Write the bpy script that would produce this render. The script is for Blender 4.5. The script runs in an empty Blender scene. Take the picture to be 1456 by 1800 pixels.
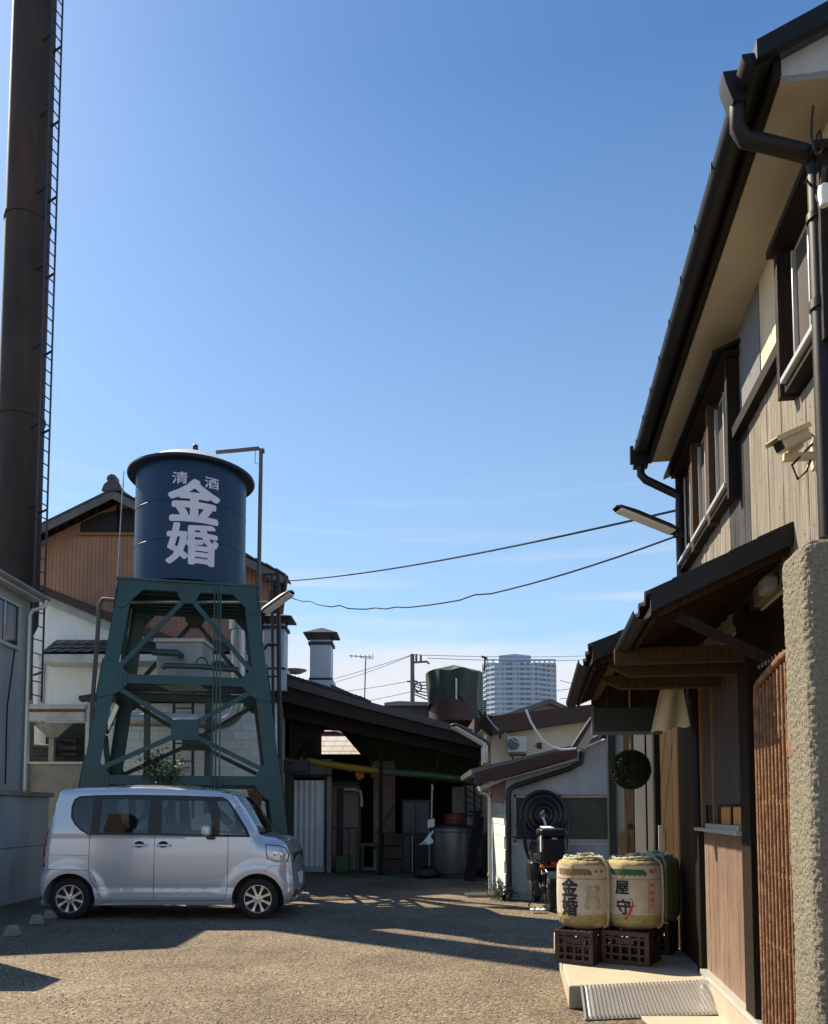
import bpy, bmesh, math, random
from mathutils import Vector, Matrix, noise
from mathutils.geometry import delaunay_2d_cdt
R = math.radians
random.seed(7)
sc = bpy.context.scene
COL = sc.collection

# ------------------------------------------------------------ camera, sky, sun, exposure
FPX, HY, H, TH = 1400.0, 1425.0, 1.45, R(3.7)      # focal length and horizon in photo pixels, eye height, tilt
PY = HY - FPX * math.tan(TH)
cam_d = bpy.data.cameras.new('camera')
cam = bpy.data.objects.new('camera', cam_d); COL.objects.link(cam)
cam.location = (0, 0, H); cam.rotation_euler = (R(90) + TH, 0, 0)
cam_d.sensor_fit = 'HORIZONTAL'; cam_d.sensor_width = 36
cam_d.lens = 36 * FPX / 1456
cam_d.shift_y = (PY - 900) / 1456
cam_d.clip_start = 0.05; cam_d.clip_end = 5000
sc.camera = cam

SHX, SHY = 0.77, 0.62                              # shadow of a 1 m post, right and towards the camera
SUN_EL = math.atan(1 / math.hypot(SHX, SHY))
sun_d = bpy.data.lights.new('sun', 'SUN'); sun_d.energy = 5.0; sun_d.angle = R(0.53); sun_d.color = (1.0, 0.85, 0.63)
sun = bpy.data.objects.new('sun', sun_d); COL.objects.link(sun)
sun.rotation_euler = Vector((-SHX, SHY, 1)).to_track_quat('Z', 'Y').to_euler()
sun.location = (-10, 12, 18)

world = bpy.data.worlds.new('World'); sc.world = world; world.use_nodes = True
nt = world.node_tree; nt.nodes.clear()
def wn(t, **k):
    n = nt.nodes.new(t)
    for a, b in k.items(): setattr(n, a, b)
    return n
sky = wn('ShaderNodeTexSky', sky_type='NISHITA', sun_disc=False)
sky.sun_elevation = SUN_EL
sky.sun_rotation = math.atan2(-SHX, SHY)
sky.altitude = 50; sky.air_density = 1.0; sky.dust_density = 0.5; sky.ozone_density = 2.0
bg = wn('ShaderNodeBackground'); bg.inputs['Strength'].default_value = 0.065
out = wn('ShaderNodeOutputWorld')
tc = wn('ShaderNodeTexCoord'); sep = wn('ShaderNodeSeparateXYZ')
nt.links.new(tc.outputs['Generated'], sep.inputs[0])
# thin white cloud low over the horizon and a few faint streaks above it
mp = wn('ShaderNodeMapping'); mp.inputs['Scale'].default_value = (2.2, 2.2, 16)
nt.links.new(tc.outputs['Generated'], mp.inputs['Vector'])
no = wn('ShaderNodeTexNoise'); no.inputs['Scale'].default_value = 2.0; no.inputs['Detail'].default_value = 6
nt.links.new(mp.outputs[0], no.inputs['Vector'])
add = wn('ShaderNodeMath', operation='MULTIPLY_ADD'); add.inputs[1].default_value = 0.10; add.inputs[2].default_value = -0.05
nt.links.new(no.outputs['Fac'], add.inputs[0])
sub = wn('ShaderNodeMath', operation='ADD'); nt.links.new(sep.outputs['Z'], sub.inputs[0]); nt.links.new(add.outputs[0], sub.inputs[1])
mr = wn('ShaderNodeMapRange'); mr.inputs['From Min'].default_value = 0.225; mr.inputs['From Max'].default_value = 0.175
mr.inputs['To Min'].default_value = 0.0; mr.inputs['To Max'].default_value = 0.85; mr.interpolation_type = 'SMOOTHSTEP'
nt.links.new(sub.outputs[0], mr.inputs['Value'])
mp2 = wn('ShaderNodeMapping'); mp2.inputs['Scale'].default_value = (1.2, 1.2, 26); mp2.inputs['Rotation'].default_value = (0, R(7), 0)
nt.links.new(tc.outputs['Generated'], mp2.inputs['Vector'])
no2 = wn('ShaderNodeTexNoise'); no2.inputs['Scale'].default_value = 1.6; no2.inputs['Detail'].default_value = 3
nt.links.new(mp2.outputs[0], no2.inputs['Vector'])
mr2 = wn('ShaderNodeMapRange'); mr2.inputs['From Min'].default_value = 0.56; mr2.inputs['From Max'].default_value = 0.76
mr2.inputs['To Max'].default_value = 0.45
nt.links.new(no2.outputs['Fac'], mr2.inputs['Value'])
fade = wn('ShaderNodeMapRange'); fade.inputs['From Min'].default_value = 0.42; fade.inputs['From Max'].default_value = 0.26
nt.links.new(sep.outputs['Z'], fade.inputs['Value'])
mu = wn('ShaderNodeMath', operation='MULTIPLY'); nt.links.new(mr2.outputs[0], mu.inputs[0]); nt.links.new(fade.outputs[0], mu.inputs[1])
mx = wn('ShaderNodeMath', operation='MAXIMUM'); nt.links.new(mr.outputs[0], mx.inputs[0]); nt.links.new(mu.outputs[0], mx.inputs[1])
hsv = wn('ShaderNodeHueSaturation'); hsv.inputs['Saturation'].default_value = 1.1
bal = wn('ShaderNodeMix', data_type='RGBA', blend_type='MULTIPLY'); bal.inputs['Factor'].default_value = 1; bal.inputs['B'].default_value = (.98, 1.14, 1.27, 1)
nt.links.new(sky.outputs[0], bal.inputs['A']); nt.links.new(bal.outputs['Result'], hsv.inputs['Color'])
hz = wn('ShaderNodeMapRange'); hz.inputs['From Min'].default_value = 0.70; hz.inputs['From Max'].default_value = 0.10; hz.inputs['To Max'].default_value = 0.55; nt.links.new(sep.outputs['Z'], hz.inputs['Value'])
hm = wn('ShaderNodeMix', data_type='RGBA'); nt.links.new(hz.outputs[0], hm.inputs['Factor']); nt.links.new(hsv.outputs[0], hm.inputs['A']); hm.inputs['B'].default_value = (5.2, 7.2, 8.6, 1)
mix = wn('ShaderNodeMix', data_type='RGBA'); nt.links.new(mx.outputs[0], mix.inputs['Factor'])
nt.links.new(hm.outputs['Result'], mix.inputs['A']); mix.inputs['B'].default_value = (7.0, 6.9, 7.2, 1)
nt.links.new(mix.outputs['Result'], bg.inputs['Color']); nt.links.new(bg.outputs[0], out.inputs[0])

sc.view_settings.view_transform = 'Standard'; sc.view_settings.look = 'None'
sc.view_settings.exposure = 0.98; sc.view_settings.gamma = 1.0; sc.view_settings.use_curve_mapping = False
sc.cycles.max_bounces = 8; sc.cycles.use_denoising = True
sc.cycles.transparent_max_bounces = 12

# ------------------------------------------------------------ measuring helpers
PSI = math.atan(212 / 1400.0)                      # the yard's right-hand building is turned by this much
CP, SP = math.cos(PSI), math.sin(PSI)
A = 1.30                                           # its yard wall lies this far right of the eye, seen along the wall
def ray(px, py):
    u = (px - 728) / FPX; v = -(py - PY) / FPX
    return Vector((u, math.cos(TH) - v * math.sin(TH), math.sin(TH) + v * math.cos(TH)))
def pt(px, py, Y):
    d = ray(px, py); return Vector((0, 0, H)) + d * (Y / d.y)
def gr(px, py, z=0.0):
    d = ray(px, py); return Vector((0, 0, H)) + d * ((z - H) / d.z)
def wl(px, py, a=A):
    d = ray(px, py); k = a / (d.x * CP - d.y * SP)
    return k * (d.x * SP + d.y * CP), H + d.z * k   # (along wall, height)

# ------------------------------------------------------------ mesh helpers
class MB:
    def __init__(s): s.v = []; s.f = []
    def add(s, vs, fs):
        o = len(s.v); s.v += [Vector(v) for v in vs]; s.f += [tuple(i + o for i in f) for f in fs]; return s
    def box(s, x0, x1, y0, y1, z0, z1):
        vs = [(x, y, z) for z in (z0, z1) for y in (y0, y1) for x in (x0, x1)]
        return s.add(vs, [(0, 2, 3, 1), (4, 5, 7, 6), (0, 1, 5, 4), (2, 6, 7, 3), (0, 4, 6, 2), (1, 3, 7, 5)])
    def obox(s, c, sz, m=None):
        m = m or Matrix.Identity(3); c = Vector(c)
        vs = [c + m @ Vector((x * sz[0] / 2, y * sz[1] / 2, z * sz[2] / 2)) for z in (-1, 1) for y in (-1, 1) for x in (-1, 1)]
        return s.add(vs, [(0, 2, 3, 1), (4, 5, 7, 6), (0, 1, 5, 4), (2, 6, 7, 3), (0, 4, 6, 2), (1, 3, 7, 5)])
    def bar(s, p, q, w, h, up=(0, 0, 1)):
        p = Vector(p); q = Vector(q); d = (q - p); L = d.length; d.normalize(); up = Vector(up)
        if abs(d.dot(up)) > .98: up = Vector((0, 1, 0)) if abs(d.y) < .9 else Vector((1, 0, 0))
        x = d.cross(up).normalized(); z = x.cross(d)
        vs = [e + x * (a * w / 2) + z * (b * h / 2) for e in (p, q) for a, b in ((-1, -1), (1, -1), (1, 1), (-1, 1))]
        return s.add(vs, [(3, 2, 1, 0), (4, 5, 6, 7), (0, 1, 5, 4), (1, 2, 6, 5), (2, 3, 7, 6), (3, 0, 4, 7)])
    def tube(s, pts, r, n=10, cap=True):
        pts = [Vector(p) for p in pts]; rings = []
        rr = r if isinstance(r, (list, tuple)) else [r] * len(pts)
        ref = None
        for i, p in enumerate(pts):
            d = (pts[min(i + 1, len(pts) - 1)] - pts[max(i - 1, 0)]).normalized()
            if ref is None:
                ref = Vector((0, 0, 1)) if abs(d.z) < .9 else Vector((1, 0, 0))
            x = (ref - d * ref.dot(d)).normalized(); y = d.cross(x); ref = x
            rings.append([p + (x * math.cos(2 * math.pi * k / n) + y * math.sin(2 * math.pi * k / n)) * rr[i] for k in range(n)])
        vs = [v for rg in rings for v in rg]; fs = []
        for i in range(len(pts) - 1):
            for k in range(n):
                a = i * n + k; b = i * n + (k + 1) % n
                fs.append((a, b, b + n, a + n))
        if cap: fs += [tuple(range(n))[::-1], tuple((len(pts) - 1) * n + k for k in range(n))]
        return s.add(vs, fs)
    def cyl(s, p, q, r, n=20, r2=None): return s.tube([p, q], [r, r if r2 is None else r2], n)
    def lathe(s, prof, c=(0, 0, 0), n=32, axis='z', cap=True):
        c = Vector(c); vs = []
        for r, h in prof:
            for k in range(n):
                a = 2 * math.pi * k / n; x, y = r * math.cos(a), r * math.sin(a)
                vs.append(c + (Vector((x, y, h)) if axis == 'z' else Vector((x, h, y)) if axis == 'y' else Vector((h, x, y))))
        fs = [(i * n + k, i * n + (k + 1) % n, (i + 1) * n + (k + 1) % n, (i + 1) * n + k) for i in range(len(prof) - 1) for k in range(n)]
        if cap and prof[0][0] > 1e-4: fs.append(tuple(range(n))[::-1])
        if cap and prof[-1][0] > 1e-4: fs.append(tuple((len(prof) - 1) * n + k for k in range(n)))
        return s.add(vs, fs)
    def prism(s, poly, lo, hi, plane='xz'):
        """polygon in two axes, extruded along the third between lo and hi"""
        def m(a, b, c): return {'xz': (a, c, b), 'yz': (c, a, b), 'xy': (a, b, c)}[plane]
        n = len(poly); vs = [m(a, b, lo) for a, b in poly] + [m(a, b, hi) for a, b in poly]
        return s.add(vs, [tuple(range(n)), tuple(range(n, 2 * n))[::-1]] + [(i, (i + 1) % n, n + (i + 1) % n, n + i) for i in range(n)])
    def quad(s, *p): return s.add(p, [tuple(range(len(p)))])
    def grid(s, fn, nu, nv):
        vs = [fn(u / nu, v / nv) for v in range(nv + 1) for u in range(nu + 1)]
        return s.add(vs, [(v * (nu + 1) + u, v * (nu + 1) + u + 1, (v + 1) * (nu + 1) + u + 1, (v + 1) * (nu + 1) + u) for v in range(nv) for u in range(nu)])
    def mesh(s, name, base=(0, 0, 0), recalc=True, smooth=35):
        b = Vector(base); me = bpy.data.meshes.new(name)
        me.from_pydata([v - b for v in s.v], [], s.f); me.validate()
        if recalc:
            bm = bmesh.new(); bm.from_mesh(me); bmesh.ops.remove_doubles(bm, verts=bm.verts, dist=1e-5)
            bmesh.ops.recalc_face_normals(bm, faces=bm.faces); bm.to_mesh(me); bm.free()
        if smooth:
            me.polygons.foreach_set('use_smooth', [True] * len(me.polygons)); me.set_sharp_from_angle(angle=R(smooth))
        return me

def props(o, label=None, cat=None, group=None, kind=None):
    if label: o['label'] = label
    if cat: o['category'] = cat
    if group: o['group'] = group
    if kind: o['kind'] = kind
    return o
def obj(name, me, m, parent=None, loc=None, bevel=0, seg=2):
    if isinstance(me, MB): me = me.mesh(name, base=loc or (0, 0, 0))
    if m and not me.materials: me.materials.append(m)
    o = bpy.data.objects.new(name, me); COL.objects.link(o)
    if parent: o.parent = parent
    if loc: o.location = loc
    if bevel:
        b = o.modifiers.new('bevel', 'BEVEL'); b.width = bevel; b.segments = seg; b.limit_method = 'ANGLE'; b.angle_limit = R(40)
    return o
class Thing:
    """an Empty at the thing's base; its parts are given in the coordinates of the frame it is turned with"""
    def __init__(s, name, base, label, cat, rot=0.0, group=None, kind=None, world_base=False):
        s.base = Vector(base); s.rot = rot
        s.e = bpy.data.objects.new(name, None); COL.objects.link(s.e); s.e.empty_display_size = .2
        s.e.location = Matrix.Rotation(rot, 3, 'Z') @ s.base if not world_base else s.base
        if world_base: s.base = Vector((0, 0, 0))
        s.e.rotation_euler = (0, 0, rot)
        props(s.e, label, cat, group, kind)
    def part(s, name, mb, m, parent=None, bevel=0, label=None, kind=None, seg=2, smooth=35, recalc=True):
        me = mb.mesh(name, base=s.base, smooth=smooth, recalc=recalc) if isinstance(mb, MB) else mb
        o = obj(name, me, m, parent or s.e, bevel=bevel, seg=seg)
        if label: o['label'] = label
        if kind: o['kind'] = kind
        return o
    def piece(s, name, me, m, loc, rot=(0, 0, 0), scale=None, parent=None):
        o = bpy.data.objects.new(name, me); COL.objects.link(o); o.parent = parent or s.e
        if not me.materials and m: me.materials.append(m)
        o.location = Vector(loc) - s.base; o.rotation_euler = rot
        if scale: o.scale = scale
        return o
def copy_tree(o, parent=None):
    c = o.copy(); COL.objects.link(c)
    if parent: c.parent = parent
    for ch in [x for x in sc.objects if x.parent == o and x != c]: copy_tree(ch, c)
    return c

# ------------------------------------------------------------ materials
MATS = {}
def mat(name, col, rough=.6, metal=0.0, var=.18, vs=3.0, bump=.0, bs=40., stretch=(1, 1, 1), coat=0., spec=.5, per=0.0, dirt=None, ds=.9, damt=.5, dstr=(1, 1, 1), alpha=None, sss=0, emit=None):
    if name in MATS: return MATS[name]
    m = bpy.data.materials.new(name); m.use_nodes = True; t = m.node_tree; N = t.nodes; L = t.links
    b = N['Principled BSDF']; b.inputs['Roughness'].default_value = rough; b.inputs['Metallic'].default_value = metal
    b.inputs['Coat Weight'].default_value = coat; b.inputs['Specular IOR Level'].default_value = spec
    co = N.new('ShaderNodeTexCoord'); mpp = N.new('ShaderNodeMapping'); mpp.inputs['Scale'].default_value = stretch
    L.new(co.outputs['Object'], mpp.inputs['Vector'])
    vec = mpp.outputs[0]
    if per:
        oi = N.new('ShaderNodeObjectInfo'); va = N.new('ShaderNodeVectorMath'); va.operation = 'MULTIPLY_ADD'
        L.new(oi.outputs['Random'], va.inputs[0]); va.inputs[1].default_value = (37, 53, 71); L.new(vec, va.inputs[2]); vec = va.outputs[0]
    n1 = N.new('ShaderNodeTexNoise'); n1.inputs['Scale'].default_value = vs; n1.inputs['Detail'].default_value = 8; n1.inputs['Roughness'].default_value = .62
    L.new(vec, n1.inputs['Vector'])
    cr = N.new('ShaderNodeValToRGB'); e = cr.color_ramp.elements
    e[0].position = .28; e[1].position = .74
    e[0].color = tuple(c * (1 - var) for c in col) + (1,); e[1].color = tuple(min(1, c * (1 + var)) for c in col) + (1,)
    L.new(n1.outputs['Fac'], cr.inputs[0]); color = cr.outputs[0]
    if dirt:
        n2 = N.new('ShaderNodeTexNoise'); n2.inputs['Scale'].default_value = ds; n2.inputs['Detail'].default_value = 7; n2.inputs['Roughness'].default_value = .7
        md = N.new('ShaderNodeMapping'); md.inputs['Scale'].default_value = dstr; L.new(co.outputs['Object'], md.inputs['Vector']); L.new(md.outputs[0], n2.inputs['Vector'])
        r2 = N.new('ShaderNodeMapRange'); r2.inputs['From Min'].default_value = .46; r2.inputs['From Max'].default_value = .68; r2.inputs['To Max'].default_value = damt
        L.new(n2.outputs['Fac'], r2.inputs['Value'])
        mm = N.new('ShaderNodeMix'); mm.data_type = 'RGBA'; L.new(r2.outputs[0], mm.inputs['Factor']); L.new(color, mm.inputs['A']); mm.inputs['B'].default_value = tuple(dirt) + (1,)
        color = mm.outputs['Result']
    if per:
        h = N.new('ShaderNodeHueSaturation'); r3 = N.new('ShaderNodeMapRange'); r3.inputs['To Min'].default_value = 1 - per; r3.inputs['To Max'].default_value = 1 + per
        L.new(oi.outputs['Random'], r3.inputs['Value']); L.new(r3.outputs[0], h.inputs['Value']); L.new(color, h.inputs['Color']); color = h.outputs[0]
    L.new(color, b.inputs['Base Color'])
    if bump:
        n3 = N.new('ShaderNodeTexNoise'); n3.inputs['Scale'].default_value = bs; n3.inputs['Detail'].default_value = 5
        L.new(vec, n3.inputs['Vector']); bp = N.new('ShaderNodeBump'); bp.inputs['Strength'].default_value = bump; bp.inputs['Distance'].default_value = .02
        L.new(n3.outputs['Fac'], bp.inputs['Height']); L.new(bp.outputs[0], b.inputs['Normal'])
    if emit:
        b.inputs['Emission Color'].default_value = tuple(emit[:3]) + (1,); b.inputs['Emission Strength'].default_value = emit[3]
    MATS[name] = m; return m
def glassmat(name, tint=(.3, .33, .33), transp=.6, rough=.02):
    m = bpy.data.materials.new(name); m.use_nodes = True; t = m.node_tree; N = t.nodes; L = t.links; N.clear()
    o = N.new('ShaderNodeOutputMaterial'); tr = N.new('ShaderNodeBsdfTransparent'); tr.inputs[0].default_value = tuple(tint) + (1,)
    gl = N.new('ShaderNodeBsdfGlossy'); gl.inputs['Color'].default_value = (.9, .93, .95, 1); gl.inputs['Roughness'].default_value = rough
    n = N.new('ShaderNodeTexNoise'); n.inputs['Scale'].default_value = 1.1; bp = N.new('ShaderNodeBump'); bp.inputs['Strength'].default_value = .04; L.new(n.outputs[0], bp.inputs['Height']); L.new(bp.outputs[0], gl.inputs['Normal'])
    f = N.new('ShaderNodeFresnel'); f.inputs[0].default_value = 1.5
    mr = N.new('ShaderNodeMapRange'); mr.inputs['To Min'].default_value = .03; L.new(f.outputs[0], mr.inputs['Value'])
    mx = N.new('ShaderNodeMixShader'); L.new(mr.outputs[0], mx.inputs[0]); L.new(tr.outputs[0], mx.inputs[1]); L.new(gl.outputs[0], mx.inputs[2]); L.new(mx.outputs[0], o.inputs[0])
    MATS[name] = m; return m

def ground_mat():
    m = bpy.data.materials.new('worn_asphalt'); m.use_nodes = True; t = m.node_tree; N = t.nodes; L = t.links; b = N['Principled BSDF']
    co = N.new('ShaderNodeTexCoord')
    v = N.new('ShaderNodeTexVoronoi'); v.inputs['Scale'].default_value = 62; L.new(co.outputs['Object'], v.inputs['Vector'])
    v2 = N.new('ShaderNodeTexVoronoi'); v2.inputs['Scale'].default_value = 27; L.new(co.outputs['Object'], v2.inputs['Vector'])
    n = N.new('ShaderNodeTexNoise'); n.inputs['Scale'].default_value = .55; n.inputs['Detail'].default_value = 9; n.inputs['Roughness'].default_value = .7; L.new(co.outputs['Object'], n.inputs['Vector'])
    sp = N.new('ShaderNodeSeparateColor'); L.new(v.outputs['Color'], sp.inputs[0])
    cr = N.new('ShaderNodeValToRGB'); e = cr.color_ramp.elements
    e[0].position = 0; e[0].color = (.085, .068, .049, 1); e[1].position = 1; e[1].color = (.36, .29, .205, 1)
    x = e.new(.55); x.color = (.185, .150, .106, 1); x = e.new(.86); x.color = (.245, .198, .14, 1)
    L.new(sp.outputs[0], cr.inputs[0])
    mr = N.new('ShaderNodeMapRange'); mr.inputs['From Min'].default_value = .35; mr.inputs['From Max'].default_value = .68; mr.inputs['To Min'].default_value = .60; mr.inputs['To Max'].default_value = 1.22; L.new(n.outputs[0], mr.inputs['Value'])
    h = N.new('ShaderNodeHueSaturation'); L.new(cr.outputs[0], h.inputs['Color']); L.new(mr.outputs[0], h.inputs['Value'])
    st = N.new('ShaderNodeTexNoise'); st.inputs['Scale'].default_value = .9; st.inputs['Detail'].default_value = 3; st.inputs['Distortion'].default_value = .6; L.new(co.outputs['Object'], st.inputs['Vector'])
    sr = N.new('ShaderNodeMapRange'); sr.inputs['From Min'].default_value = .62; sr.inputs['From Max'].default_value = .74; sr.inputs['To Max'].default_value = .5; L.new(st.outputs[0], sr.inputs['Value'])
    sm = N.new('ShaderNodeMix'); sm.data_type = 'RGBA'; L.new(sr.outputs[0], sm.inputs['Factor']); L.new(h.outputs[0], sm.inputs['A']); sm.inputs['B'].default_value = (.075, .062, .048, 1)
    L.new(sm.outputs['Result'], b.inputs['Base Color']); b.inputs['Roughness'].default_value = .9; b.inputs['Specular IOR Level'].default_value = .25
    m1 = N.new('ShaderNodeMath'); m1.operation = 'MULTIPLY_ADD'; m1.inputs[1].default_value = 1.4; L.new(v2.outputs['Distance'], m1.inputs[0]); L.new(v.outputs['Distance'], m1.inputs[2])
    n4 = N.new('ShaderNodeTexNoise'); n4.inputs['Scale'].default_value = 9; n4.inputs['Detail'].default_value = 4; L.new(co.outputs['Object'], n4.inputs['Vector'])
    m2 = N.new('ShaderNodeMath'); m2.operation = 'MULTIPLY_ADD'; m2.inputs[1].default_value = 1.6; L.new(n4.outputs[0], m2.inputs[0]); L.new(m1.outputs[0], m2.inputs[2])
    bp = N.new('ShaderNodeBump'); bp.inputs['Strength'].default_value = .6; bp.inputs['Distance'].default_value = .010; bp.invert = True; L.new(m2.outputs[0], bp.inputs['Height']); L.new(bp.outputs[0], b.inputs['Normal'])
    MATS['worn_asphalt'] = m; return m

def wood(name, col, var=.45, per=.18, rough=.75, dirt=None, damt=.5):
    return mat(name, col, rough, spec=.12, var=var, vs=3.2, bump=.45, bs=12, stretch=(24, 24, .8), per=per, dirt=dirt, damt=damt, ds=.7)

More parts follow.
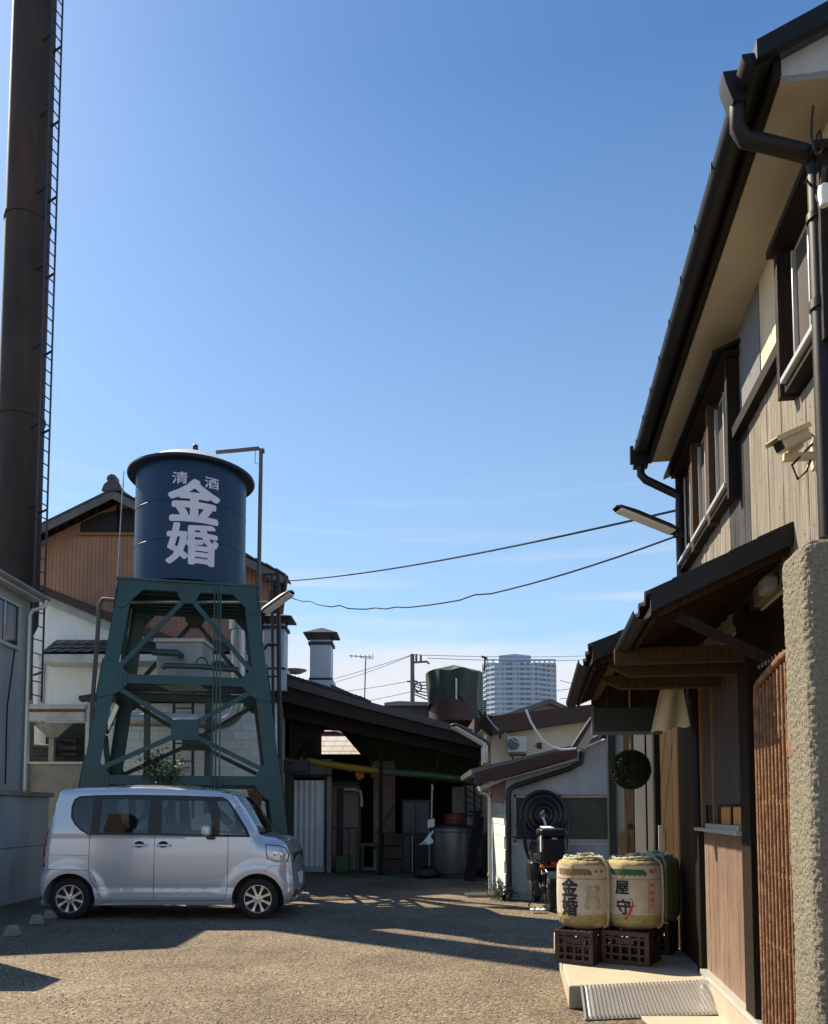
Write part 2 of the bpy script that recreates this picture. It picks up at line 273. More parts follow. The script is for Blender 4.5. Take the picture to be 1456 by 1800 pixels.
M = dict(
    green_paint=mat('green_steel_paint', (.015, .070, .068), .42, var=.25, vs=2, bump=.06, bs=25, dirt=(.05, .042, .028), damt=.55, ds=3.0, dstr=(1, 1, .4)),
    navy=mat('navy_tank_paint', (.003, .030, .088), .42, var=.16, vs=1.2, bump=.03, bs=6, coat=0, spec=.35, dirt=(.006, .040, .075), damt=.7, ds=2.2, dstr=(1, 1, .18)),
    letter=mat('white_letter_paint', (.66, .68, .76), .6, var=.1, vs=6, bump=.05),
    lid=mat('grey_lid', (.55, .53, .5), .45, var=.12, vs=2),
    lid_rim=mat('dark_blue_rim', (.01, .022, .06), .4, var=.2),
    soot=mat('chimney_paint', (.030, .022, .019), .78, var=.35, vs=1.2, bump=.12, bs=6, dirt=(.075, .042, .030), damt=.7, ds=2.4, dstr=(1, 1, .10)),
    steel=mat('galvanised_steel', (.42, .44, .46), .38, .75, var=.22, vs=3, bump=.08, bs=5, dirt=(.30, .27, .23), damt=.5, ds=2),
    dsteel=mat('dark_steel', (.035, .035, .04), .5, .3, var=.3, vs=3),
    black=mat('black_plastic', (.012, .012, .014), .38, var=.2),
    gutter=mat('dark_brown_gutter', (.010, .010, .011), .5, spec=.3, var=.3, vs=2, bump=.04, bs=8),
    brownfascia=mat('brown_fascia_paint', (.045, .021, .016), .6, var=.25, vs=2, stretch=(1, 1, 5), bump=.08),
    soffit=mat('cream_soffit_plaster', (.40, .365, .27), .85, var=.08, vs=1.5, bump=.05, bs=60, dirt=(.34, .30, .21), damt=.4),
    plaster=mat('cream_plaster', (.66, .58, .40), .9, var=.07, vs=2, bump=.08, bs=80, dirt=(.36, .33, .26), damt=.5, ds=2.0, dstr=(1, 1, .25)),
    white_plaster=mat('white_plaster', (.78, .84, .84), .9, var=.07, vs=1.5, bump=.12, bs=30, dirt=(.42, .45, .40), damt=.6, ds=1.5, dstr=(1, 1, .25)),
    blue_white=mat('pale_wall_paint', (.40, .43, .45), .85, var=.08, vs=2, bump=.1, bs=40, dirt=(.20, .22, .21), damt=.6, ds=1.6, dstr=(1, 1, .22)),
    creamwall=mat('cream_wall_paint', (.66, .60, .46), .85, var=.07, vs=2, bump=.05, dirt=(.48, .45, .36), damt=.4),
    concrete=mat('grey_concrete', (.27, .27, .25), .9, var=.2, vs=5, bump=.25, bs=45, dirt=(.13, .14, .12), damt=.6, ds=1.1),
    platform=mat('pale_step_concrete', (.42, .375, .285), .85, var=.1, vs=4, bump=.12, bs=60, dirt=(.28, .25, .19), damt=.45, ds=2.4),
    block=mat('white_painted_block', (.66, .73, .73), .88, var=.08, vs=4, bump=.25, bs=50, per=.06, dirt=(.40, .43, .40), damt=.5, ds=1.2),
    browncorr=mat('brown_corrugated_sheet', (.36, .195, .115), .6, var=.14, vs=1.5, dirt=(.15, .09, .06), damt=.6, ds=1.2, dstr=(1, 1, .2)),
    whitecorr=mat('white_corrugated_sheet', (.66, .68, .70), .5, var=.1, vs=2, dirt=(.4, .42, .4), damt=.5, ds=1.2),
    tile=mat('dark_roof_tile', (.045, .045, .05), .42, var=.35, vs=6, bump=.1, bs=30, per=.3),
    whitetile=mat('white_roof_sheet', (.80, .78, .78), .5, var=.06, vs=3),
    redpaint=mat('dark_red_paint', (.11, .015, .012), .5),
    wood_face=wood('weathered_siding_boards', (.245, .22, .185), var=.60, per=.045, dirt=(.13, .11, .10), damt=.55),
    wood_grey=wood('dark_grey_boards', (.050, .050, .055), var=.7, per=.15, dirt=(.12, .11, .11), damt=.6),  # darker grey boards for one upright band of the siding
    plaster_grey=mat('grey_plaster', (.16, .175, .19), .9, var=.12, vs=2, bump=.08, bs=80, dirt=(.10, .11, .12), damt=.5),  # greyer plaster for the strip above the dark boards
    wood_low=wood('weathered_panel_boards', (.235, .165, .125), var=.60, per=.06, dirt=(.13, .085, .065), damt=.55),
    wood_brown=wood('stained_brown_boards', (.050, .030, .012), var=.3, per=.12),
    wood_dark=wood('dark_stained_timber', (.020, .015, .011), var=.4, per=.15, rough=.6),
    wood_tan=wood('tan_timber', (.26, .165, .09), var=.3, per=.1),
    vent_steel=mat('pale_zinc_sheet', (.42, .48, .56), .42, .35, var=.12, vs=3, bump=.05, bs=5),
    wood_shade=wood('dark_brown_rafters', (.045, .028, .017), var=.4, per=.15),
    wood_beam=wood('brown_bracket_timber', (.085, .055, .032), var=.3, per=.12),
    pale_blue=mat('pale_blue_dado', (.24, .32, .42), .8, var=.1, vs=3, dirt=(.16, .19, .22), damt=.5),
    fascia_dark=mat('sooty_fascia', (.018, .012, .010), .8, var=.4, vs=3),
    curtain=mat('grey_brown_curtain', (.055, .048, .048), .9, var=.3, vs=8, stretch=(1, 1, .1)),
    wood_orange=wood('orange_pine', (.55, .27, .09), var=.2),
    steelvat=mat('dull_vat_steel', (.17, .19, .19), .42, .7, var=.3, vs=3, dirt=(.08, .08, .07), damt=.6, ds=3),
    rust=mat('rusty_iron', (.17, .080, .036), .85, var=.5, vs=18, bump=.4, bs=90, dirt=(.36, .20, .09), damt=.8, ds=14),
    stucco=mat('rough_stucco', (.20, .185, .14), .95, var=.40, vs=70, bump=.6, bs=150, dirt=(.11, .105, .07), damt=.7, ds=1.6, dstr=(1, 1, .35)),
    paint=mat('silver_lilac_car_paint', (.57, .60, .64), .24, .35, var=.03, coat=1.0, vs=300, bump=0),
    glass_dark=glassmat('car_window_glass', (.62, .68, .68), .86),
    glass_tint=glassmat('tinted_car_window_glass', (.34, .38, .40), .86),
    glass=glassmat('window_glass', (.18, .20, .19), .70),
    glass_blk=mat('dark_window_pane', (.014, .018, .02), .08, spec=.7, var=.3, vs=1),
    frosted=mat('frosted_window_pane', (.085, .095, .075), .28, spec=.6, var=.35, vs=2.5),
    rubber=mat('tyre_rubber', (.018, .018, .018), .8, var=.2, bump=.15, bs=60),
    alloy=mat('silver_alloy', (.62, .62, .62), .28, .9, var=.05),
    chrome=mat('bright_chrome', (.75, .75, .75), .12, 1.0, var=.04),
    interior=mat('dark_car_interior', (.010, .010, .013), .8, var=.2),
    lamp=mat('clear_lamp_lens', (.62, .64, .66), .08, .25, coat=1, var=.15, vs=16),
    redlens=mat('red_lamp_lens', (.55, .02, .015), .12, coat=1, var=.1),
    orangelens=mat('amber_lens', (.75, .25, .03), .2, coat=1),
    straw=mat('straw_wrap', (.40, .33, .14), .9, var=.35, vs=24, bump=.5, bs=45, stretch=(1, 1, 5)),
    straw_green=mat('olive_straw_wrap', (.17, .17, .06), .9, var=.35, vs=24, bump=.5, bs=45, stretch=(1, 1, 5)),
    komo=mat('printed_barrel_mat', (.55, .49, .40), .85, var=.08, vs=10, bump=.5, bs=26, stretch=(9, 9, 1.2), dirt=(.40, .34, .23), damt=.5, ds=5),
    ink=mat('black_ink', (.012, .012, .012), .7, var=.1),
    redink=mat('red_ink', (.42, .045, .02), .7, var=.2),
    orangeink=mat('faded_orange_ink', (.46, .17, .075), .8, var=.2),
    greyink=mat('faded_grey_ink', (.36, .32, .24), .8, var=.2, vs=20),
    brownink=mat('brown_band_ink', (.20, .12, .045), .8, var=.4, vs=18),
    greenink=mat('green_band_ink', (.035, .11, .03), .8, var=.4, vs=18),
    rope=mat('pale_rope', (.46, .46, .33), .9, var=.3, vs=40, bump=.4, bs=90),
    crate=mat('dark_red_plastic_crate', (.045, .017, .013), .5, var=.25, vs=6),
    plate=mat('ribbed_metal_plate', (.46, .455, .43), .42, .35, var=.12, vs=4, dirt=(.36, .33, .28), damt=.45, ds=3),
    cedar=mat('cedar_needles', (.016, .028, .010), .9, var=.5, vs=14),
    leaf=mat('green_leaf', (.055, .10, .022), .6, var=.4, vs=9, per=.2),
    cloth=mat('linen_cloth', (.56, .51, .38), .9, var=.12, vs=6, bump=.25, bs=160),
    tarp=mat('green_tarpaulin', (.018, .040, .030), .55, var=.3, vs=2.5, bump=.1, bs=6),
    sign_green=mat('dark_green_board', (.012, .022, .020), .5, var=.3),
    tower=mat('hazy_tower_cladding', (.36, .46, .56), .7, var=.06, vs=.05),  # haze in front of the far tower is put into this pale blue
    tower_glass=mat('tower_window_glass', (.12, .19, .27), .25, var=.3, vs=.12),
    greyroof=mat('grey_sheet_roof', (.10, .11, .11), .5, var=.3, vs=1.5),
    ac=mat('ivory_metal_box', (.52, .52, .48), .5, var=.08, vs=3),
    yellow=mat('yellow_duct_fabric', (.30, .20, .02), .55, var=.2, vs=3),
    orange=mat('orange_sheet', (.75, .26, .04), .6, var=.15),
    pink=mat('brownish_pink_panel', (.30, .20, .17), .7, var=.15, vs=2, dirt=(.10, .08, .06), damt=.6),
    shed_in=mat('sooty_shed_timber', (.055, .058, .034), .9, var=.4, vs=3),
    greenpaint2=mat('faded_green_paint', (.05, .11, .05), .6, var=.2),
    camera=mat('beige_camera_housing', (.60, .53, .38), .45, var=.05),
    pole=mat('grey_pole', (.10, .10, .10), .6, var=.2),
    alu=mat('aluminium_frame', (.62, .63, .60), .35, .5, var=.06, vs=4),
    stone=mat('small_stones', (.30, .26, .20), .9, var=.5, vs=8, per=0),
    pale=mat('pale_frame_paint', (.52, .56, .57), .6, var=.1, vs=3, dirt=(.25, .25, .2), damt=.5, ds=2.5),
    shoji=mat('cream_sliding_panel', (.78, .70, .52), .7, var=.05, vs=2),
    lamp_white=mat('white_lamp_plastic', (.75, .76, .74), .35, var=.05),
)
GROUND = ground_mat()
TF = -PSI                                          # rotation of everything set square with the right-hand building

# ------------------------------------------------------------ the ground
g = MB().grid(lambda u, v: (-400 + 800 * u, -60 + 760 * v, 0), 8, 8)
props(obj('ground', g, GROUND), 'worn sandy asphalt yard of a brewery, half in shadow', kind='structure')
mb = MB(); rr = random.Random(3)
for i in range(5200):
    Y = 5.2 + 6.0 * rr.random() ** 1.6; X = -3.6 + 5.2 * rr.random() if Y < 7 else -5 + 7 * rr.random(); r = .004 + .009 * rr.random() ** 3
    if X > 1.05 and Y < 7.2: continue
    p = Vector((X, Y, r * .25)); ax = rr.random() * 6.28
    vs = [p + Vector((r * math.cos(ax + k * 1.257) * (.7 + .5 * rr.random()), r * math.sin(ax + k * 1.257) * (.7 + .5 * rr.random()), 0)) for k in range(5)] + [p + Vector((0, 0, r * .75))]
    mb.add(vs, [(0, 1, 5), (1, 2, 5), (2, 3, 5), (3, 4, 5), (4, 0, 5)])
props(obj('gravel', mb.mesh('gravel', smooth=0), M['stone']), 'loose small stones scattered over the yard', kind='stuff')

# ------------------------------------------------------------ right-hand two-storey building (frame: across, along, up)
T0, T1 = 3.55, wl(1205, 820)[0]                   # near and far end of the upper storey
TW0 = 3.44
zs = 4.50                                          # soffit height
B = Thing('timber_building', (A, T0, 0), 'two storey timber and plaster building with deep cream eaves along the right', 'building', rot=TF)
rail_z = wl(1303, 756)[1]; rail_t = wl(1303, 756)[0]
lint = wl(1196, 864)[1]; sill = (wl(1206, 991)[1] + wl(1303, 848)[1]) / 2
wt1, wt0 = wl(1207, 950)[0], wl(1300, 850)[0]      # window group, far and near edge
nt0, nt1, nz0, nz1 = 3.50, wl(1397, 700)[0], wl(1395, 712)[1], 4.21
low_top = 2.78
B.part('wall_core', MB().box(A + .06, A + 4, TW0, T1 - .02, 2.66, zs), M['plaster'])
B.part('plaster_band', MB().box(A + .012, A + .06, TW0, T1, rail_z, zs + .01), M['plaster'])
B.part('plaster_strip', MB().box(A + .006, A + .012, wl(1336, 700)[0], wt0 + .04, rail_z + .03, zs), M['plaster_grey'], label='grey strip of plaster beside the window hood')  # strip in a greyer colour than the plaster round it
B.part('side_wall', MB().box(A + .012, A + 4, T1 - .02, T1 + .02, 2.4, zs), M['wood_dark'])
# siding boards, one by one, cut round the windows
def board(t0, t1, z0, z1, m, a=A, th=.05, name='siding_board', label=None):
    if z1 - z0 < .02: return
    th += random.uniform(0, .006)
    o = B.part(name, MB().box(a + .055 - th, a + .056, t0 + .0015, t1 - .0015, z0, z1), m, bevel=.003, seg=1, smooth=0)
t = TW0; w = .125
while t < T1 - .01:
    t2 = min(t + w, T1)
    c_ = (t + t2) / 2
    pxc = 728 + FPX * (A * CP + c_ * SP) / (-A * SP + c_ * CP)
    wm = M['wood_grey'] if 1296 < pxc < 1336 else M['wood_face']  # one upright band of boards gets the darker colour
    if wt0 < c_ < wt1: board(t, t2, 2.66, sill - .05, wm)
    elif c_ < nt1 + .02: board(t, t2, 2.66, nz0, wm)
    else: board(t, t2, 2.66, rail_z - .02, wm)
    t = t2
B.part('rail', MB().box(A - .05, A + .05, nt1, wt0 + .02, rail_z - .045, rail_z + .03), M['wood_dark'], bevel=.004)
B.part('corner_post', MB().box(A - .01, A + .1, T1 - .06, T1 + .03, 2.4, zs), M['wood_dark'])
def window_box(name_t0, name_t1, z0, z1, bays, hood):
    pj = .075
    fr_ = B.part('window', MB().box(A + .03, A + .05, name_t0, name_t1, z0, z1), M['wood_dark'])
    B.part('window_frame', MB().box(A - pj, A + .05, name_t0 - .045, name_t0, z0 - .12, z1 + .05).box(A - pj, A + .05, name_t1, name_t1 + .045, z0 - .06, z1 + .05)
           .box(A - pj - .03, A + .05, name_t0 - .07, name_t1 + .07, z1 + .05, z1 + .09), M['wood_dark'], parent=fr_, bevel=.003)
    if hood: B.part('hood', MB().prism([(A - pj - .09, z1 + .08), (A + .05, z1 + .17), (A + .05, z1 + .145), (A - pj - .09, z1 + .055)], name_t0 - .09, name_t1 + .09, 'xz'), M['gutter'], parent=fr_)
    n = len(bays) - 1
    for i in range(n):
        b0, b1 = bays[i], bays[i + 1]
        if i: B.part('post', MB().box(A - pj + .01, A + .05, b0 - .035, b0 + .035, z0 - .07, z1 + .05), M['wood_beam'], parent=fr_, bevel=.003)
        mid = (b0 + b1) / 2
        B.part('pane', MB().box(A + .005, A + .012, b0 + .03, b1 - .03, z0, z1), M['glass_blk'], parent=fr_)
        s = MB()
        for q in (b0 + .035, mid - .012, b1 - .06): s.box(A - .022, A + .004, q, q + .013, z0 + .02, z1)
        s.box(A - .022, A + .004, b0 + .035, b1 - .035, z0 + .02, z0 + .035)
        B.part('sash', s, M['alu'], parent=fr_, bevel=.002)
        B.part('blind', MB().box(A + .0005, A + .004, mid + .02, b1 - .05, z0 + .04, z1), M['curtain'], parent=fr_)
        B.part('sill', MB().box(A - pj - .012, A + .03, b0 + .04, b1 - .04, z0 - .016, z0 + .012), M['alu'], parent=fr_, bevel=.003)
        B.part('sill_board', MB().box(A - pj + .012, A + .05, b0 + .03, b1 - .03, z0 - .06, z0 - .018), M['wood_dark'], parent=fr_, bevel=.003)
L_ = wt1 - wt0
window_box(wt0, wt1, sill, lint, [wt0, wt0 + L_ / 3, wt0 + 2 * L_ / 3, wt1], True)
window_box(nt0, nt1 - .03, nz0 + .08, nz1, [nt0, nt1 - .03], False)
# eaves: soffit, roof, fascia, gutter
ga = .885
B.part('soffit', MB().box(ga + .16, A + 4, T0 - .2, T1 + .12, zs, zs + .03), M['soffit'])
B.part('fascia', MB().box(ga + .13, ga + .16, T0 - .22, T1 + .15, zs - .005, zs + .17), M['wood_dark'])
B.part('eave_end', MB().prism([(ga + .14, zs + .005), (A + .02, zs + .005), (A + .02, zs + .22), (ga + .14, zs + .15)], T1 + .12, T1 + .15, 'xz'), M['soffit'])
rp = .45
ry = lambda a: zs + .10 + (a - ga - .1) * rp
B.part('roof', MB().prism([(ga + .06, ry(ga + .06)), (A + 3, ry(A + 3)), (A + 3, ry(A + 3) + .07), (ga + .06, ry(ga + .06) + .07)], T0 - .24, T1 + .17, 'xz'), M['tile'])
B.part('gable_board', MB().prism([(ga + .17, zs + .001), (A + 3, zs + .001), (A + 3, ry(A + 3) - .03), (ga + .17, ry(ga + .17) - .03)], T0 - .2, T0 - .17, 'xz'), M['blue_white'])
B.part('barge_board', MB().prism([(ga + .05, ry(ga + .05) - .035), (A + 3, ry(A + 3) - .035), (A + 3, ry(A + 3) + .045), (ga + .05, ry(ga + .05) + .045)], T0 - .29, T0 - .245, 'xz'), M['gutter'])
def half_pipe(a, z, r, t0, t1, n=9):
    pr = [(a + r * math.cos(math.pi + math.pi * k / n), z + r * math.sin(math.pi + math.pi * k / n)) for k in range(n + 1)]
    pr += [(a + (r - .006) * math.cos(2 * math.pi - math.pi * k / n), z + (r - .006) * math.sin(2 * math.pi - math.pi * k / n)) for k in range(n + 1)]
    return MB().prism(pr, t0, t1, 'xz')
gt = B.part('gutter', half_pipe(ga + .065, zs + .1, .065, T0 - .25, T1 + .17), M['gutter'])
for te in (T0 - .25, T1 + .17): B.part('gutter_end_cap', MB().prism([(ga + .065 + .066 * math.cos(math.pi + math.pi * k / 10), zs + .1 + .066 * math.sin(math.pi + math.pi * k / 10)) for k in range(11)], te - .004, te + .004, 'xz'), M['gutter'])
t = T0 - .1
hk = MB().box(-.068, .068, -.006, .006, .0, .008).box(-.070, -.064, -.005, .005, -.05, .006).mesh('gutter_hook', smooth=0)
while t < T1 + .1:
    B.piece('gutter_hook', hk, M['dsteel'], (ga + .065, t, zs + .1), parent=None); t += .42
tn = wl(1289, 180, ga)[0]
dpt = wl(1438, 500, A - .065)[0] - .02
pr_ = .036
dz = .26
B.part('downpipe', MB().prism([(ga - .05, zs + .14), (ga + .05, zs + .14), (ga + .045, zs + .0), (ga - .01, zs + .0), (ga - .04, zs + .09)], tn - .045, tn + .045, 'xz')
       .tube([(ga + .02, tn, zs + .02), (ga + .02, tn + .01, zs - .08), (ga + .05, tn + .02, zs - .125), (ga + .13, tn + .03, zs - .145), (A - .12, dpt - .02, zs - .20), (A - .075, dpt, zs - .215), (A - .065, dpt, zs - .27), (A - .065, dpt, 2.6)], pr_, 12)
       .cyl((A - .065, dpt, 3.6), (A - .065, dpt, 3.64), pr_ + .008).cyl((A - .065, dpt, 4.0), (A - .065, dpt, 4.03), pr_ + .008), M['gutter'])
B.part('downpipe', MB().box(ga - .0, ga + .12, T1 + .06, T1 + .16, zs - .05, zs + .1).box(ga - .03, ga - .003, T1 + .07, T1 + .12, zs - .02, zs + .13)
       .tube([(ga + .06, T1 + .1, zs - .02), (ga + .06, T1 + .1, zs - .12), (ga + .1, T1 + .1, zs - .17), (A - .12, T1 + .02, zs - .32), (A - .055, T1, zs - .37), (A - .055, T1, zs - .46), (A - .055, T1, 2.5)], .035, 12), M['gutter'])
# cables hanging by the near downpipe, and the cowl where they enter
B.part('loose_cable', MB().tube([(A - .1 - .05 * math.sin(k * .5), dpt - .1 - .12 * math.sin(k * .42), zs - .06 - .30 * abs(math.sin(k * .33))) for k in range(15)], .005, 5)
       .tube([(A - .08, dpt - .05 - .02 * k, zs - .42 - .05 * math.sin(k)) for k in range(6)], .009, 5), M['black'])
B.part('cable_cowl', MB().lathe([(.018, -.05), (.026, 0), (.024, .03), (.012, .04)], (A - .08, dpt - .13, zs - .48), 14), M['lamp_white'])

# ---- lower storey
lt0 = 3.6
pt_near = wl(1317, 1500)[0]; pt_mid = wl(1234, 1500)[0]; br_far = wl(1160, 1500)[0]
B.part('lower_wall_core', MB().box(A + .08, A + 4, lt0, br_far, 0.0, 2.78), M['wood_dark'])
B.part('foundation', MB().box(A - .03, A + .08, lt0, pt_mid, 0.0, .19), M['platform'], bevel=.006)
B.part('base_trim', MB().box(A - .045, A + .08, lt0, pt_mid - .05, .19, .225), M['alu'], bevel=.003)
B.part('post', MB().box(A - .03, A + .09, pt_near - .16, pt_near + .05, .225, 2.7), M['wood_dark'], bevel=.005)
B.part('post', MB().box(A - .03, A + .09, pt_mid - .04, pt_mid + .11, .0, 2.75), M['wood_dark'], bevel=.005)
zz = wl(1275, 1457)[1]
t = pt_near + .055; n = 9; w = (pt_mid - .045 - t) / n
for i in range(n): board(t + i * w, t + (i + 1) * w, .225, zz - .02, M['wood_low'], th=.04, name='panel_board')
# window above the boards, with things on its sill
wf = B.part('window', MB().box(A + .04, A + .07, pt_near + .05, pt_mid - .04, zz, 2.45), M['wood_dark'])
B.part('sill', MB().box(A - .07, A + .05, pt_near + .03, pt_mid - .08, zz - .03, zz - .004).box(A - .05, A + .0, pt_near + .06, pt_mid - .4, zz - .004, zz + .03), M['alu'], parent=wf, bevel=.003)
B.part('pane', MB().box(A + .02, A + .03, pt_near + .08, pt_mid - .5, zz + .02, 2.4).box(A + .03, A + .036, pt_mid - .48, pt_mid - .08, zz + .02, 2.4), M['glass_blk'], parent=wf)
B.part('sash', MB().box(A - .015, A + .02, pt_near + .055, pt_near + .1, zz, 2.45).box(A - .01, A + .025, pt_mid - .50, pt_mid - .47, zz, 2.42).box(A - .01, A + .025, pt_mid - .09, pt_mid - .05, zz, 2.42).box(A - .015, A + .02, pt_near + .055, pt_mid - .045, 2.4, 2.45), M['wood_tan'], parent=wf, bevel=.003)
B.part('curtain', MB().grid(lambda u, v: (A + .010 - .006 * math.sin(u * 60), pt_near + .10 + u * (pt_mid - pt_near - .2), zz + .17 + v * .98), 80, 2), M['curtain'], parent=wf)
for k in range(2): B.part('inner_board', MB().box(A - .004, A + .012, pt_near + .12 + k * .34, pt_near + .36 + k * .34, zz + .03, zz + .15), M['wood_orange'], parent=wf, bevel=.006)
# brown boarded stretch behind the barrels
t = pt_mid + .115; n = 8; w = (br_far - t) / n
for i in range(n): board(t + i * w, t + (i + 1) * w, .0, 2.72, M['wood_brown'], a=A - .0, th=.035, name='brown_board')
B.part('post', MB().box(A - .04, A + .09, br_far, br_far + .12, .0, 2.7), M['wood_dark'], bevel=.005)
B.part('meter_rail', MB().box(A - .05, A - .01, br_far - .3, br_far - .27, .6, 1.3), M['alu'])
# canopies with rafters
def canopy(name_t0, name_t1, ea, ez, pitch, nraft):
    top = lambda a: ez + .05 + (a - ea) * pitch
    r = B.part('canopy', MB().prism([(ea + .02, top(ea + .02)), (A + .02, top(A + .02)), (A + .02, top(A + .02) + .05), (ea + .02, top(ea + .02) + .05)], name_t0, name_t1, 'xz'), M['wood_dark'])
    n = max(3, round((name_t1 - name_t0) / .24)); st = (name_t1 - name_t0 + .06) / n; rows = 5
    L = (A - ea) / math.cos(math.atan(pitch)); tl = L / rows
    tm = MB().grid(lambda u, v: ((v - .0) * tl * 1.12, (u - .5) * st * .97, .014 * math.cos(u * 6.28) + .012), 6, 1)
    tm.v += [v + Vector((0, 0, -.018)) for v in tm.v[:14]]; tm.f += [tuple(i + 14 for i in f)[::-1] for f in tm.f[:6]] + [(k, k + 14, k + 15, k + 1) for k in range(6)] + [(7 + k, 8 + k, 22 + k, 21 + k) for k in range(6)] + [(0, 7, 21, 14), (6, 20, 27, 13)]
    tmm = tm.mesh('roof_tile', smooth=60)
    for i in range(n):
        for j in range(rows):
            a = ea - .02 + j * tl * math.cos(math.atan(pitch))
            B.piece('roof_tile', tmm, M['tile'], (a, name_t0 - .03 + (i + .5) * st, top(a) + .058 + .006), rot=(0, -math.atan(pitch) + .03, 0), parent=r)
    n = nraft
    raf = MB().bar((0, 0, 0), (A - ea - .03, 0, (A - ea - .03) * pitch), .035, .055, up=(0, 0, 1)).mesh('rafter', smooth=0)
    for i in range(n):
        B.piece('rafter', raf, M['wood_shade'], (ea + .03, name_t0 + .06 + (name_t1 - name_t0 - .12) * i / (n - 1), top(ea + .03) - .03), parent=r)
    B.part('eave_board', MB().box(ea + .005, ea + .03, name_t0 + .01, name_t1 - .01, ez - .01, ez + .06), M['wood_dark'], parent=r)
    g2 = B.part('gutter', half_pipe(ea - .04, ez + .03, .05, name_t0 - .02, name_t1 + .02), M['gutter'], parent=r)
    B.part('barge_board', MB().prism([(ea, top(ea) - .03), (A, top(A) - .03), (A, top(A) + .085), (ea, top(ea) + .085)], name_t0 - .035, name_t0 - .005, 'xz'), M['gutter'], parent=r)
    B.part('barge_board', MB().prism([(ea, top(ea) - .045), (A, top(A) - .045), (A, top(A) + .07), (ea, top(ea) + .07)], name_t1 + .005, name_t1 + .03, 'xz'), M['gutter'], parent=r)
    return r, top
c1t, c1z = wl(1143, 1065, .60); c1e, _ = wl(1106, 1122, .60)
c1, top1 = canopy(c1t, c1e, .60, c1z - .06, .46, 7)
c2t = c1e + .03; c2z = wl(1042, 1150, .372)[1]; c2e = wl(1013, 1230, .372)[0]
c2, top2 = canopy(c2t, c2e, .372, c2z - .06, .40, 11)
B.part('strut', MB().bar((.75, c1t + .08, top1(.75) - .1), (A, c1t + .02, top1(.75) - .42), .035, .05), M['wood_dark'], parent=c1)
B.part('beam', MB().box(.50, A, c1e - .1, c1e - .04, top1(.6) - .14, top1(.6) - .04), M['wood_beam'], parent=c1, bevel=.004)
for k in range(2):
    tt = c2t + .12 + k * .55
    B.part('bracket', MB().prism([(.50, top2(.5) - .06), (A, top2(.5) - .06), (A, top2(.5) - .16), (.62, top2(.5) - .16), (.50, top2(.5) - .10)], tt, tt + .07, 'xz'), M['wood_beam'], parent=c2, bevel=.004)
B.part('purlin', MB().box(.50, .56, c2t + .02, c2e - .02, top2(.5) - .065, top2(.5) - .01), M['wood_beam'], parent=c2, bevel=.003)
B.part('end_board', MB().prism([(.50, top2(.5) - .30), (A, top2(.5) - .30), (A, top2(A) - .02), (.50, top2(.5) - .02)], c2e - .06, c2e - .03, 'xz'), M['wood_shade'], parent=c2)
# lamp under the near canopy
lt_, lz_ = wl(1350, 1022, A - .05)
props(obj('eave_lamp', MB().box(A - .08, A - .002, lt_ - .04, lt_ + .1, lz_ - .06, lz_ + .03), M['concrete'], loc=None, bevel=.02), 'small white box lamp on the wall under the near canopy', 'lamp').rotation_euler = (0, 0, TF)

# ---- entrance screen at the end of the brown boards: panel, timber door, cream sliding panels
et = wl(1160, 1500)[0] + .5
E_ = Thing('entrance_screen', (0, et, 0), 'entrance screen of timber door, grey panel and cream sliding panels behind the cedar ball', 'entrance', rot=TF)
def epx(px): 
    d = ray(px, 1400); k = et / (d.x * SP + d.y * CP); return k * (d.x * CP - d.y * SP)
x_ = [epx(v) for v in (1078, 1093, 1112, 1116, 1135, 1140, 1159)]
ez_ = 2.35
E_.part('grey_panel', MB().box(x_[0] + .03, x_[1] + .03, et + .02, et + .05, 0, ez_), M['blue_white'])
E_.part('post', MB().box(x_[0] - .05, x_[0] + .03, et - .02, et + .08, 0, ez_), M['sign_green'])
dr = E_.part('door', MB().box(x_[1] + .03, x_[3] - .01, et + .01, et + .045, 0, ez_), M['wood_tan'], bevel=.004)
E_.part('door_pull', MB().lathe([(.028, -.012), (.034, -.004), (.034, .004)], ((x_[1] + x_[2]) / 2 + .03, et + .006, 1.27), 18, 'y'), M['dsteel'], parent=dr)
for a_, b_ in ((x_[3], x_[4]), (x_[5] - .01, x_[6])): E_.part('sliding_panel', MB().box(a_, b_, et - .01, et + .02, 0, ez_), M['shoji'], bevel=.003)
E_.part('frame', MB().box(x_[0] - .05, x_[6] + .06, et - .03, et + .06, ez_, ez_ + .1), M['wood_dark'])
E_.part('roof_over', MB().box(x_[0] - .05, A + .3, et + .07, et + 1.2, ez_ + .02, ez_ + .12), M['wood_dark'])
E_.part('back_wall', MB().box(x_[0] - .05, A + .3, et + .1, et + .15, 0, ez_), M['wood_dark'])
lean = obj('leaning_board', MB().bar((0, 0, .0), (.06, .14, 1.2), .09, .02, up=(0, 1, 0)), M['wood_tan'], bevel=.003)
v = Matrix.Rotation(TF, 3, 'Z') @ Vector((x_[1] - .05, et - .16, 0)); lean.location = v; lean.rotation_euler = (0, 0, TF)
props(lean, 'short plank leaning beside the timber door behind the barrels', 'plank')

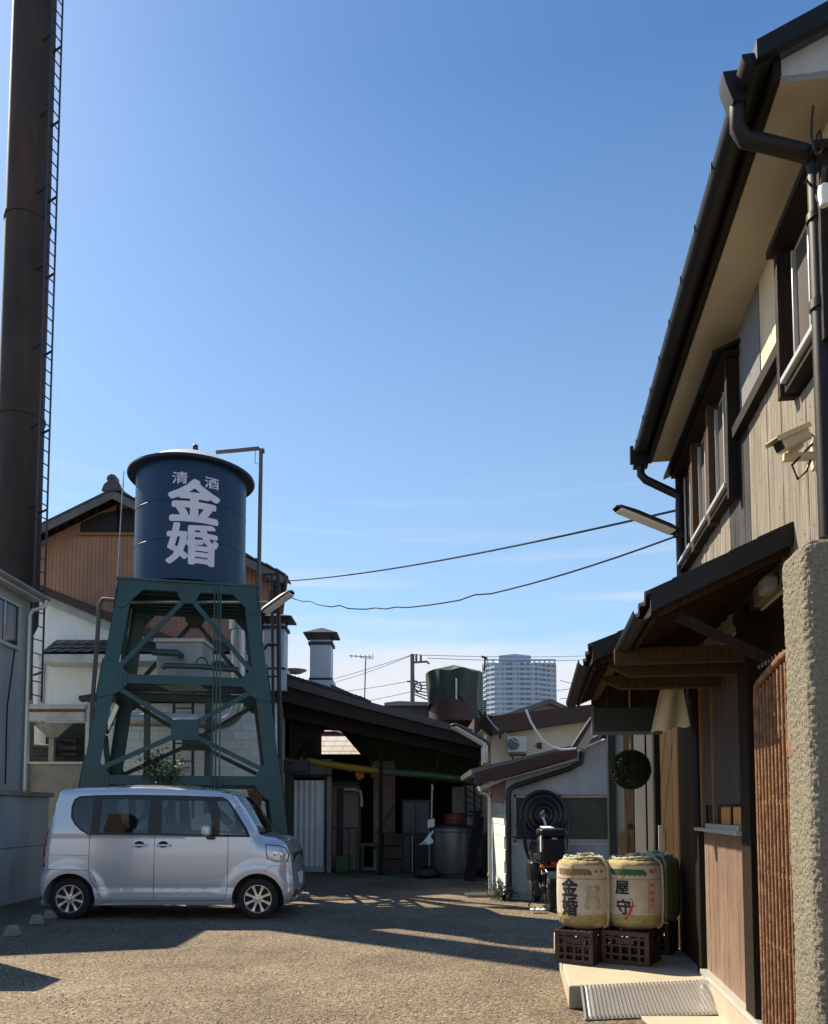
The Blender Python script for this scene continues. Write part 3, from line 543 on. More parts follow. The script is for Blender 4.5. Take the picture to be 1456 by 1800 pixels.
# dark green name board under the far canopy and the linen cloth beside it
def framed(name, a0, a1, t0, t1, z0, z1, m, label, cat, bevel=.004):
    o = obj(name, MB().box(a0, a1, t0, t1, z0, z1), m, loc=(0, 0, 0), bevel=bevel); o.rotation_euler = (0, 0, TF); return props(o, label, cat)
tb = c2e - .55
def fx(px, t):
    d = ray(px, 1350); k = t / (d.x * SP + d.y * CP); return k * (d.x * CP - d.y * SP)
def fz(py, t): 
    d = ray(1100, py); k = t / (d.x * SP + d.y * CP); return H + k * d.z
SB = Thing('hanging_board', (fx(1100, tb), tb, fz(1290, tb)), 'dark green wooden board hanging under the far canopy', 'sign board', rot=TF)
SB.part('board', MB().box(fx(1046, tb), fx(1166, tb), tb, tb + .04, fz(1288, tb), fz(1243, tb)), M['sign_green'], bevel=.004)
SB.part('rim', MB().box(fx(1046, tb), fx(1166, tb), tb - .012, tb + .05, fz(1291, tb), fz(1286, tb)).box(fx(1042, tb), fx(1046, tb), tb - .01, tb + .05, fz(1291, tb), fz(1240, tb)), M['greyroof'])
SB.part('hanger', MB().cyl((fx(1070, tb), tb + .02, fz(1243, tb)), (fx(1070, tb), tb + .02, top2(.6) - .05), .006, 6).cyl((fx(1140, tb), tb + .02, fz(1243, tb)), (fx(1140, tb), tb + .02, top2(.6) - .05), .006, 6), M['dsteel'])
tc_ = c2t + .80
ca0, ca1, cz0, cz1 = fx(1168, tc_), fx(1206, tc_), fz(1290, tc_), fz(1197, tc_)
def clothf(u, v):
    wv = 1 + .42 * v
    return (ca0 + (ca1 - ca0) * (.5 + (u - .5) * wv) + .0 - .055 * v + .07 * v * u, tc_ + .022 * math.sin(u * 9 + v * 1.5) * (.3 + v) + .06 * u, cz1 - (cz1 - cz0) * v * (1 - .16 * u * v) + .012 * math.sin(u * 12) * v)
cl = obj('linen_cloth', MB().grid(clothf, 24, 16), M['cloth'], loc=(0, 0, 0)); cl.rotation_euler = (0, 0, TF)
so = cl.modifiers.new('s', 'SOLIDIFY'); so.thickness = .004
props(cl, 'plain tan linen cloth hanging from the canopy bracket beside the brown boards', 'cloth')

# cedar ball
cb = pt(1109, 1353, 0.1); kk = 0
tcb = c2e - .1
ca, cz = fx(1109, tcb), fz(1353, tcb)
cr_ = abs(fx(1143, tcb) - fx(1075, tcb)) / 2 * 1.08
mb = MB(); rr = random.Random(5)
mb.lathe([(cr_ * .9 * math.sin(math.pi * k / 16), -cr_ * .9 * math.cos(math.pi * k / 16)) for k in range(17)], (0, 0, 0), 24)
for i in range(3800):
    z = rr.uniform(-1, 1); a = rr.uniform(0, 6.283); q = math.sqrt(1 - z * z); d = Vector((q * math.cos(a), q * math.sin(a), z))
    tng = d.cross(Vector((rr.uniform(-1, 1), rr.uniform(-1, 1), rr.uniform(-1, 1)))).normalized()
    p0 = d * cr_ * .86; p1 = d * cr_ * rr.uniform(.97, 1.03) + tng * .012
    mb.add([p0 + tng * .009, p0 - tng * .009, p1], [(0, 1, 2)])
CB = Thing('cedar_ball', (ca, tcb, cz), 'round dark cedar needle ball hanging under the far canopy above the barrels', 'cedar ball', rot=TF)
o = CB.part('needles', mb.mesh('needles', smooth=0, recalc=False), M['cedar']); o['kind'] = 'stuff'
CB.part('hanging_cord', MB().cyl((ca, tcb, cz + cr_ * .9), (ca, tcb, top2(ca) + .0), .006, 6), M['rope'])

# ---- elongated floodlight on the far downpipe
def flood(name, p, q, w, label, rot_m=None, cat='floodlight', group=None, lens='lamp_white'):
    p = Vector(p); q = Vector(q); T = Thing(name, p, label, cat, world_base=True, group=group)
    d = (q - p); L = d.length; d.normalize(); up = Vector((0, 0, 1)); x = d.cross(up).normalized(); u = x.cross(d)
    m3 = Matrix((x, d, u)).transposed()
    hood = MB(); n = 14
    for yy, s_ in ((0, .55), (.04, .85), (.15, 1), (.7, 1), (.93, .8), (1, .45)):
        for k in range(n + 1):
            a = math.pi * k / n; hood.v.append(m3 @ Vector((w * s_ * math.cos(a), yy * L, w * .75 * s_ * math.sin(a))))
    hood.f = [(i * (n + 1) + k, i * (n + 1) + k + 1, (i + 1) * (n + 1) + k + 1, (i + 1) * (n + 1) + k) for i in range(5) for k in range(n)]
    hood.f += [tuple(range(n + 1)), tuple(5 * (n + 1) + k for k in range(n + 1))]
    h = T.part('hood', hood, M['dsteel'])
    so = h.modifiers.new('s', 'SOLIDIFY'); so.thickness = .006
    T.part('lens', MB().obox(m3 @ Vector((0, .5 * L, -.002)), (w * 1.55, L * .86, w * .32), m3), M[lens], bevel=.01)
    T.part('bracket', MB().obox(m3 @ Vector((0, -.03, 0)), (.06, .1, .06), m3), M['dsteel'], bevel=.006)
    return T
tf = T1
pA = Matrix.Rotation(TF, 3, 'Z') @ Vector((A - .085, tf - .03, wl(1187, 945, A - .085)[1]))
d = ray(1080, 893); pB = Vector((0, 0, H)) + d * ((pA.y - .15) / d.y)
flood('yard_floodlight', pA, pB, .072, 'long slim floodlight angled up from the far downpipe of the timber building')
# ---- surveillance camera
ct, cz_ = wl(1444, 800)
SC = Thing('surveillance_camera', (A, ct, cz_), 'beige box surveillance camera on a wall arm by the near downpipe', 'camera', rot=TF)
cc = Vector((A - .115, ct + .015, cz_ + .085)); dv = Vector((-.74, -.30, -.40)).normalized(); x = dv.cross(Vector((0, 0, 1))).normalized(); u = x.cross(dv)
m3 = Matrix((x, dv, u)).transposed()
SC.part('housing', MB().obox(cc, (.070, .16, .064), m3), M['camera'], bevel=.012, seg=3)
SC.part('sunshade', MB().obox(cc + u * .036 + dv * .012, (.088, .20, .005), m3).obox(cc + u * .03 + x * .042 + dv * .012, (.005, .20, .025), m3).obox(cc + u * .03 - x * .042 + dv * .012, (.005, .20, .025), m3), M['camera'], bevel=.003)
SC.part('front_glass', MB().obox(cc + dv * .083, (.05, .008, .044), m3), M['glass_blk'])
SC.part('arm', MB().box(A - .15, A + .01, ct + .03, ct + .06, cz_ + .0, cz_ + .035).bar((A - .13, ct + .05, cz_ + .02), cc - dv * .04 - u * .03, .03, .03).box(A - .018, A, ct, ct + .09, cz_ - .04, cz_ + .1), M['camera'], bevel=.004)
SC.part('cable', MB().tube([cc - dv * .1, cc - dv * .13 - u * .04, (A - .12, ct + .02, cz_ - .03), (A - .09, ct + .04, cz_ - .09), (A - .05, ct + .05, cz_ - .05), (A - .02, ct + .05, cz_ + .02)], .006, 6), M['black'])

# ---- rough gate pillar and folding gate, lower right
def tof(px, a):  # along-distance where a pixel column meets the plane 'a across'
    d = ray(px, 1400); return a / (d.x * CP - d.y * SP) * (d.x * SP + d.y * CP)
pa = 1.10; pn, pf = tof(1428, pa), tof(1384, pa); pz = wl(1400, 958, pa)[1]
me = MB().grid(lambda u, v: (0, 0, 0), 1, 1)
bm = bmesh.new(); bmesh.ops.create_cube(bm, size=1)
bmesh.ops.scale(bm, vec=(.55, pf - pn, pz), verts=bm.verts); bmesh.ops.translate(bm, vec=(pa + .275, (pn + pf) / 2, pz / 2), verts=bm.verts)
bmesh.ops.bevel(bm, geom=[e for e in bm.edges], offset=.045, segments=4, affect='EDGES', profile=.5)
for ax, c0, c1, st in (((1, 0, 0), pa, pa + .3, .010), ((0, 1, 0), pn, pf, .0075), ((0, 0, 1), .4, pz, .0075)):
    x = c0 + st
    while x < c1:
        co = Vector(ax) * x; bmesh.ops.bisect_plane(bm, geom=bm.verts[:] + bm.edges[:] + bm.faces[:], plane_co=co, plane_no=ax); x += st
for v in bm.verts:
    c = v.co.copy(); n = (c - Vector((pa + .275, (pn + pf) / 2, min(max(c.z, .3), pz - .3))))
    n = Vector((n.x / .275, n.y / ((pf - pn) / 2), 0)); n = n.normalized() if n.length > .01 else Vector((0, 0, 1))
    q = noise.noise(c * 58) * .0058 + noise.noise(c * 100) * .002 + noise.noise(c * 20) * .003 + noise.noise(c * 3) * .005
    v.co += n * q; v.co.z += noise.noise(c * 30) * .004 if c.z > pz - .05 else 0
pm = bpy.data.meshes.new('pillar'); bm.to_mesh(pm); bm.free()
P_ = obj('gate_pillar', pm, M['stucco']); P_.rotation_euler = (0, 0, TF)
props(P_, 'rough pebbly stucco gate pillar at the lower right edge', 'pillar')
# unseen pillar added outside the frame to throw the wedge of shade at lower left
props(obj('gate_pillar', MB().box(-.24, .24, -.24, .24, 0, 2.25), M['stucco'], loc=None, bevel=.04), 'unseen pillar added beyond the left edge to shade the lower left', 'pillar').location = (-4.98, 8.12, 0)
G_ = Thing('folding_gate', (1.12, 3.8, 0), 'rusty folding iron gate of close upright bars pushed back beside the pillar', 'gate', rot=TF)
gn, gf = tof(1388, 1.10), tof(1328, 1.10); gz1, gz0 = wl(1388, 1142, 1.10)[1], wl(1328, 1206, 1.10)[1]
nb = 20
for i in range(nb):
    t = gn + (gf - gn) * i / (nb - 1); z = gz0 + (gz1 - gz0) * min(1, (1 - i / (nb - 1)) * 1.25) ** .8
    a = 1.12 + (.022 if i % 2 else -.0)
    G_.part('bar', MB().tube([(a, t, .06), (a, t, z - .035)], .0105, 8), M['rust'], smooth=60)
cu = []
for i in range(14):
    k = i / 13; cu.append((1.125, gn + (gf - gn) * (i / 13), gz0 + (gz1 - gz0) * min(1, (1 - k) * 1.25) ** .8 + .005))
G_.part('top_rail', MB().tube([(1.125, gn, gz1 - .3)] + cu + [(1.125, gf + .012, gz0 - .06), (1.125, gf + .012, .06)], .019, 10), M['rust'])
G_.part('bottom_rail', MB().box(1.10, 1.15, gn, gf, .03, .07), M['rust'])
lk = MB()
for i in range(nb - 1):
    for z in [.3 + .34 * k for k in range(6)]:
        t = gn + (gf - gn) * (i + .5) / (nb - 1); lk.lathe([(.006, -.010), (.006, .010)], (1.125, t, z + .17 * (i % 2)), 8)
o = G_.part('rivets', lk, M['rust']); o['kind'] = 'stuff'
G_.part('hinge', MB().box(1.10, 1.15, gn - .05, gn + .01, 1.68, 1.85), M['rust'], bevel=.004)

# ---- entrance step and ramp
pz0 = .17
q0, q1 = gr(1000, 1733, pz0), gr(1228, 1722, pz0); q2 = gr(988, 1690, pz0)
dirL = (q2 - q0).normalized(); q3 = q0 + dirL * 2.6
q4 = Matrix.Rotation(TF, 3, 'Z') @ Vector((A + .03, (q1.x * SP + q1.y * CP), pz0)); q5 = Matrix.Rotation(TF, 3, 'Z') @ Vector((A + .03, 8.7, pz0))
props(obj('entrance_step', MB().prism([(q0.x, q0.y), (q4.x, q4.y), (q5.x, q5.y), (q3.x, q3.y)], 0, pz0, 'xy'), M['platform'], bevel=.012), 'low pale concrete step that carries the barrels', 'step')
r0, r1 = gr(1030, 1793, .01), gr(1276, 1783, .01); r3, r2 = gr(1022, 1732, pz0 + .015), gr(1240, 1722, pz0 + .015)
mb = MB(); nr = 30
def rp_(u, v, h=0): 
    p = (r0 * (1 - u) + r1 * u) * (1 - v) + (r3 * (1 - u) + r2 * u) * v; return p + Vector((0, 0, h))
nn = 60
RAMP = Thing('door_ramp', ((r0 + r1) / 2).to_tuple(), 'ribbed metal ramp plate laid against the concrete step', 'ramp')
RAMP.part('plate', MB().grid(lambda u, v: rp_(u, v, 0), 12, 8), M['plate']).modifiers.new('s', 'SOLIDIFY').thickness = .006
rb = MB()
for i in range(34):
    u = (i + .5) / 34
    for j in range(26):
        v0 = (j + .12 + .0 * (i % 2)) / 26; v1 = (j + .80) / 26
        if i % 2: v0 += .4 / 26; v1 = min(1, v1 + .4 / 26)
        w = .0085
        a, b_, c, d = rp_(u - w, v0, .0005), rp_(u + w, v0, .0005), rp_(u + w, v1, .0005), rp_(u - w, v1, .0005)
        top = [rp_(u, v0 + .004, .0035), rp_(u, v1 - .004, .0035)]
        rb.add([a, b_, c, d, top[0], top[1]], [(0, 1, 4), (1, 2, 5, 4), (2, 3, 5), (3, 0, 4, 5)])
o = RAMP.part('raised_ribs', rb, M['plate'], smooth=0); o['kind'] = 'stuff'
RAMP.part('edge_strip', MB().bar(rp_(0, 0, .0), rp_(0, 1, .0), .012, .02).bar(rp_(1, 0, .0), rp_(1, 1, .0), .012, .02), M['plate'])
k0, k1 = gr(1130, 1796), gr(1300, 1788)
props(obj('paving_slab', MB().box(k0.x, k1.x + .1, 5.2, 5.62, 0.004, .03), M['platform'], bevel=.005), 'flat pale paving slab at the foot of the metal ramp', 'slab')

# ------------------------------------------------------------ crates and barrels
def crate(cx, cy, w, d, h, rot, label):
    T = Thing('bottle_crate', (cx, cy, pz0), label, 'crate', rot=0, world_base=True, group='dark plastic crates under the barrels'); T.e.rotation_euler = (0, 0, rot); T.e.location.z = pz0 + .001
    th = .012
    for sx in (-1, 1):
        for sy in (-1, 1): T.part('corner_post', MB().obox((sx * (w / 2 - .02), sy * (d / 2 - .02), h / 2), (.04, .04, h)), M['crate'], bevel=.003)
    def side(L, nm):
        s = MB(); n = max(4, round(L / .075))
        for z, hh in ((.02, .04), (h * .30, .02), (h * .56, .02), (h - .06, .02), (h - .02, .04)): s.box(-L / 2, L / 2, -th / 2, th / 2, z - hh / 2, z + hh / 2)
        for i in range(1, n):
            x = -L / 2 + L * i / n; s.box(x - .012, x + .012, -th / 2 + .001, th / 2 - .001, .02, h - .02)
        s.box(-L * .2, L * .2, -th / 2 - .002, th / 2 - .0, h * .62, h * .78)
        return s
    for nm, L, loc, rz in (('side', w - .02, (0, -d / 2 + .008, 0), 0), ('side', w - .02, (0, d / 2 - .008, 0), 0), ('side', d - .02, (w / 2 - .008, 0, 0), R(90)), ('side', d - .02, (-w / 2 + .008, 0, 0), R(90))):
        o = T.part(nm, side(L, nm), M['crate'], bevel=.002, seg=1, smooth=0); o.location = loc; o.rotation_euler = (0, 0, rz)
    T.part('floor', MB().box(-w / 2 + .02, w / 2 - .02, -d / 2 + .02, d / 2 - .02, .01, .022), M['crate'])
    dv = MB()
    for k in range(1, 5): x = -w / 2 + w * k / 5; dv.box(x - .003, x + .003, -d / 2 + .03, d / 2 - .03, .03, h * .45)
    for k in range(1, 4): y = -d / 2 + d * k / 4; dv.box(-w / 2 + .03, w / 2 - .03, y - .003, y + .003, .03, h * .45)
    T.part('divider', dv, M['crate'], smooth=0)
    return T
def rel(px, py, z, dy=0):
    g_ = gr(px, py, z); return g_
CH = .275
rotc = R(-30)
cA = gr(1043, 1699, pz0); cB = gr(1142, 1701, pz0)   # near bottom corners
def crate_at(corner, w, d, label):
    # near corner = front right corner
    m = Matrix.Rotation(rotc, 3, 'Z'); c = corner - m @ Vector((w / 2, -d / 2, 0)); crate(c.x, c.y, w, d, CH, rotc, label); return c
cc1 = crate_at(cA, .33, .36, 'dark red plastic bottle crate under the black lettered barrel')
cc2 = crate_at(cB, .40, .42, 'dark red plastic bottle crate under the barrel with the red gecko')

FONT = None
def text_mb(txt, size, bold=0.0):
    cu = bpy.data.curves.new('t', 'FONT'); cu.body = txt; cu.size = size; cu.align_x = 'CENTER'; cu.align_y = 'CENTER'; cu.offset = bold; cu.resolution_u = 3
    ob = bpy.data.objects.new('t', cu); COL.objects.link(ob)
    bpy.context.view_layer.update()
    me = bpy.data.meshes.new_from_object(ob.evaluated_get(bpy.context.evaluated_depsgraph_get()))
    bm = bmesh.new(); bm.from_mesh(me); COL.objects.unlink(ob); bpy.data.objects.remove(ob); bpy.data.meshes.remove(me)
    return bm
def stroke_bm(polys):
    bm = bmesh.new()
    for poly in polys:
        vs = [bm.verts.new((x, y, 0)) for x, y in poly]
        try: bm.faces.new(vs)
        except ValueError: pass
    bmesh.ops.triangulate(bm, faces=bm.faces)
    return bm
def ribbon(pts, ws):
    out = []; n = len(pts)
    ws = ws if isinstance(ws, (list, tuple)) else [ws] * n
    L = []; Rr = []
    for i in range(n):
        a = Vector(pts[max(i - 1, 0)]); b = Vector(pts[min(i + 1, n - 1)]); d = (b - a).normalized(); nrm = Vector((-d.y, d.x)); p = Vector(pts[i])
        L.append(p + nrm * ws[i] / 2); Rr.append(p - nrm * ws[i] / 2)
    return [[tuple(L[i]), tuple(L[i + 1]), tuple(Rr[i + 1]), tuple(Rr[i])] for i in range(n - 1)]
def thick(ch, size, bold, spread, n=8):
    out = text_mb(ch, size, bold); base = bmesh.new(); me = bpy.data.meshes.new('x'); out.to_mesh(me)
    for k in range(n):
        i0 = len(out.verts); out.from_mesh(me); out.verts.ensure_lookup_table()
        for v in out.verts[i0:]: v.co.x += spread * math.cos(6.2832 * k / n); v.co.y += spread * math.sin(6.2832 * k / n); v.co.z = (k + 1)
    base.free(); bpy.data.meshes.remove(me); return out
def wrap(bm, rfun, ang0, eps, zoff=0.0, sx=1.0, sz=1.0, step=.02, uoff=0.0, lay=.00015):
    """bend a flat drawing (x right, y up) round an upright axis; ang0 is the heading its middle faces"""
    for v in bm.verts: v.co.x = v.co.x * sx + uoff; v.co.y = v.co.y * sz + zoff
    xs = [v.co.x for v in bm.verts]; ys = [v.co.y for v in bm.verts]
    x = math.floor(min(xs) / step) * step
    while x < max(xs):
        bmesh.ops.bisect_plane(bm, geom=bm.verts[:] + bm.edges[:] + bm.faces[:], plane_co=(x, 0, 0), plane_no=(1, 0, 0)); x += step
    y = math.floor(min(ys) / step) * step
    while y < max(ys):
        bmesh.ops.bisect_plane(bm, geom=bm.verts[:] + bm.edges[:] + bm.faces[:], plane_co=(0, y, 0), plane_no=(0, 1, 0)); y += step
    r0 = rfun(.5 * (min(ys) + max(ys)))
    for v in bm.verts:
        th = ang0 + v.co.x / r0; r = rfun(v.co.y) + eps + v.co.z * lay; v.co = Vector((r * math.cos(th), r * math.sin(th), v.co.y))
    me = bpy.data.meshes.new('print'); bm.to_mesh(me); bm.free()
    return me
def circ(cx, cy, r, n=18): return [(cx + r * math.cos(6.2832 * k / n), cy + r * math.sin(6.2832 * k / n)) for k in range(n)]

def barrel(c, R0, h, face, label, wrapmat, kind):
    T = Thing('sake_barrel', (c.x, c.y, pz0 + CH), label, 'barrel', world_base=True, group='straw wrapped barrels on crates'); T.e.location.z = pz0 + CH + .002
    cr = .085
    def rf(z):
        if z < cr: return R0 - cr * 1.1 + 1.1 * math.sqrt(max(0, cr * cr - (cr - z) ** 2))
        if z > h - cr * .7: q = cr * .7; return R0 - q + math.sqrt(max(0, q * q - (z - h + q) ** 2))
        return R0 + .006 * math.sin((z - cr) / (h - 1.7 * cr) * math.pi)
    prof = [(.0001, 0.0)] + [(rf(h * k / 40), h * k / 40) for k in range(41)] + [(R0 * .6, h + .004), (.0001, h + .006)]
    body = MB().lathe(prof, (0, 0, 0), 72)
    for v in body.v:
        q = noise.noise(Vector((v.x * 9, v.y * 9, v.z * 5))) * .006 + .0035 * math.sin(math.atan2(v.y, v.x) * 60)
        rr_ = math.hypot(v.x, v.y)
        if rr_ > .05: v.x *= 1 + q / rr_; v.y *= 1 + q / rr_
    T.part('straw_wrap', body, wrapmat)
    # printed mat round the front
    if kind:
        bm = stroke_bm([[(-R0 * 2.1, .115), (R0 * 2.1, .115), (R0 * 2.1, h - .045), (-R0 * 2.1, h - .045)]])
        for v in bm.verts: pass
        sheet = T.part('printed_mat', wrap(bm, rf, face, .0065, step=.03), M['komo'])
        fr2 = MB()
        for k in range(320):
            th = face + (k / 319 - .5) * 4.15; rr_ = rf(.11) + .008; l = random.uniform(.03, .075)
            a = Vector((math.cos(th) * rr_, math.sin(th) * rr_, .13)); b2 = Vector((math.cos(th + .01) * (rf(.11 - l) + .009), math.sin(th + .01) * (rf(.11 - l) + .009), .125 - l)); tn_ = Vector((-math.sin(th), math.cos(th), 0)) * .004
            fr2.add([a - tn_, a + tn_, b2 + tn_ * .7, b2 - tn_ * .7], [(0, 1, 2, 3)])
        o = T.part('straw_fringe', fr2, M['straw'], smooth=0, recalc=False); o['kind'] = 'stuff'
        def pr_part(name, bm, m, **k): return T.part(name, wrap(bm, rf, face, k.pop('eps', .0085), **k), M[m])
        # band under the shoulder
        band = [[(-.23, h - .075), (.06, h - .075), (.085, h - .10), (.09, h - .118)] + [(.09 - .02 * k, h - .118 - (.014 if k % 2 else 0)) for k in range(16)]]
        pr_part('top_band', stroke_bm(band), 'brownink' if kind == 1 else 'greenink', step=.02)
        pr_part('rule_line', stroke_bm([[(-.3, h - .162), (.3, h - .162), (.3, h - .156), (-.3, h - .156)]]), 'orangeink', step=.02)
        if kind == 1:
            for x_ in (.125, .175): pr_part('small_crest', stroke_bm([circ(x_, h - .095, .013)]), 'brownink')
            pr_part('lettering', thick('金', .165, 0, .0058), 'ink', zoff=h - .245, sx=.95, uoff=-.105)
            pr_part('lettering', thick('婚', .165, 0, .0055), 'ink', zoff=h - .405, sx=.95, uoff=-.105)
            bl = [circ(.095, .255, .065), circ(.055, .345, .032), circ(.135, .345, .032), circ(.095, .315, .05), circ(.05, .20, .03), circ(.14, .20, .03)]
            for i, b_ in enumerate(bl): pr_part('floral_crest', stroke_bm([b_]), 'greyink', eps=.0072 + i * .0001)
            pr_part('paper_oval', stroke_bm([[(x * .8 + .02, y) for x, y in circ(.095, .32, .036)]]), 'komo', eps=.0084)
            pr_part('paper_oval', stroke_bm([circ(.095, .225, .034)]), 'komo', eps=.0084)
            pr_part('small_lettering', text_mb('吉祥', .03, .0006), 'greyink', zoff=.315, uoff=.095, eps=.0095)
            pr_part('small_lettering', text_mb('酒', .035, .0006), 'greyink', zoff=.225, uoff=.095, eps=.0095)
        else:
            pr_part('small_lettering', text_mb('銘醸', .042, .0012), 'brownink', zoff=h - .098, uoff=.15)
            pr_part('lettering', thick('屋', .125, 0, .0034), 'ink', zoff=h - .235, sx=1.0, uoff=-.115)
            pr_part('lettering', thick('守', .135, 0, .0038), 'ink', zoff=h - .40, sx=.95, uoff=-.105)
            # gecko: curled tail, body, head, four legs
            tail = [(-.06 + .034 * math.cos(a), h - .345 + .04 * math.sin(a)) for a in [R(150 - 20 * k) for k in range(10)]]
            gx = -.030
            pl = ribbon([(gx - .045, h - .325), (gx - .02, h - .318), (gx + .0, h - .335), (gx + .002, h - .37), (gx - .012, h - .40), (gx - .022, h - .43), (gx - .038, h - .462), (gx - .052, h - .478)], [.002, .005, .008, .013, .021, .022, .013, .02])
            for (x0, y0, x1, y1, x2, y2) in ((gx - .006, h - .385, gx + .022, h - .375, gx + .03, h - .392), (gx - .012, h - .39, gx - .035, h - .37, gx - .038, h - .355), (gx - .03, h - .445, gx - .005, h - .455, gx + .0, h - .478), (gx - .03, h - .44, gx - .06, h - .435, gx - .066, h - .45)):
                pl += ribbon([(x0, y0), (x1, y1), (x2, y2)], .006)
            pr_part('painted_gecko', stroke_bm(pl + [circ(gx - .055, h - .485, .012)]), 'redink')
            X0, X1, Z0, Z1 = .10, .155, h - .44, h - .18
            arc = [(X0 + (X1 - X0) * (.5 - .5 * math.cos(math.pi * k / 8)), Z1 + .018 * math.sin(math.pi * k / 8)) for k in range(9)]
            loop = arc + [(X1, Z0)] + [(X1 - (X1 - X0) * k / 6, Z0 + .014 * math.sin(math.pi * k / 6)) for k in range(1, 7)] + [arc[0]]
            pr_part('cartouche', stroke_bm(ribbon(loop, .0045)), 'orangeink')
            for i, ch in enumerate('芳醇清酒'): pr_part('small_lettering', text_mb(ch, .047, .0008), 'orangeink', zoff=h - .215 - i * .058, uoff=(X0 + X1) / 2)
            pr_part('small_lettering', text_mb('純\n米', .022, .0004), 'greyink', zoff=h - .33, uoff=-.19)
            pr_part('small_lettering', text_mb('銘\n酒', .022, .0004), 'greyink', zoff=h - .39, uoff=-.19)
    # rope: two bands and a cross over the top, twisted from two strands
    def rope(pts, r=.0075, ph=0):
        out = MB(); n = len(pts)
        for s_ in (0, math.pi):
            q = []
            for i in range(n):
                d = (Vector(pts[min(i + 1, n - 1)]) - Vector(pts[max(i - 1, 0)])).normalized(); x = d.orthogonal().normalized()
                x = (Vector((0, 0, 1)) - d * d.z).normalized() if abs(d.z) < .9 else x; y = d.cross(x); a = i * .9 + s_
                q.append(Vector(pts[i]) + (x * math.cos(a) + y * math.sin(a)) * r * .75)
            out.tube(q, r, 6)
        return out
    for da in (R(62), R(242)) if kind else (R(20), R(200)):
        th = face + da
        pts = [(math.cos(th) * (rf(z) + .014), math.sin(th) * (rf(z) + .014), z) for z in [h * k / 50 for k in range(1, 50)]]
        pts += [(math.cos(th) * q, math.sin(th) * q, h + .016) for q in [R0 * .85 * (1 - k / 12) for k in range(1, 12)]]
        T.part('rope', rope(pts), M['rope'], smooth=60)
    pts = [(math.cos(a) * (R0 * .72), math.sin(a) * (R0 * .72), h + .012 + .006 * math.sin(a * 3)) for a in [6.2832 * k / 60 for k in range(61)]]
    T.part('rope', rope(pts, .009), M['rope'], smooth=60)
    kn = []
    for k in range(40):
        a = k * .42; kn.append((.055 * math.cos(a) * (1 + .3 * math.sin(k * .7)) + .02, .04 * math.sin(a * 1.3), h + .022 + .012 * math.sin(a * 1.7) + .006))
    T.part('knot', rope(kn, .008), M['rope'], smooth=60)
    tops = MB(); rg = random.Random(1)
    for k in range(260):
        a = rg.uniform(0, 6.28); q = rg.uniform(.2, .98) * R0; a2 = rg.uniform(0, 6.28); p = Vector((q * math.cos(a), q * math.sin(a), h + (.006 if q < R0 * .7 else -.012 * (q / R0)))); dd = Vector((math.cos(a2), math.sin(a2), .12)) * .022; s_ = Vector((-dd.y, dd.x, 0)) * .08
        tops.add([p - s_, p + s_, p + dd], [(0, 1, 2)])
    o = T.part('loose_straw', tops, M['straw'], smooth=0, recalc=False); o['kind'] = 'stuff'
    return T
hB = .585
faceA = math.atan2(-1, -.32); faceB = math.atan2(-1, -.20)
wA = abs(pt(1068, 1500, 7.0).x - pt(982, 1500, 7.0).x) / 2
barrel(pt(1027, 1570, 6.98), .222, hB, faceA, 'left straw wrapped barrel with heavy black characters on its mat', M['straw'], 1)
barrel(pt(1115, 1570, 6.95), .238, hB, faceB, 'right straw wrapped barrel with brush characters and a red gecko', M['straw'], 2)
barrel(pt(1150, 1570, 7.36), .222, hB, faceB, 'olive straw barrel standing in shade behind the gecko barrel', M['straw_green'], 0)
crate_c = pt(1150, 1570, 7.36)
crate(crate_c.x, crate_c.y + .03, .36, .40, CH, rotc, 'dark plastic bottle crate at the back by the brown boards')

# ------------------------------------------------------------ parked car (local x: rear to front, y: across, z up)
CY = 10.72; CX = gr(72, 1600).x
CX = pt(72, 1600, CY).x - .06
CARW = 1.475
CAR = Thing('parked_car', (CX + 1.7, CY + CARW / 2, 0), 'silver lilac boxy kei car with dark windows parked side on below the tank tower', 'car')
ctr = [(.055, .27), (.02, .40), (.005, .52), (.02, .60), (.055, .66), (.065, .80), (.075, 1.0), (.105, 1.2), (.15, 1.42), (.182, 1.62), (.195, 1.70), (.245, 1.745), (.42, 1.757), (.6, 1.76), (.9, 1.765), (1.3, 1.77), (1.7, 1.762), (2.1, 1.74), (2.4, 1.71), (2.53, 1.68), (2.60, 1.63),
       (2.68, 1.52), (2.77, 1.38), (2.86, 1.24), (2.93, 1.125), (3.0, 1.10), (3.12, 1.085), (3.23, 1.05), (3.305, .99), (3.35, .87), (3.365, .74), (3.375, .6), (3.395, .5), (3.395, .36), (3.37, .24), (3.33, .20)]
def smooth_poly(p, it=1):
    for _ in range(it):
        q = [p[0]]
        for i in range(len(p) - 1):
            a, b = p[i], p[i + 1]; q += [(a[0] * .75 + b[0] * .25, a[1] * .75 + b[1] * .25), (a[0] * .25 + b[0] * .75, a[1] * .25 + b[1] * .75)]
        q.append(p[-1]); p = q
    return p
top_prof = smooth_poly(ctr, 1)
wr, wf_, wz, wR = .43, 2.945, .268, .345
def arch(cx):  # from front to rear under the car, right to left
    a0 = math.acos(-((wz - .19)) / wR) if False else None
    out = []
    s0 = math.asin((.19 - wz) / wR)
    for k in range(21):
        a = s0 + (math.pi - 2 * s0) * k / 20; out.append((cx + wR * math.cos(a), wz + wR * math.sin(a)))
    return out
bottom = [(3.30, .19)] + arch(wf_) + [(2.3, .19), (1.8, .19), (1.3, .19)] + arch(wr) + [(.06, .22)]
bottom = [b for b in bottom if b[0] < 3.32 and b[0] > .045]
outline = top_prof + bottom
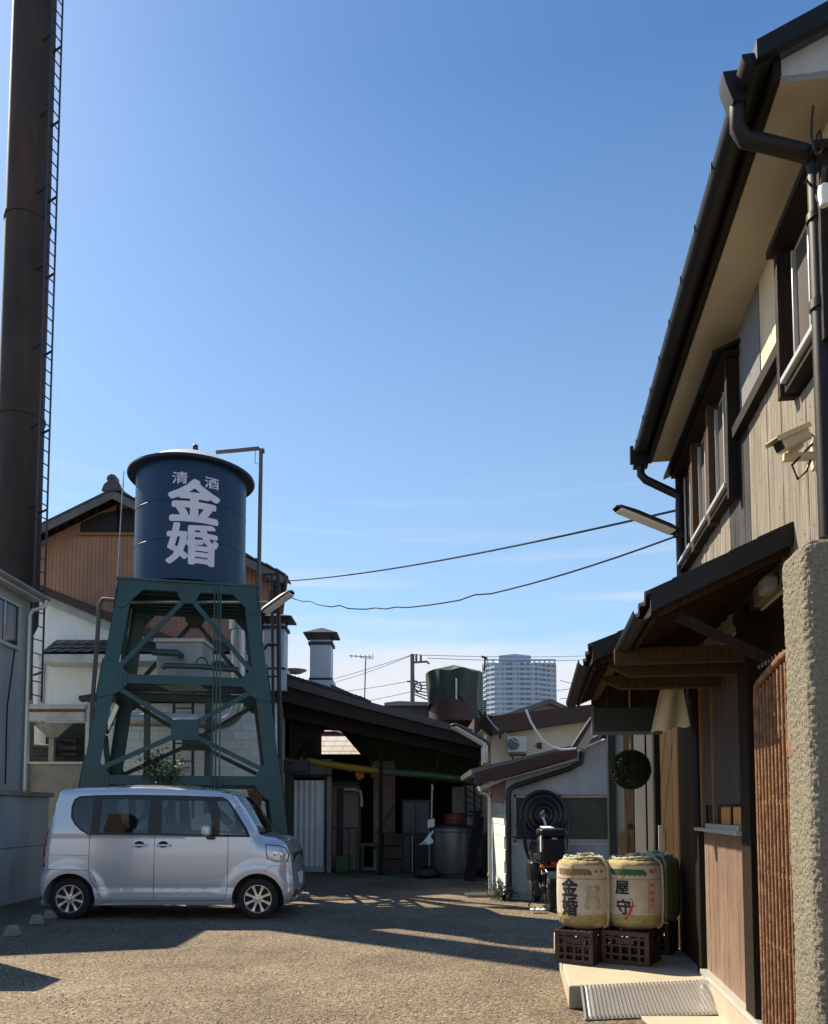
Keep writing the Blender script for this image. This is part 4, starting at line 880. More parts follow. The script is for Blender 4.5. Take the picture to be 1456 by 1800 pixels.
def seg_d(p, a, b):
    ax, az = a; bx, bz = b; dx, dz = bx - ax, bz - az; L = dx * dx + dz * dz
    t = 0 if L == 0 else max(0, min(1, ((p[0] - ax) * dx + (p[1] - az) * dz) / L)); return math.hypot(p[0] - ax - t * dx, p[1] - az - t * dz)
def hw(x, z):
    """half width of the body at side-view point x, z"""
    d = min(seg_d((x, z), ctr[i], ctr[i + 1]) for i in range(len(ctr) - 1))
    w = .7375
    if z > 1.10: w -= .105 * ((z - 1.10) / .65) ** 1.25
    if .40 < z < 1.1: w -= .012 * ((z - .75) / .35) ** 2
    # lower crease and sill
    sx_ = max(0, min(1, (x - .92) / .25)) * max(0, min(1, (2.50 - x) / .2))
    if z < .40: w -= .008 * sx_ * max(0, min(1, (.40 - z) / .05))
    # flared arches
    for cx in (wr, wf_):
        q = math.hypot(x - cx, z - wz)
        if q < .54: k_ = max(0, min(1, (.53 - q) / .12)); w += .017 * k_ * k_ * (3 - 2 * k_)
    if z < .27: w -= .03 * (.27 - z) / .08
    r = .075 if z > 1.5 or x < .5 else .14
    if x > 2.9: r = .22
    if d < r: w -= (r * (1 - math.sqrt(max(0, 1 - (1 - d / r) ** 2)))) * (.62 if x > 2.9 else .85)
    return w
belt = 1.125
band = [(.43, 1.60), (.405, 1.5), (.41, 1.36), (.47, 1.26), (.56, 1.18), (.66, belt), (1.54, belt - .005), (2.2, belt - .02), (2.84, belt - .03), (2.78, 1.22), (2.66, 1.40), (2.56, 1.545), (2.51, 1.60), (2.44, 1.635), (1.9, 1.655), (1.2, 1.665), (.75, 1.66), (.5, 1.645)]
rng = random.Random(2)
def side_cap():
    pts = list(outline) + list(band); n0 = len(outline); n1 = len(band)
    edges = [(i, (i + 1) % n0) for i in range(n0)] + [(n0 + i, n0 + (i + 1) % n1) for i in range(n1)]
    st = .033
    x = .02
    while x < 3.39:
        z = .17
        while z < 1.77: pts.append((x + rng.uniform(-.002, .002), z)); z += st
        x += st
    for z in (.345, .40): 
        x = .95
        while x < 2.5: pts.append((x, z)); x += .04
    vs = [Vector(p) for p in pts]
    ov, oe, of, a_, b_, c_ = delaunay_2d_cdt(vs, edges, [], 0, 1e-5)
    def inside(p, poly):
        c = False; n = len(poly)
        for i in range(n):
            x1, y1 = poly[i]; x2, y2 = poly[(i + 1) % n]
            if (y1 > p[1]) != (y2 > p[1]) and p[0] < (x2 - x1) * (p[1] - y1) / (y2 - y1) + x1: c = not c
        return c
    keep = []
    for f in of:
        cx = sum(ov[i].x for i in f) / len(f); cz = sum(ov[i].y for i in f) / len(f)
        if inside((cx, cz), outline) and not inside((cx, cz), band): keep.append(f)
    return ov, keep
ov, keep = side_cap()
body = MB()
hws = [hw(v.x, v.y) for v in ov]
for sgn in (-1, 1):
    body.add([(v.x, sgn * hws[i], v.y) for i, v in enumerate(ov)], keep)
S_ = [-1, -.97, -.92, -.8, -.6, -.35, -.12, .12, .35, .6, .8, .92, .97, 1]
n0 = len(outline); hwo = [hw(*p) for p in outline]
vs = []
for i, (x, z) in enumerate(outline):
    for s in S_:
        bulge = (1 - s * s)
        dx = dz = 0
        if i < len(top_prof):
            if z > 1.66: dz = (.022 + .028 * max(0, min(1, (x - .6) / .3)) * max(0, min(1, (2.3 - x) / .4))) * bulge
            elif x > 2.9: dx = .025 * bulge * min(1, max(0, (1.08 - z) / .25)); dz = .012 * bulge
            elif x > 2.5: dx = .10 * bulge
            elif x < .3: dx = -.03 * bulge
        vs.append((x + dx, s * hwo[i], z + dz))
m_ = len(S_); fs = []; wfs = []; rfs = []
for i in range(n0):
    j = (i + 1) % n0
    (x0, z0), (x1, z1) = outline[i], outline[j]
    for k in range(m_ - 1):
        f = (i * m_ + k, i * m_ + k + 1, j * m_ + k + 1, j * m_ + k)
        ws = i < len(top_prof) - 1 and 2.60 < (x0 + x1) / 2 < 2.94 and (z0 + z1) / 2 > 1.1
        rw = i < len(top_prof) - 1 and (x0 + x1) / 2 < .22 and 1.12 < (z0 + z1) / 2 < 1.58
        if ws and 2 <= k < m_ - 3: wfs.append(f)
        elif rw and 3 <= k < m_ - 4: rfs.append(f)
        else: fs.append(f)
body.add(vs, fs)
yc = CY + CARW / 2
def shift(mb_):
    for i, v in enumerate(mb_.v): mb_.v[i] = Vector((v.x + CX, v.y + yc, v.z))
    return mb_
CAR.part('body', shift(body), M['paint'], smooth=32)
wsm = MB(); wsm.v = [Vector(v) for v in vs]; wsm.f = wfs + []
CAR.part('windscreen', shift(wsm), M['glass_dark'], recalc=True)
rwm = MB(); rwm.v = [Vector(v) for v in vs]; rwm.f = rfs
CAR.part('rear_window', shift(rwm), M['glass_tint'])
def side_patch(poly, off, sgn, res=.07):
    """a panel following the body side, seen in side view as poly"""
    vs_ = [Vector(p) for p in poly]; n = len(vs_); ed = [(i, (i + 1) % n) for i in range(n)]
    x0, x1 = min(p[0] for p in poly), max(p[0] for p in poly); z0, z1 = min(p[1] for p in poly), max(p[1] for p in poly)
    x = x0 + res
    while x < x1:
        z = z0 + res
        while z < z1: vs_.append(Vector((x, z))); z += res
        x += res
    o_, e_, f_, *_r = delaunay_2d_cdt(vs_, ed, [], 1, 1e-5)
    return MB().add([(v.x, sgn * (hwg(v.x, v.y) + off), v.y) for v in o_], f_)
def hwg(x, z): return hw(x, z)
panes = [('quarter_window', [(.445, 1.585), (.425, 1.5), (.43, 1.37), (.485, 1.275), (.57, 1.2), (.665, 1.15), (.69, 1.15), (.69, 1.635), (.52, 1.625)], 'glass_tint'),
         ('rear_side_window', [(.80, 1.155), (1.46, 1.15), (1.46, 1.60), (.80, 1.61)], 'glass_tint'),
         ('front_side_window', [(1.64, 1.15), (2.30, 1.13), (2.31, 1.30), (2.26, 1.50), (2.20, 1.585), (1.61, 1.60)], 'glass_dark'),
         ('front_quarter_window', [(2.42, 1.125), (2.79, 1.115), (2.70, 1.27), (2.58, 1.46), (2.50, 1.58), (2.36, 1.60), (2.42, 1.40)], 'glass_dark')]
for sgn in (-1, 1):
    for nm, pl, mt in panes: CAR.part(nm, shift(side_patch(pl, -.012, sgn)), M[mt])
    # black frames between the panes: the band minus the panes
    vs_ = [Vector(p) for p in band]; ed = [(i, (i + 1) % len(band)) for i in range(len(band))]
    for nm, pl, mt in panes:
        o0 = len(vs_); vs_ += [Vector(p) for p in pl]; ed += [(o0 + i, o0 + (i + 1) % len(pl)) for i in range(len(pl))]
    o_, e_, f_, *_r = delaunay_2d_cdt(vs_, ed, [], 1, 1e-5)
    def ins(p, poly):
        c = False
        for i in range(len(poly)):
            x1, y1 = poly[i]; x2, y2 = poly[(i + 1) % len(poly)]
            if (y1 > p[1]) != (y2 > p[1]) and p[0] < (x2 - x1) * (p[1] - y1) / (y2 - y1) + x1: c = not c
        return c
    ff = [f for f in f_ if not any(ins((sum(o_[i].x for i in f) / 3, sum(o_[i].y for i in f) / 3), pl) for _, pl, _2 in panes)]
    CAR.part('window_surround', shift(MB().add([(v.x, sgn * (hw(v.x, v.y) - .006), v.y) for v in o_], ff)), M['black'])
    # seams
    def seam(pts, w=.006):
        mb_ = MB(); q = []
        for i in range(len(pts) - 1):
            n = max(1, int(math.dist(pts[i], pts[i + 1]) / .05))
            for k in range(n): t = k / n; q.append((pts[i][0] * (1 - t) + pts[i + 1][0] * t, pts[i][1] * (1 - t) + pts[i + 1][1] * t))
        q.append(pts[-1])
        for i in range(len(q) - 1):
            a, b = Vector(q[i]), Vector(q[i + 1]); d = (b - a).normalized(); nn = Vector((-d.y, d.x)) * w / 2
            P = [a + nn, b + nn, b - nn, a - nn]; mb_.add([(p.x, sgn * (hw(p.x, p.y) + .0015), p.y) for p in P], [(0, 1, 2, 3)])
        return shift(mb_)
    sm = M['ink']
    CAR.part('door_seam', seam([(.68, belt - .005), (.68, .74), (.70, .55), (.80, .40), (.86, .30), (.90, .245), (1.55, .245), (1.555, 1.12)]), sm)
    CAR.part('door_seam', seam([(1.56, .245), (2.50, .255), (2.54, .42), (2.54, 1.09)]), sm)
    CAR.part('door_seam', seam([(.12, .665), (.66, .655), (.73, .60), (.79, .50)]), sm)
    CAR.part('slide_rail', seam([(.14, .86), (.66, .85)], .004), sm)
    CAR.part('bumper_seam', seam([(3.02, .63), (3.14, .72), (3.33, .70)], .005), sm)
    # mirror, handles, lamps
    for hx in (1.36, 1.68):
        hh = .985
        CAR.part('door_handle', shift(MB().obox((hx, sgn * (hw(hx, hh) + .014), hh), (.20, .022, .034))), M['paint'], bevel=.010, seg=3)
        CAR.part('handle_recess', shift(side_patch([(hx - .01 + .07 * math.cos(6.283 * k / 16), hh + .012 + .045 * math.sin(6.283 * k / 16)) for k in range(16)], .0012, sgn, .5)), M['interior'])
    my = sgn * (hw(2.27, 1.15) + .09)
    mr_ = CAR.part('door_mirror', shift(MB().obox((2.285, my, 1.185), (.10, .17, .135))), M['paint'], bevel=.03, seg=4)
    CAR.part('mirror_glass', shift(MB().box(2.224, 2.232, my - .06, my + .06, 1.14, 1.235)), M['chrome'], parent=mr_)
    CAR.part('mirror_stalk', shift(MB().obox((2.31, sgn * (hw(2.3, 1.10) + .025), 1.095), (.10, .06, .06))), M['black'], parent=mr_, bevel=.01)
    hl = [(3.05, .985), (3.06, .90), (3.08, .81), (3.20, .775), (3.325, .77), (3.335, .86), (3.29, .945), (3.2, .975)]
    cxh, czh = 3.21, .87
    CAR.part('lamp_surround', shift(side_patch([(cxh + (x - cxh) * 1.09, czh + (z - czh) * 1.12) for x, z in hl], .004, sgn, .02)), M['black'])
    h_ = CAR.part('headlight', shift(side_patch(hl, .010, sgn, .02)), M['lamp'])
    for bx, bz, br in ((3.18, .875, .038), (3.25, .865, .034)):
        CAR.part('lamp_bowl', shift(MB().lathe([(br, .0), (br * .95, sgn * .004), (br * .5, sgn * .010), (.001, sgn * .012)], (bx, sgn * (hw(bx, bz) + .010), bz), 18, 'y')), M['chrome'], parent=h_)
    tl = [(.055, .70), (.11, .70), (.11, 1.05), (.125, 1.22), (.09, 1.22), (.06, 1.0)]
    t_ = CAR.part('tail_light', shift(MB().prism([(.03, .69), (.10, .69), (.105, 1.0), (.14, 1.2), (.085, 1.2), (.035, .95)], sgn * .56, sgn * .665, 'xz')), M['black'], bevel=.008)
    for z in (.78, .93, 1.08): CAR.part('tail_lens', shift(MB().obox((.062 + (z - .78) * .1, sgn * .62, z), (.06, .10, .09))), M['redlens'], parent=t_, bevel=.01)
    CAR.part('side_marker', shift(MB().obox((2.68, sgn * (hw(2.68, .82) + .004), .82), (.06, .01, .02))), M['orangelens'], bevel=.003) if sgn > 0 else None
CAR.part('roof_strip', shift(MB().grid(lambda u, v: (.8 + 1.3 * u, -.60 + .02 * v, 1.782 + .004 * math.sin(3.1 * u)), 8, 1)), M['paint'])
CAR.part('grille', shift(MB().obox((3.365, 0, .80), (.03, .9, .14)).obox((3.395, 0, .33), (.03, 1.0, .10))), M['black'], bevel=.01)
CAR.part('number_plate', shift(MB().obox((3.415, 0, .50), (.012, .33, .165))), M['lamp_white'])
CAR.part('underbody', shift(MB().box(.15, 3.25, -.60, .60, .20, .26).box(.8, 2.5, -.66, .66, .19, .24)), M['ink'])
for wa, wb in ((.03, .85), (2.55, 3.3)): CAR.part('wheel_well', shift(MB().box(wa, wb, -.52, .52, .26, .66)), M['ink'])
seats = MB()
for sx in (1.55, .75):
    for sy in (-.34, .34):
        seats.obox((sx + .25, sy, .62), (.5, .48, .16)).obox((sx - .05, sy, .95), (.14, .46, .62), Matrix.Rotation(-.2, 3, 'Y')).obox((sx - .12, sy, 1.33), (.09, .26, .17), Matrix.Rotation(-.15, 3, 'Y'))
CAR.part('seats', shift(seats), M['interior'], bevel=.03, seg=3)
CAR.part('dashboard', shift(MB().box(2.35, 2.85, -.66, .66, .7, 1.08).box(.15, 2.9, -.64, .64, .5, .56).box(.2, 2.85, -.64, .64, .27, .5)), M['interior'], bevel=.02)
CAR.part('steering_wheel', shift(MB().tube([(2.28 + .08 * math.sin(a), .34 + .18 * math.cos(a), 1.02 + .16 * math.sin(a)) for a in [6.2832 * k / 20 for k in range(21)]], .014, 8)), M['black'])
CAR.part('roof_lining', shift(MB().grid(lambda u, v: (.35 + 2.15 * u, -.6 + 1.2 * v, 1.70), 6, 3)), M['interior'])
# wheels
tyre_me = MB().lathe([(.175, -.075), (.205, -.082), (.245, -.078), (.268, -.062), (.272, -.03), (.272, .03), (.268, .062), (.245, .078), (.205, .082), (.175, .075)], (0, 0, 0), 48, 'y', cap=False).mesh('tyre')
rim = MB().lathe([(.172, .075), (.186, -.062), (.184, -.078), (.176, -.078), (.170, -.062), (.160, .03), (.05, .045), (.001, .045)], (0, 0, 0), 40, 'y', cap=False)
spk = MB()
for k in range(8):
    a = 6.2832 * k / 8 + .2; d = Vector((math.cos(a), 0, math.sin(a))); t_ = Vector((-d.z, 0, d.x))
    p0, p1 = d * .03, d * .174
    for s1, s2 in ((.022, .012),):
        vs4 = []
        for p, w, y0, y1 in ((p0, .020, -.068, -.03), (d * .10, .013, -.064, -.03), (p1, .021, -.070, -.03)):
            vs4 += [p - t_ * w + Vector((0, y0, 0)), p + t_ * w + Vector((0, y0, 0)), p + t_ * w * 1.2 + Vector((0, y1, 0)), p - t_ * w * 1.2 + Vector((0, y1, 0))]
        spk.add(vs4, [(0, 1, 5, 4), (1, 2, 6, 5), (3, 0, 4, 7), (4, 5, 9, 8), (5, 6, 10, 9), (7, 4, 8, 11), (8, 9, 10, 11)])
spk.lathe([(.036, -.03), (.036, -.068), (.030, -.076), (.001, -.078)], (0, 0, 0), 20, 'y')
rim_me = rim.mesh('rim'); spk_me = spk.mesh('spokes'); disc_me = MB().lathe([(.17, -.02), (.17, .02), (.001, .02)], (0, 0, 0), 28, 'y').mesh('wheel')
disc_me.materials.append(M['ink']); tyre_me.materials.append(M['rubber']); rim_me.materials.append(M['alloy']); spk_me.materials.append(M['alloy'])
for wx in (wr, wf_):
    for sy in (-1, 1):
        w = CAR.piece('wheel', disc_me, None, (CX + wx, yc + sy * .645, .272), rot=(0, 0, 0 if sy < 0 else math.pi))
        for nm, me in (('tyre', tyre_me), ('rim', rim_me), ('spokes', spk_me)):
            o = bpy.data.objects.new(nm, me); COL.objects.link(o); o.parent = w; o.rotation_euler = (0, wx, 0) if nm == 'spokes' else (0, 0, 0)

# ------------------------------------------------------------ water tank on its riveted tower
TY = 14.25; TXc = pt(337, 1100, TY).x
trot = R(12)
def tw(z): return 1.13 + (5.30 - z) * .132          # half width of the tower at height z
TW = Thing('tank_tower', (0, 0, 0), 'dark green riveted steel tower carrying the blue tank behind the car', 'tower'); TW.e.location = (TXc, TY, 0); TW.e.rotation_euler = (0, 0, trot); TW.e.scale = (1, .8, 1)
zt = 5.33; z1 = pt(330, 1192, TY - 1.3).z; z2 = pt(330, 1370, TY - 1.6).z
def legp(sx, sy, z): return Vector((sx * tw(z), sy * tw(z), z))
rivets = MB()
rvt = MB().lathe([(.011, 0), (.009, .006), (.001, .009)], (0, 0, 0), 6)
def rivet(p, n):
    q = Vector((0, 0, 1)).rotation_difference(n).to_matrix(); rivets.add([q @ v + p for v in rvt.v], rvt.f)
for sx in (-1, 1):
    for sy in (-1, 1):
        l = MB(); a, b = legp(sx, sy, 0), legp(sx, sy, zt)
        wA_, th = .24, .016
        for (ux, uy) in ((1, 0), (0, 1)):
            vs8 = []
            for p in (a, b):
                for s0, s1 in ((0, 0), (1, 0), (1, 1), (0, 1)):
                    vs8.append(p + Vector((-sx * (wA_ * s0 if ux else th * s1), -sy * (wA_ * s0 if uy else th * s1), 0)) if ux else p + Vector((-sx * th * s1, -sy * wA_ * s0, 0)))
            l.add(vs8, [(0, 1, 2, 3), (4, 5, 6, 7), (0, 1, 5, 4), (1, 2, 6, 5), (2, 3, 7, 6), (3, 0, 4, 7)])
        TW.part('leg', l, M['green_paint'], bevel=.003, seg=1)
        TW.part('foot_block', MB().box(a.x - .22, a.x + .22, a.y - .22, a.y + .22, 0, .09), M['concrete'], bevel=.015)
for f in range(4):
    m3 = Matrix.Rotation(f * math.pi / 2, 3, 'Z')
    def P(x, z, off=0): return m3 @ Vector((x, -tw(z) - off, z))
    nrm = m3 @ Vector((0, -1, .118)).normalized()
    def flat(poly, th=.012, off=.006):
        n = len(poly); vs = [P(x, z, off) for x, z in poly] + [P(x, z, off + th) for x, z in poly]
        return MB().add(vs, [tuple(range(n)), tuple(range(n, 2 * n))[::-1]] + [(i, (i + 1) % n, n + (i + 1) % n, n + i) for i in range(n)])
    def strut(p, q, w=.075):
        (x0, za), (x1, zb) = p, q; d = Vector((x1 - x0, zb - za)).normalized(); n2 = Vector((-d.y, d.x)) * w / 2
        o = flat([(x0 + n2.x, za + n2.y), (x1 + n2.x, zb + n2.y), (x1 - n2.x, zb - n2.y), (x0 - n2.x, za - n2.y)], .01, .0)
        o.add(flat([(x0 + n2.x, za + n2.y), (x1 + n2.x, zb + n2.y), (x1 + n2.x * .75, zb + n2.y * .75), (x0 + n2.x * .75, za + n2.y * .75)], .07, -.07).v, [(0, 1, 2, 3), (7, 6, 5, 4), (0, 1, 5, 4), (1, 2, 6, 5), (2, 3, 7, 6), (3, 0, 4, 7)])
        o.add(flat([(x0 - n2.x, za - n2.y), (x1 - n2.x, zb - n2.y), (x1 - n2.x * .75, zb - n2.y * .75), (x0 - n2.x * .75, za - n2.y * .75)], .07, -.07).v, [(0, 1, 2, 3), (7, 6, 5, 4), (0, 1, 5, 4), (1, 2, 6, 5), (2, 3, 7, 6), (3, 0, 4, 7)])
        return o
    def rv(x, z, off=.02): 
        if f in (0, 1, 3): rivet(P(x, z, off), nrm)
    for z, h, nm in ((zt - .08, .17, 'beam'), (z1, .15, 'beam'), (z2, .15, 'beam')):
        w = tw(z) - .02
        TW.part(nm, flat([(-w, z - h / 2), (w, z - h / 2), (w, z + h / 2), (-w, z + h / 2)], .012, .0), M['green_paint'])
        TW.part('beam_flange', MB().add(flat([(-w, z + h / 2 - .012), (w, z + h / 2 - .012), (w, z + h / 2), (-w, z + h / 2)], .09, -.09).v, [(0, 1, 2, 3), (7, 6, 5, 4), (0, 1, 5, 4), (1, 2, 6, 5), (2, 3, 7, 6), (3, 0, 4, 7)]), M['green_paint'])
        k = -w + .1
        while k < w: rv(k, z + h * .3); k += .14
    def node(sx, z, r):
        w = tw(z); return [(sx * w, z - r), (sx * (w - .26), z - r * .75), (sx * (w - .42), z - .10), (sx * (w - .42), z + .10), (sx * (w - .26), z + r * .75), (sx * w, z + r)]
    for z, r in ((z1, .34), (z2, .40)):
        for sx in (-1, 1):
            pl = [(sx * (tw(zz_) + .004), zz_) if i in (0, 5) else (x, zz_) for i, (x, zz_) in enumerate(node(sx, z, r))]
            TW.part('gusset', flat(pl, .012, .013), M['green_paint'], bevel=.002, seg=1)
            for i in range(4):
                for j in range(-2, 3): rv(sx * (tw(z) - .06 - .1 * i), z + j * .1 * (1 if i < 2 else .5), .026)
    for sx in (-1, 1):
        w = tw(zt)
        TW.part('gusset', flat([(sx * w, zt - .5), (sx * (w - .10), zt - .5), (sx * (w - .16), zt - .42), (sx * (w - .40), zt - .16), (sx * (w - .46), zt), (sx * w, zt)], .012, .013), M['green_paint'], bevel=.002, seg=1)
        for i in range(5): rv(sx * (w - .05), zt - .06 - i * .09, .026); rv(sx * (w - .06 - i * .09), zt - .05, .026)
    TW.part('gusset', flat([(-.22, zt - .10), (.22, zt - .10), (.16, zt - .25), (.09, zt - .37), (-.09, zt - .37), (-.16, zt - .25)], .012, .013), M['green_paint'], bevel=.002, seg=1)
    zm = (z1 + z2) / 2 - .0
    TW.part('gusset', flat([(-.22, zm - .17), (.22, zm - .17), (.22, zm + .17), (-.22, zm + .17)], .012, .013), M['green_paint'], bevel=.002, seg=1)
    for i in (-.16, -.05, .05, .16):
        for j in (-.12, .0, .12): rv(i, zm + j, .026)
        rv(i * .8, zt - .16, .026)
    z3 = .35
    for sx in (-1, 1):
        TW.part('brace', strut((sx * .06, zt - .30), (sx * (tw(z1) - .22), z1 + .12)), M['green_paint'])
        TW.part('brace', strut((sx * (tw(z1) - .24), z1 - .14), (sx * .05, zm + .05)), M['green_paint'])
        TW.part('brace', strut((sx * .05, zm - .05), (sx * (tw(z2) - .24), z2 + .16)), M['green_paint'])
        TW.part('brace', strut((sx * .08, z2 - .05), (sx * (tw(z3) - .22), z3)), M['green_paint'])
o = TW.part('rivets', rivets, M['green_paint']); o['kind'] = 'stuff'
TW.part('deck', MB().box(-1.17, 1.17, -1.17, 1.17, zt - .01, zt + .03), M['green_paint'], bevel=.004)
js = MB()
for k in range(7): js.box(-1.12, 1.12, -1.0 + k * .33, -.94 + k * .33, zt - .14, zt - .012)
TW.part('deck_joist', js, M['green_paint'], smooth=0)
for k in range(4): TW.part('deck_plank', MB().box(-tw(z1) + .1, tw(z1) - .1, -.62 + k * .36, -.36 + k * .36, z1 + .03, z1 + .06), M['dsteel'])

TK = Thing('water_tank', (0, 0, 0), 'large dark blue cylindrical water tank with white characters on top of the green tower', 'tank'); TK.e.location = (TXc - .04, TY, zt + .045)
rT = .975; hT = pt(337, 812, TY - rT).z - zt - .045 + .08
TK.part('shell', MB().lathe([(rT + .03, 0), (rT + .03, .05), (rT, .06), (rT, hT)], (0, 0, 0), 96), M['navy'])
TK.part('weld_seam', MB().lathe([(rT + .001, .7), (rT + .005, .705), (rT + .001, .71)], (0, 0, 0), 96).lathe([(rT + .001, 1.38), (rT + .005, 1.385), (rT + .001, 1.39)], (0, 0, 0), 96), M['navy'])
TK.part('rim', MB().lathe([(rT, hT - .03), (rT + .14, hT - .02), (rT + .155, hT + .0), (rT + .15, hT + .03), (rT, hT + .045)], (0, 0, 0), 96), M['lid_rim'])
lid = TK.part('lid', MB().lathe([(rT + .145, hT + .032), (rT * .95, hT + .10), (rT * .75, hT + .26), (rT * .4, hT + .42), (.12, hT + .455), (.001, hT + .46)], (0, 0, 0), 96), M['lid'])
TK.part('lid_knob', MB().lathe([(.05, hT + .44), (.05, hT + .66), (.035, hT + .68), (.001, hT + .68)], (.05, 0, 0), 14), M['lid_rim'], parent=lid)
face = math.atan2(-TY, -TXc)
rf = lambda z: rT
ppm = rT * 2 / (436 - 232)
def tx(px): return math.asin(max(-1, min(1, (px - 334) * ppm / rT))) * rT
zz_ = lambda py: pt(337, py, TY - rT).z - zt - .045
def letters(ch, px0, px1, py0, py1, bold, name='lettering'):
    bm = thick(ch, 1.0, 0, bold, 12); xs = [v.co.x for v in bm.verts]; ys = [v.co.y for v in bm.verts]
    X0, X1, Y0, Y1 = tx(px0), tx(px1), zz_(py1), zz_(py0); sx = (X1 - X0) / (max(xs) - min(xs)); sy = (Y1 - Y0) / (max(ys) - min(ys))
    mx_, my_ = (max(xs) + min(xs)) / 2, (max(ys) + min(ys)) / 2
    for v in bm.verts: v.co.x -= mx_; v.co.y -= my_
    TK.part(name, wrap(bm, rf, face, .006, zoff=(Y0 + Y1) / 2, sx=sx, sz=sy, uoff=(X0 + X1) / 2, step=.06, lay=.0002), M['letter'])
letters('清', 300, 327, 829, 850, .012, 'small_lettering')
letters('酒', 356, 381, 832, 852, .012, 'small_lettering')
letters('金', 293, 384, 840, 916, .040)
letters('婚', 291, 382, 918, 991, .030)
# pipes of the tank
pz_ = lambda px, py, Y: tuple(pt(px, py, Y))
OP = Thing('overflow_pipe', pz_(452, 1330, TY), 'dark pipe rising beside the blue tank and bending over its lid', 'pipe', world_base=True)
def wpart(T, name, mb, m, **k):
    for i, v in enumerate(mb.v): mb.v[i] = v - T.e.location
    return T.part(name, mb, m, **k)
a_, b_, c_ = pt(380, 795, TY), pt(459, 788, TY), pt(455, 1040, TY)
wpart(OP, 'pipe', MB().tube([a_, (a_ + b_) / 2, b_ - Vector((.05, 0, 0)), b_ - Vector((0, 0, .06)), (b_ + c_) / 2, c_, pt(458, 1200, TY)], .037, 12).cyl(b_ + Vector((.02, 0, -.08)), b_ + Vector((.015, 0, -.02)), .05).cyl(c_ + Vector((0, 0, .0)), c_ + Vector((0, 0, .06)), .048), M['pole'])
wpart(OP, 'hook', MB().tube([b_ + Vector((-.1, -.03, -.04)), b_ + Vector((-.1, -.03, -.3)), b_ + Vector((-.04, -.03, -.31))], .006, 5), M['dsteel'])
props(obj('lightning_wire', MB().tube([pt(218, 828, TY), pt(213, 905, TY), pt(205, 1048, TY - .2)], .012, 6), M['steel']), 'thin pale wire dropping from the left side of the tank rim', 'wire')
props(obj('grey_standpipe', MB().tube([pt(330, 1057, TY - .3), pt(262, 1057, TY - .3), pt(200, 1055, TY - .3), pt(181, 1053, TY - .3), pt(175, 1062, TY - .3), pt(172, 1110, TY - .3), pt(163, 1230, TY - .3), pt(155, 1400, TY - .3), pt(150, 1560, TY - .3)], .038, 12), M['pole']), 'tall grey pipe standing left of the tower with an elbow at its top', 'pipe')
props(obj('cross_pipe', MB().tube([pt(220, 1058, TY - .6), pt(470, 1058, TY - .6)], .028, 10), M['steel']), 'level grey pipe crossing the tower just below its deck', 'pipe')
cab = MB()
for x0, x1 in ((378, 372), (384, 378), (388, 386)): cab.tube([pt(x0, 1024, TY - 1.05), pt((x0 + x1) / 2, 1190, TY - 1.3), pt(x1, 1400, TY - 1.3)], .014, 6)
props(obj('cable_bundle', cab, M['green_paint']), 'three thin green conduits running down the front of the tower', 'cable')
PB = Thing('plastic_cistern', tuple(pt(314, 1188, TY)), 'small pale cistern box with a lid on the middle deck of the tower', 'cistern', world_base=True)
p0, p1 = pt(272, 1186, TY - .4), pt(357, 1122, TY - .4)
wpart(PB, 'tub', MB().prism([(p0.x + .05, z1 + .02), (p1.x - .05, z1 + .02), (p1.x, p1.z - .07), (p0.x, p1.z - .07)], TY - .4, TY + .3, 'xz'), M['blue_white'], bevel=.02)
wpart(PB, 'lid', MB().box(p0.x - .03, p1.x + .03, TY - .43, TY + .33, p1.z - .07, p1.z), M['ac'], bevel=.012)
pp = MB().tube([pt(268, 1146, TY - .7), pt(312, 1148, TY - .7), pt(318, 1153, TY - .5)], .06, 12)
props(obj('deck_pipe', pp, M['green_paint']), 'short thick green pipe stub in front of the small cistern', 'pipe')
props(obj('deck_pipe', MB().tube([pt(286, 1176, TY - .8), pt(290, 1170, TY - .8), pt(355, 1172, TY - .8), pt(420, 1178, TY - .8)], .05, 12), M['green_paint']), 'long green pipe lying on the middle deck of the tower', 'pipe')
props(obj('deck_valve', MB().tube([pt(355 + 10 * math.cos(a), 1168 - 12 * math.sin(a), TY - .6) for a in [math.pi * k / 10 for k in range(11)]], .012, 6).lathe([(.07, 0), (.09, .03), (.09, .12), (.04, .16), (.001, .17)], pt(385, 1178, TY - .5), 14), M['dsteel']), 'small valve and hoop handle right of the cistern on the tower deck', 'valve')

# ------------------------------------------------------------ boiler chimney with its ladder
CHY = 15.0; ch0, ch1 = pt(0, 740, CHY), pt(75, 740, CHY); chx = (ch0.x + ch1.x) / 2; chr_ = (ch1.x - ch0.x) / 2
CHM = Thing('boiler_chimney', (chx, CHY, 0), 'very tall dark brown steel chimney rising out of frame at the left', 'chimney')
zb = pt(60, 1120, CHY).z; zj = pt(60, 740, CHY).z
CHM.part('stack', MB().lathe([(chr_ * .62, 0), (chr_ * .62, zb - .1), (chr_, zb + .25), (chr_, zj), (chr_ + .02, zj), (chr_ + .02, zj + .06), (chr_ * .985, zj + .06), (chr_ * .985, 13), (chr_ * .985 + .02, 13), (chr_ * .985 + .02, 13.06), (chr_ * .97, 13.06), (chr_ * .96, 22)], (chx, CHY, 0), 64), M['soot'])
lad = Thing('chimney_ladder', (chx + chr_ + .2, CHY, 3.2), 'slender climbing ladder fixed to the right side of the dark chimney', 'ladder')
lx = pt(79, 740, CHY - .2).x; la = Vector((lx - .02, CHY - .38, 0)); lb = Vector((lx + .05, CHY - .1, 0))
lz0, lz1 = pt(70, 1235, CHY).z, 21.5
for p in (la, lb): lad.part('rail', MB().box(p.x - .011, p.x + .011, p.y - .02, p.y + .02, lz0, lz1), M['dsteel'])
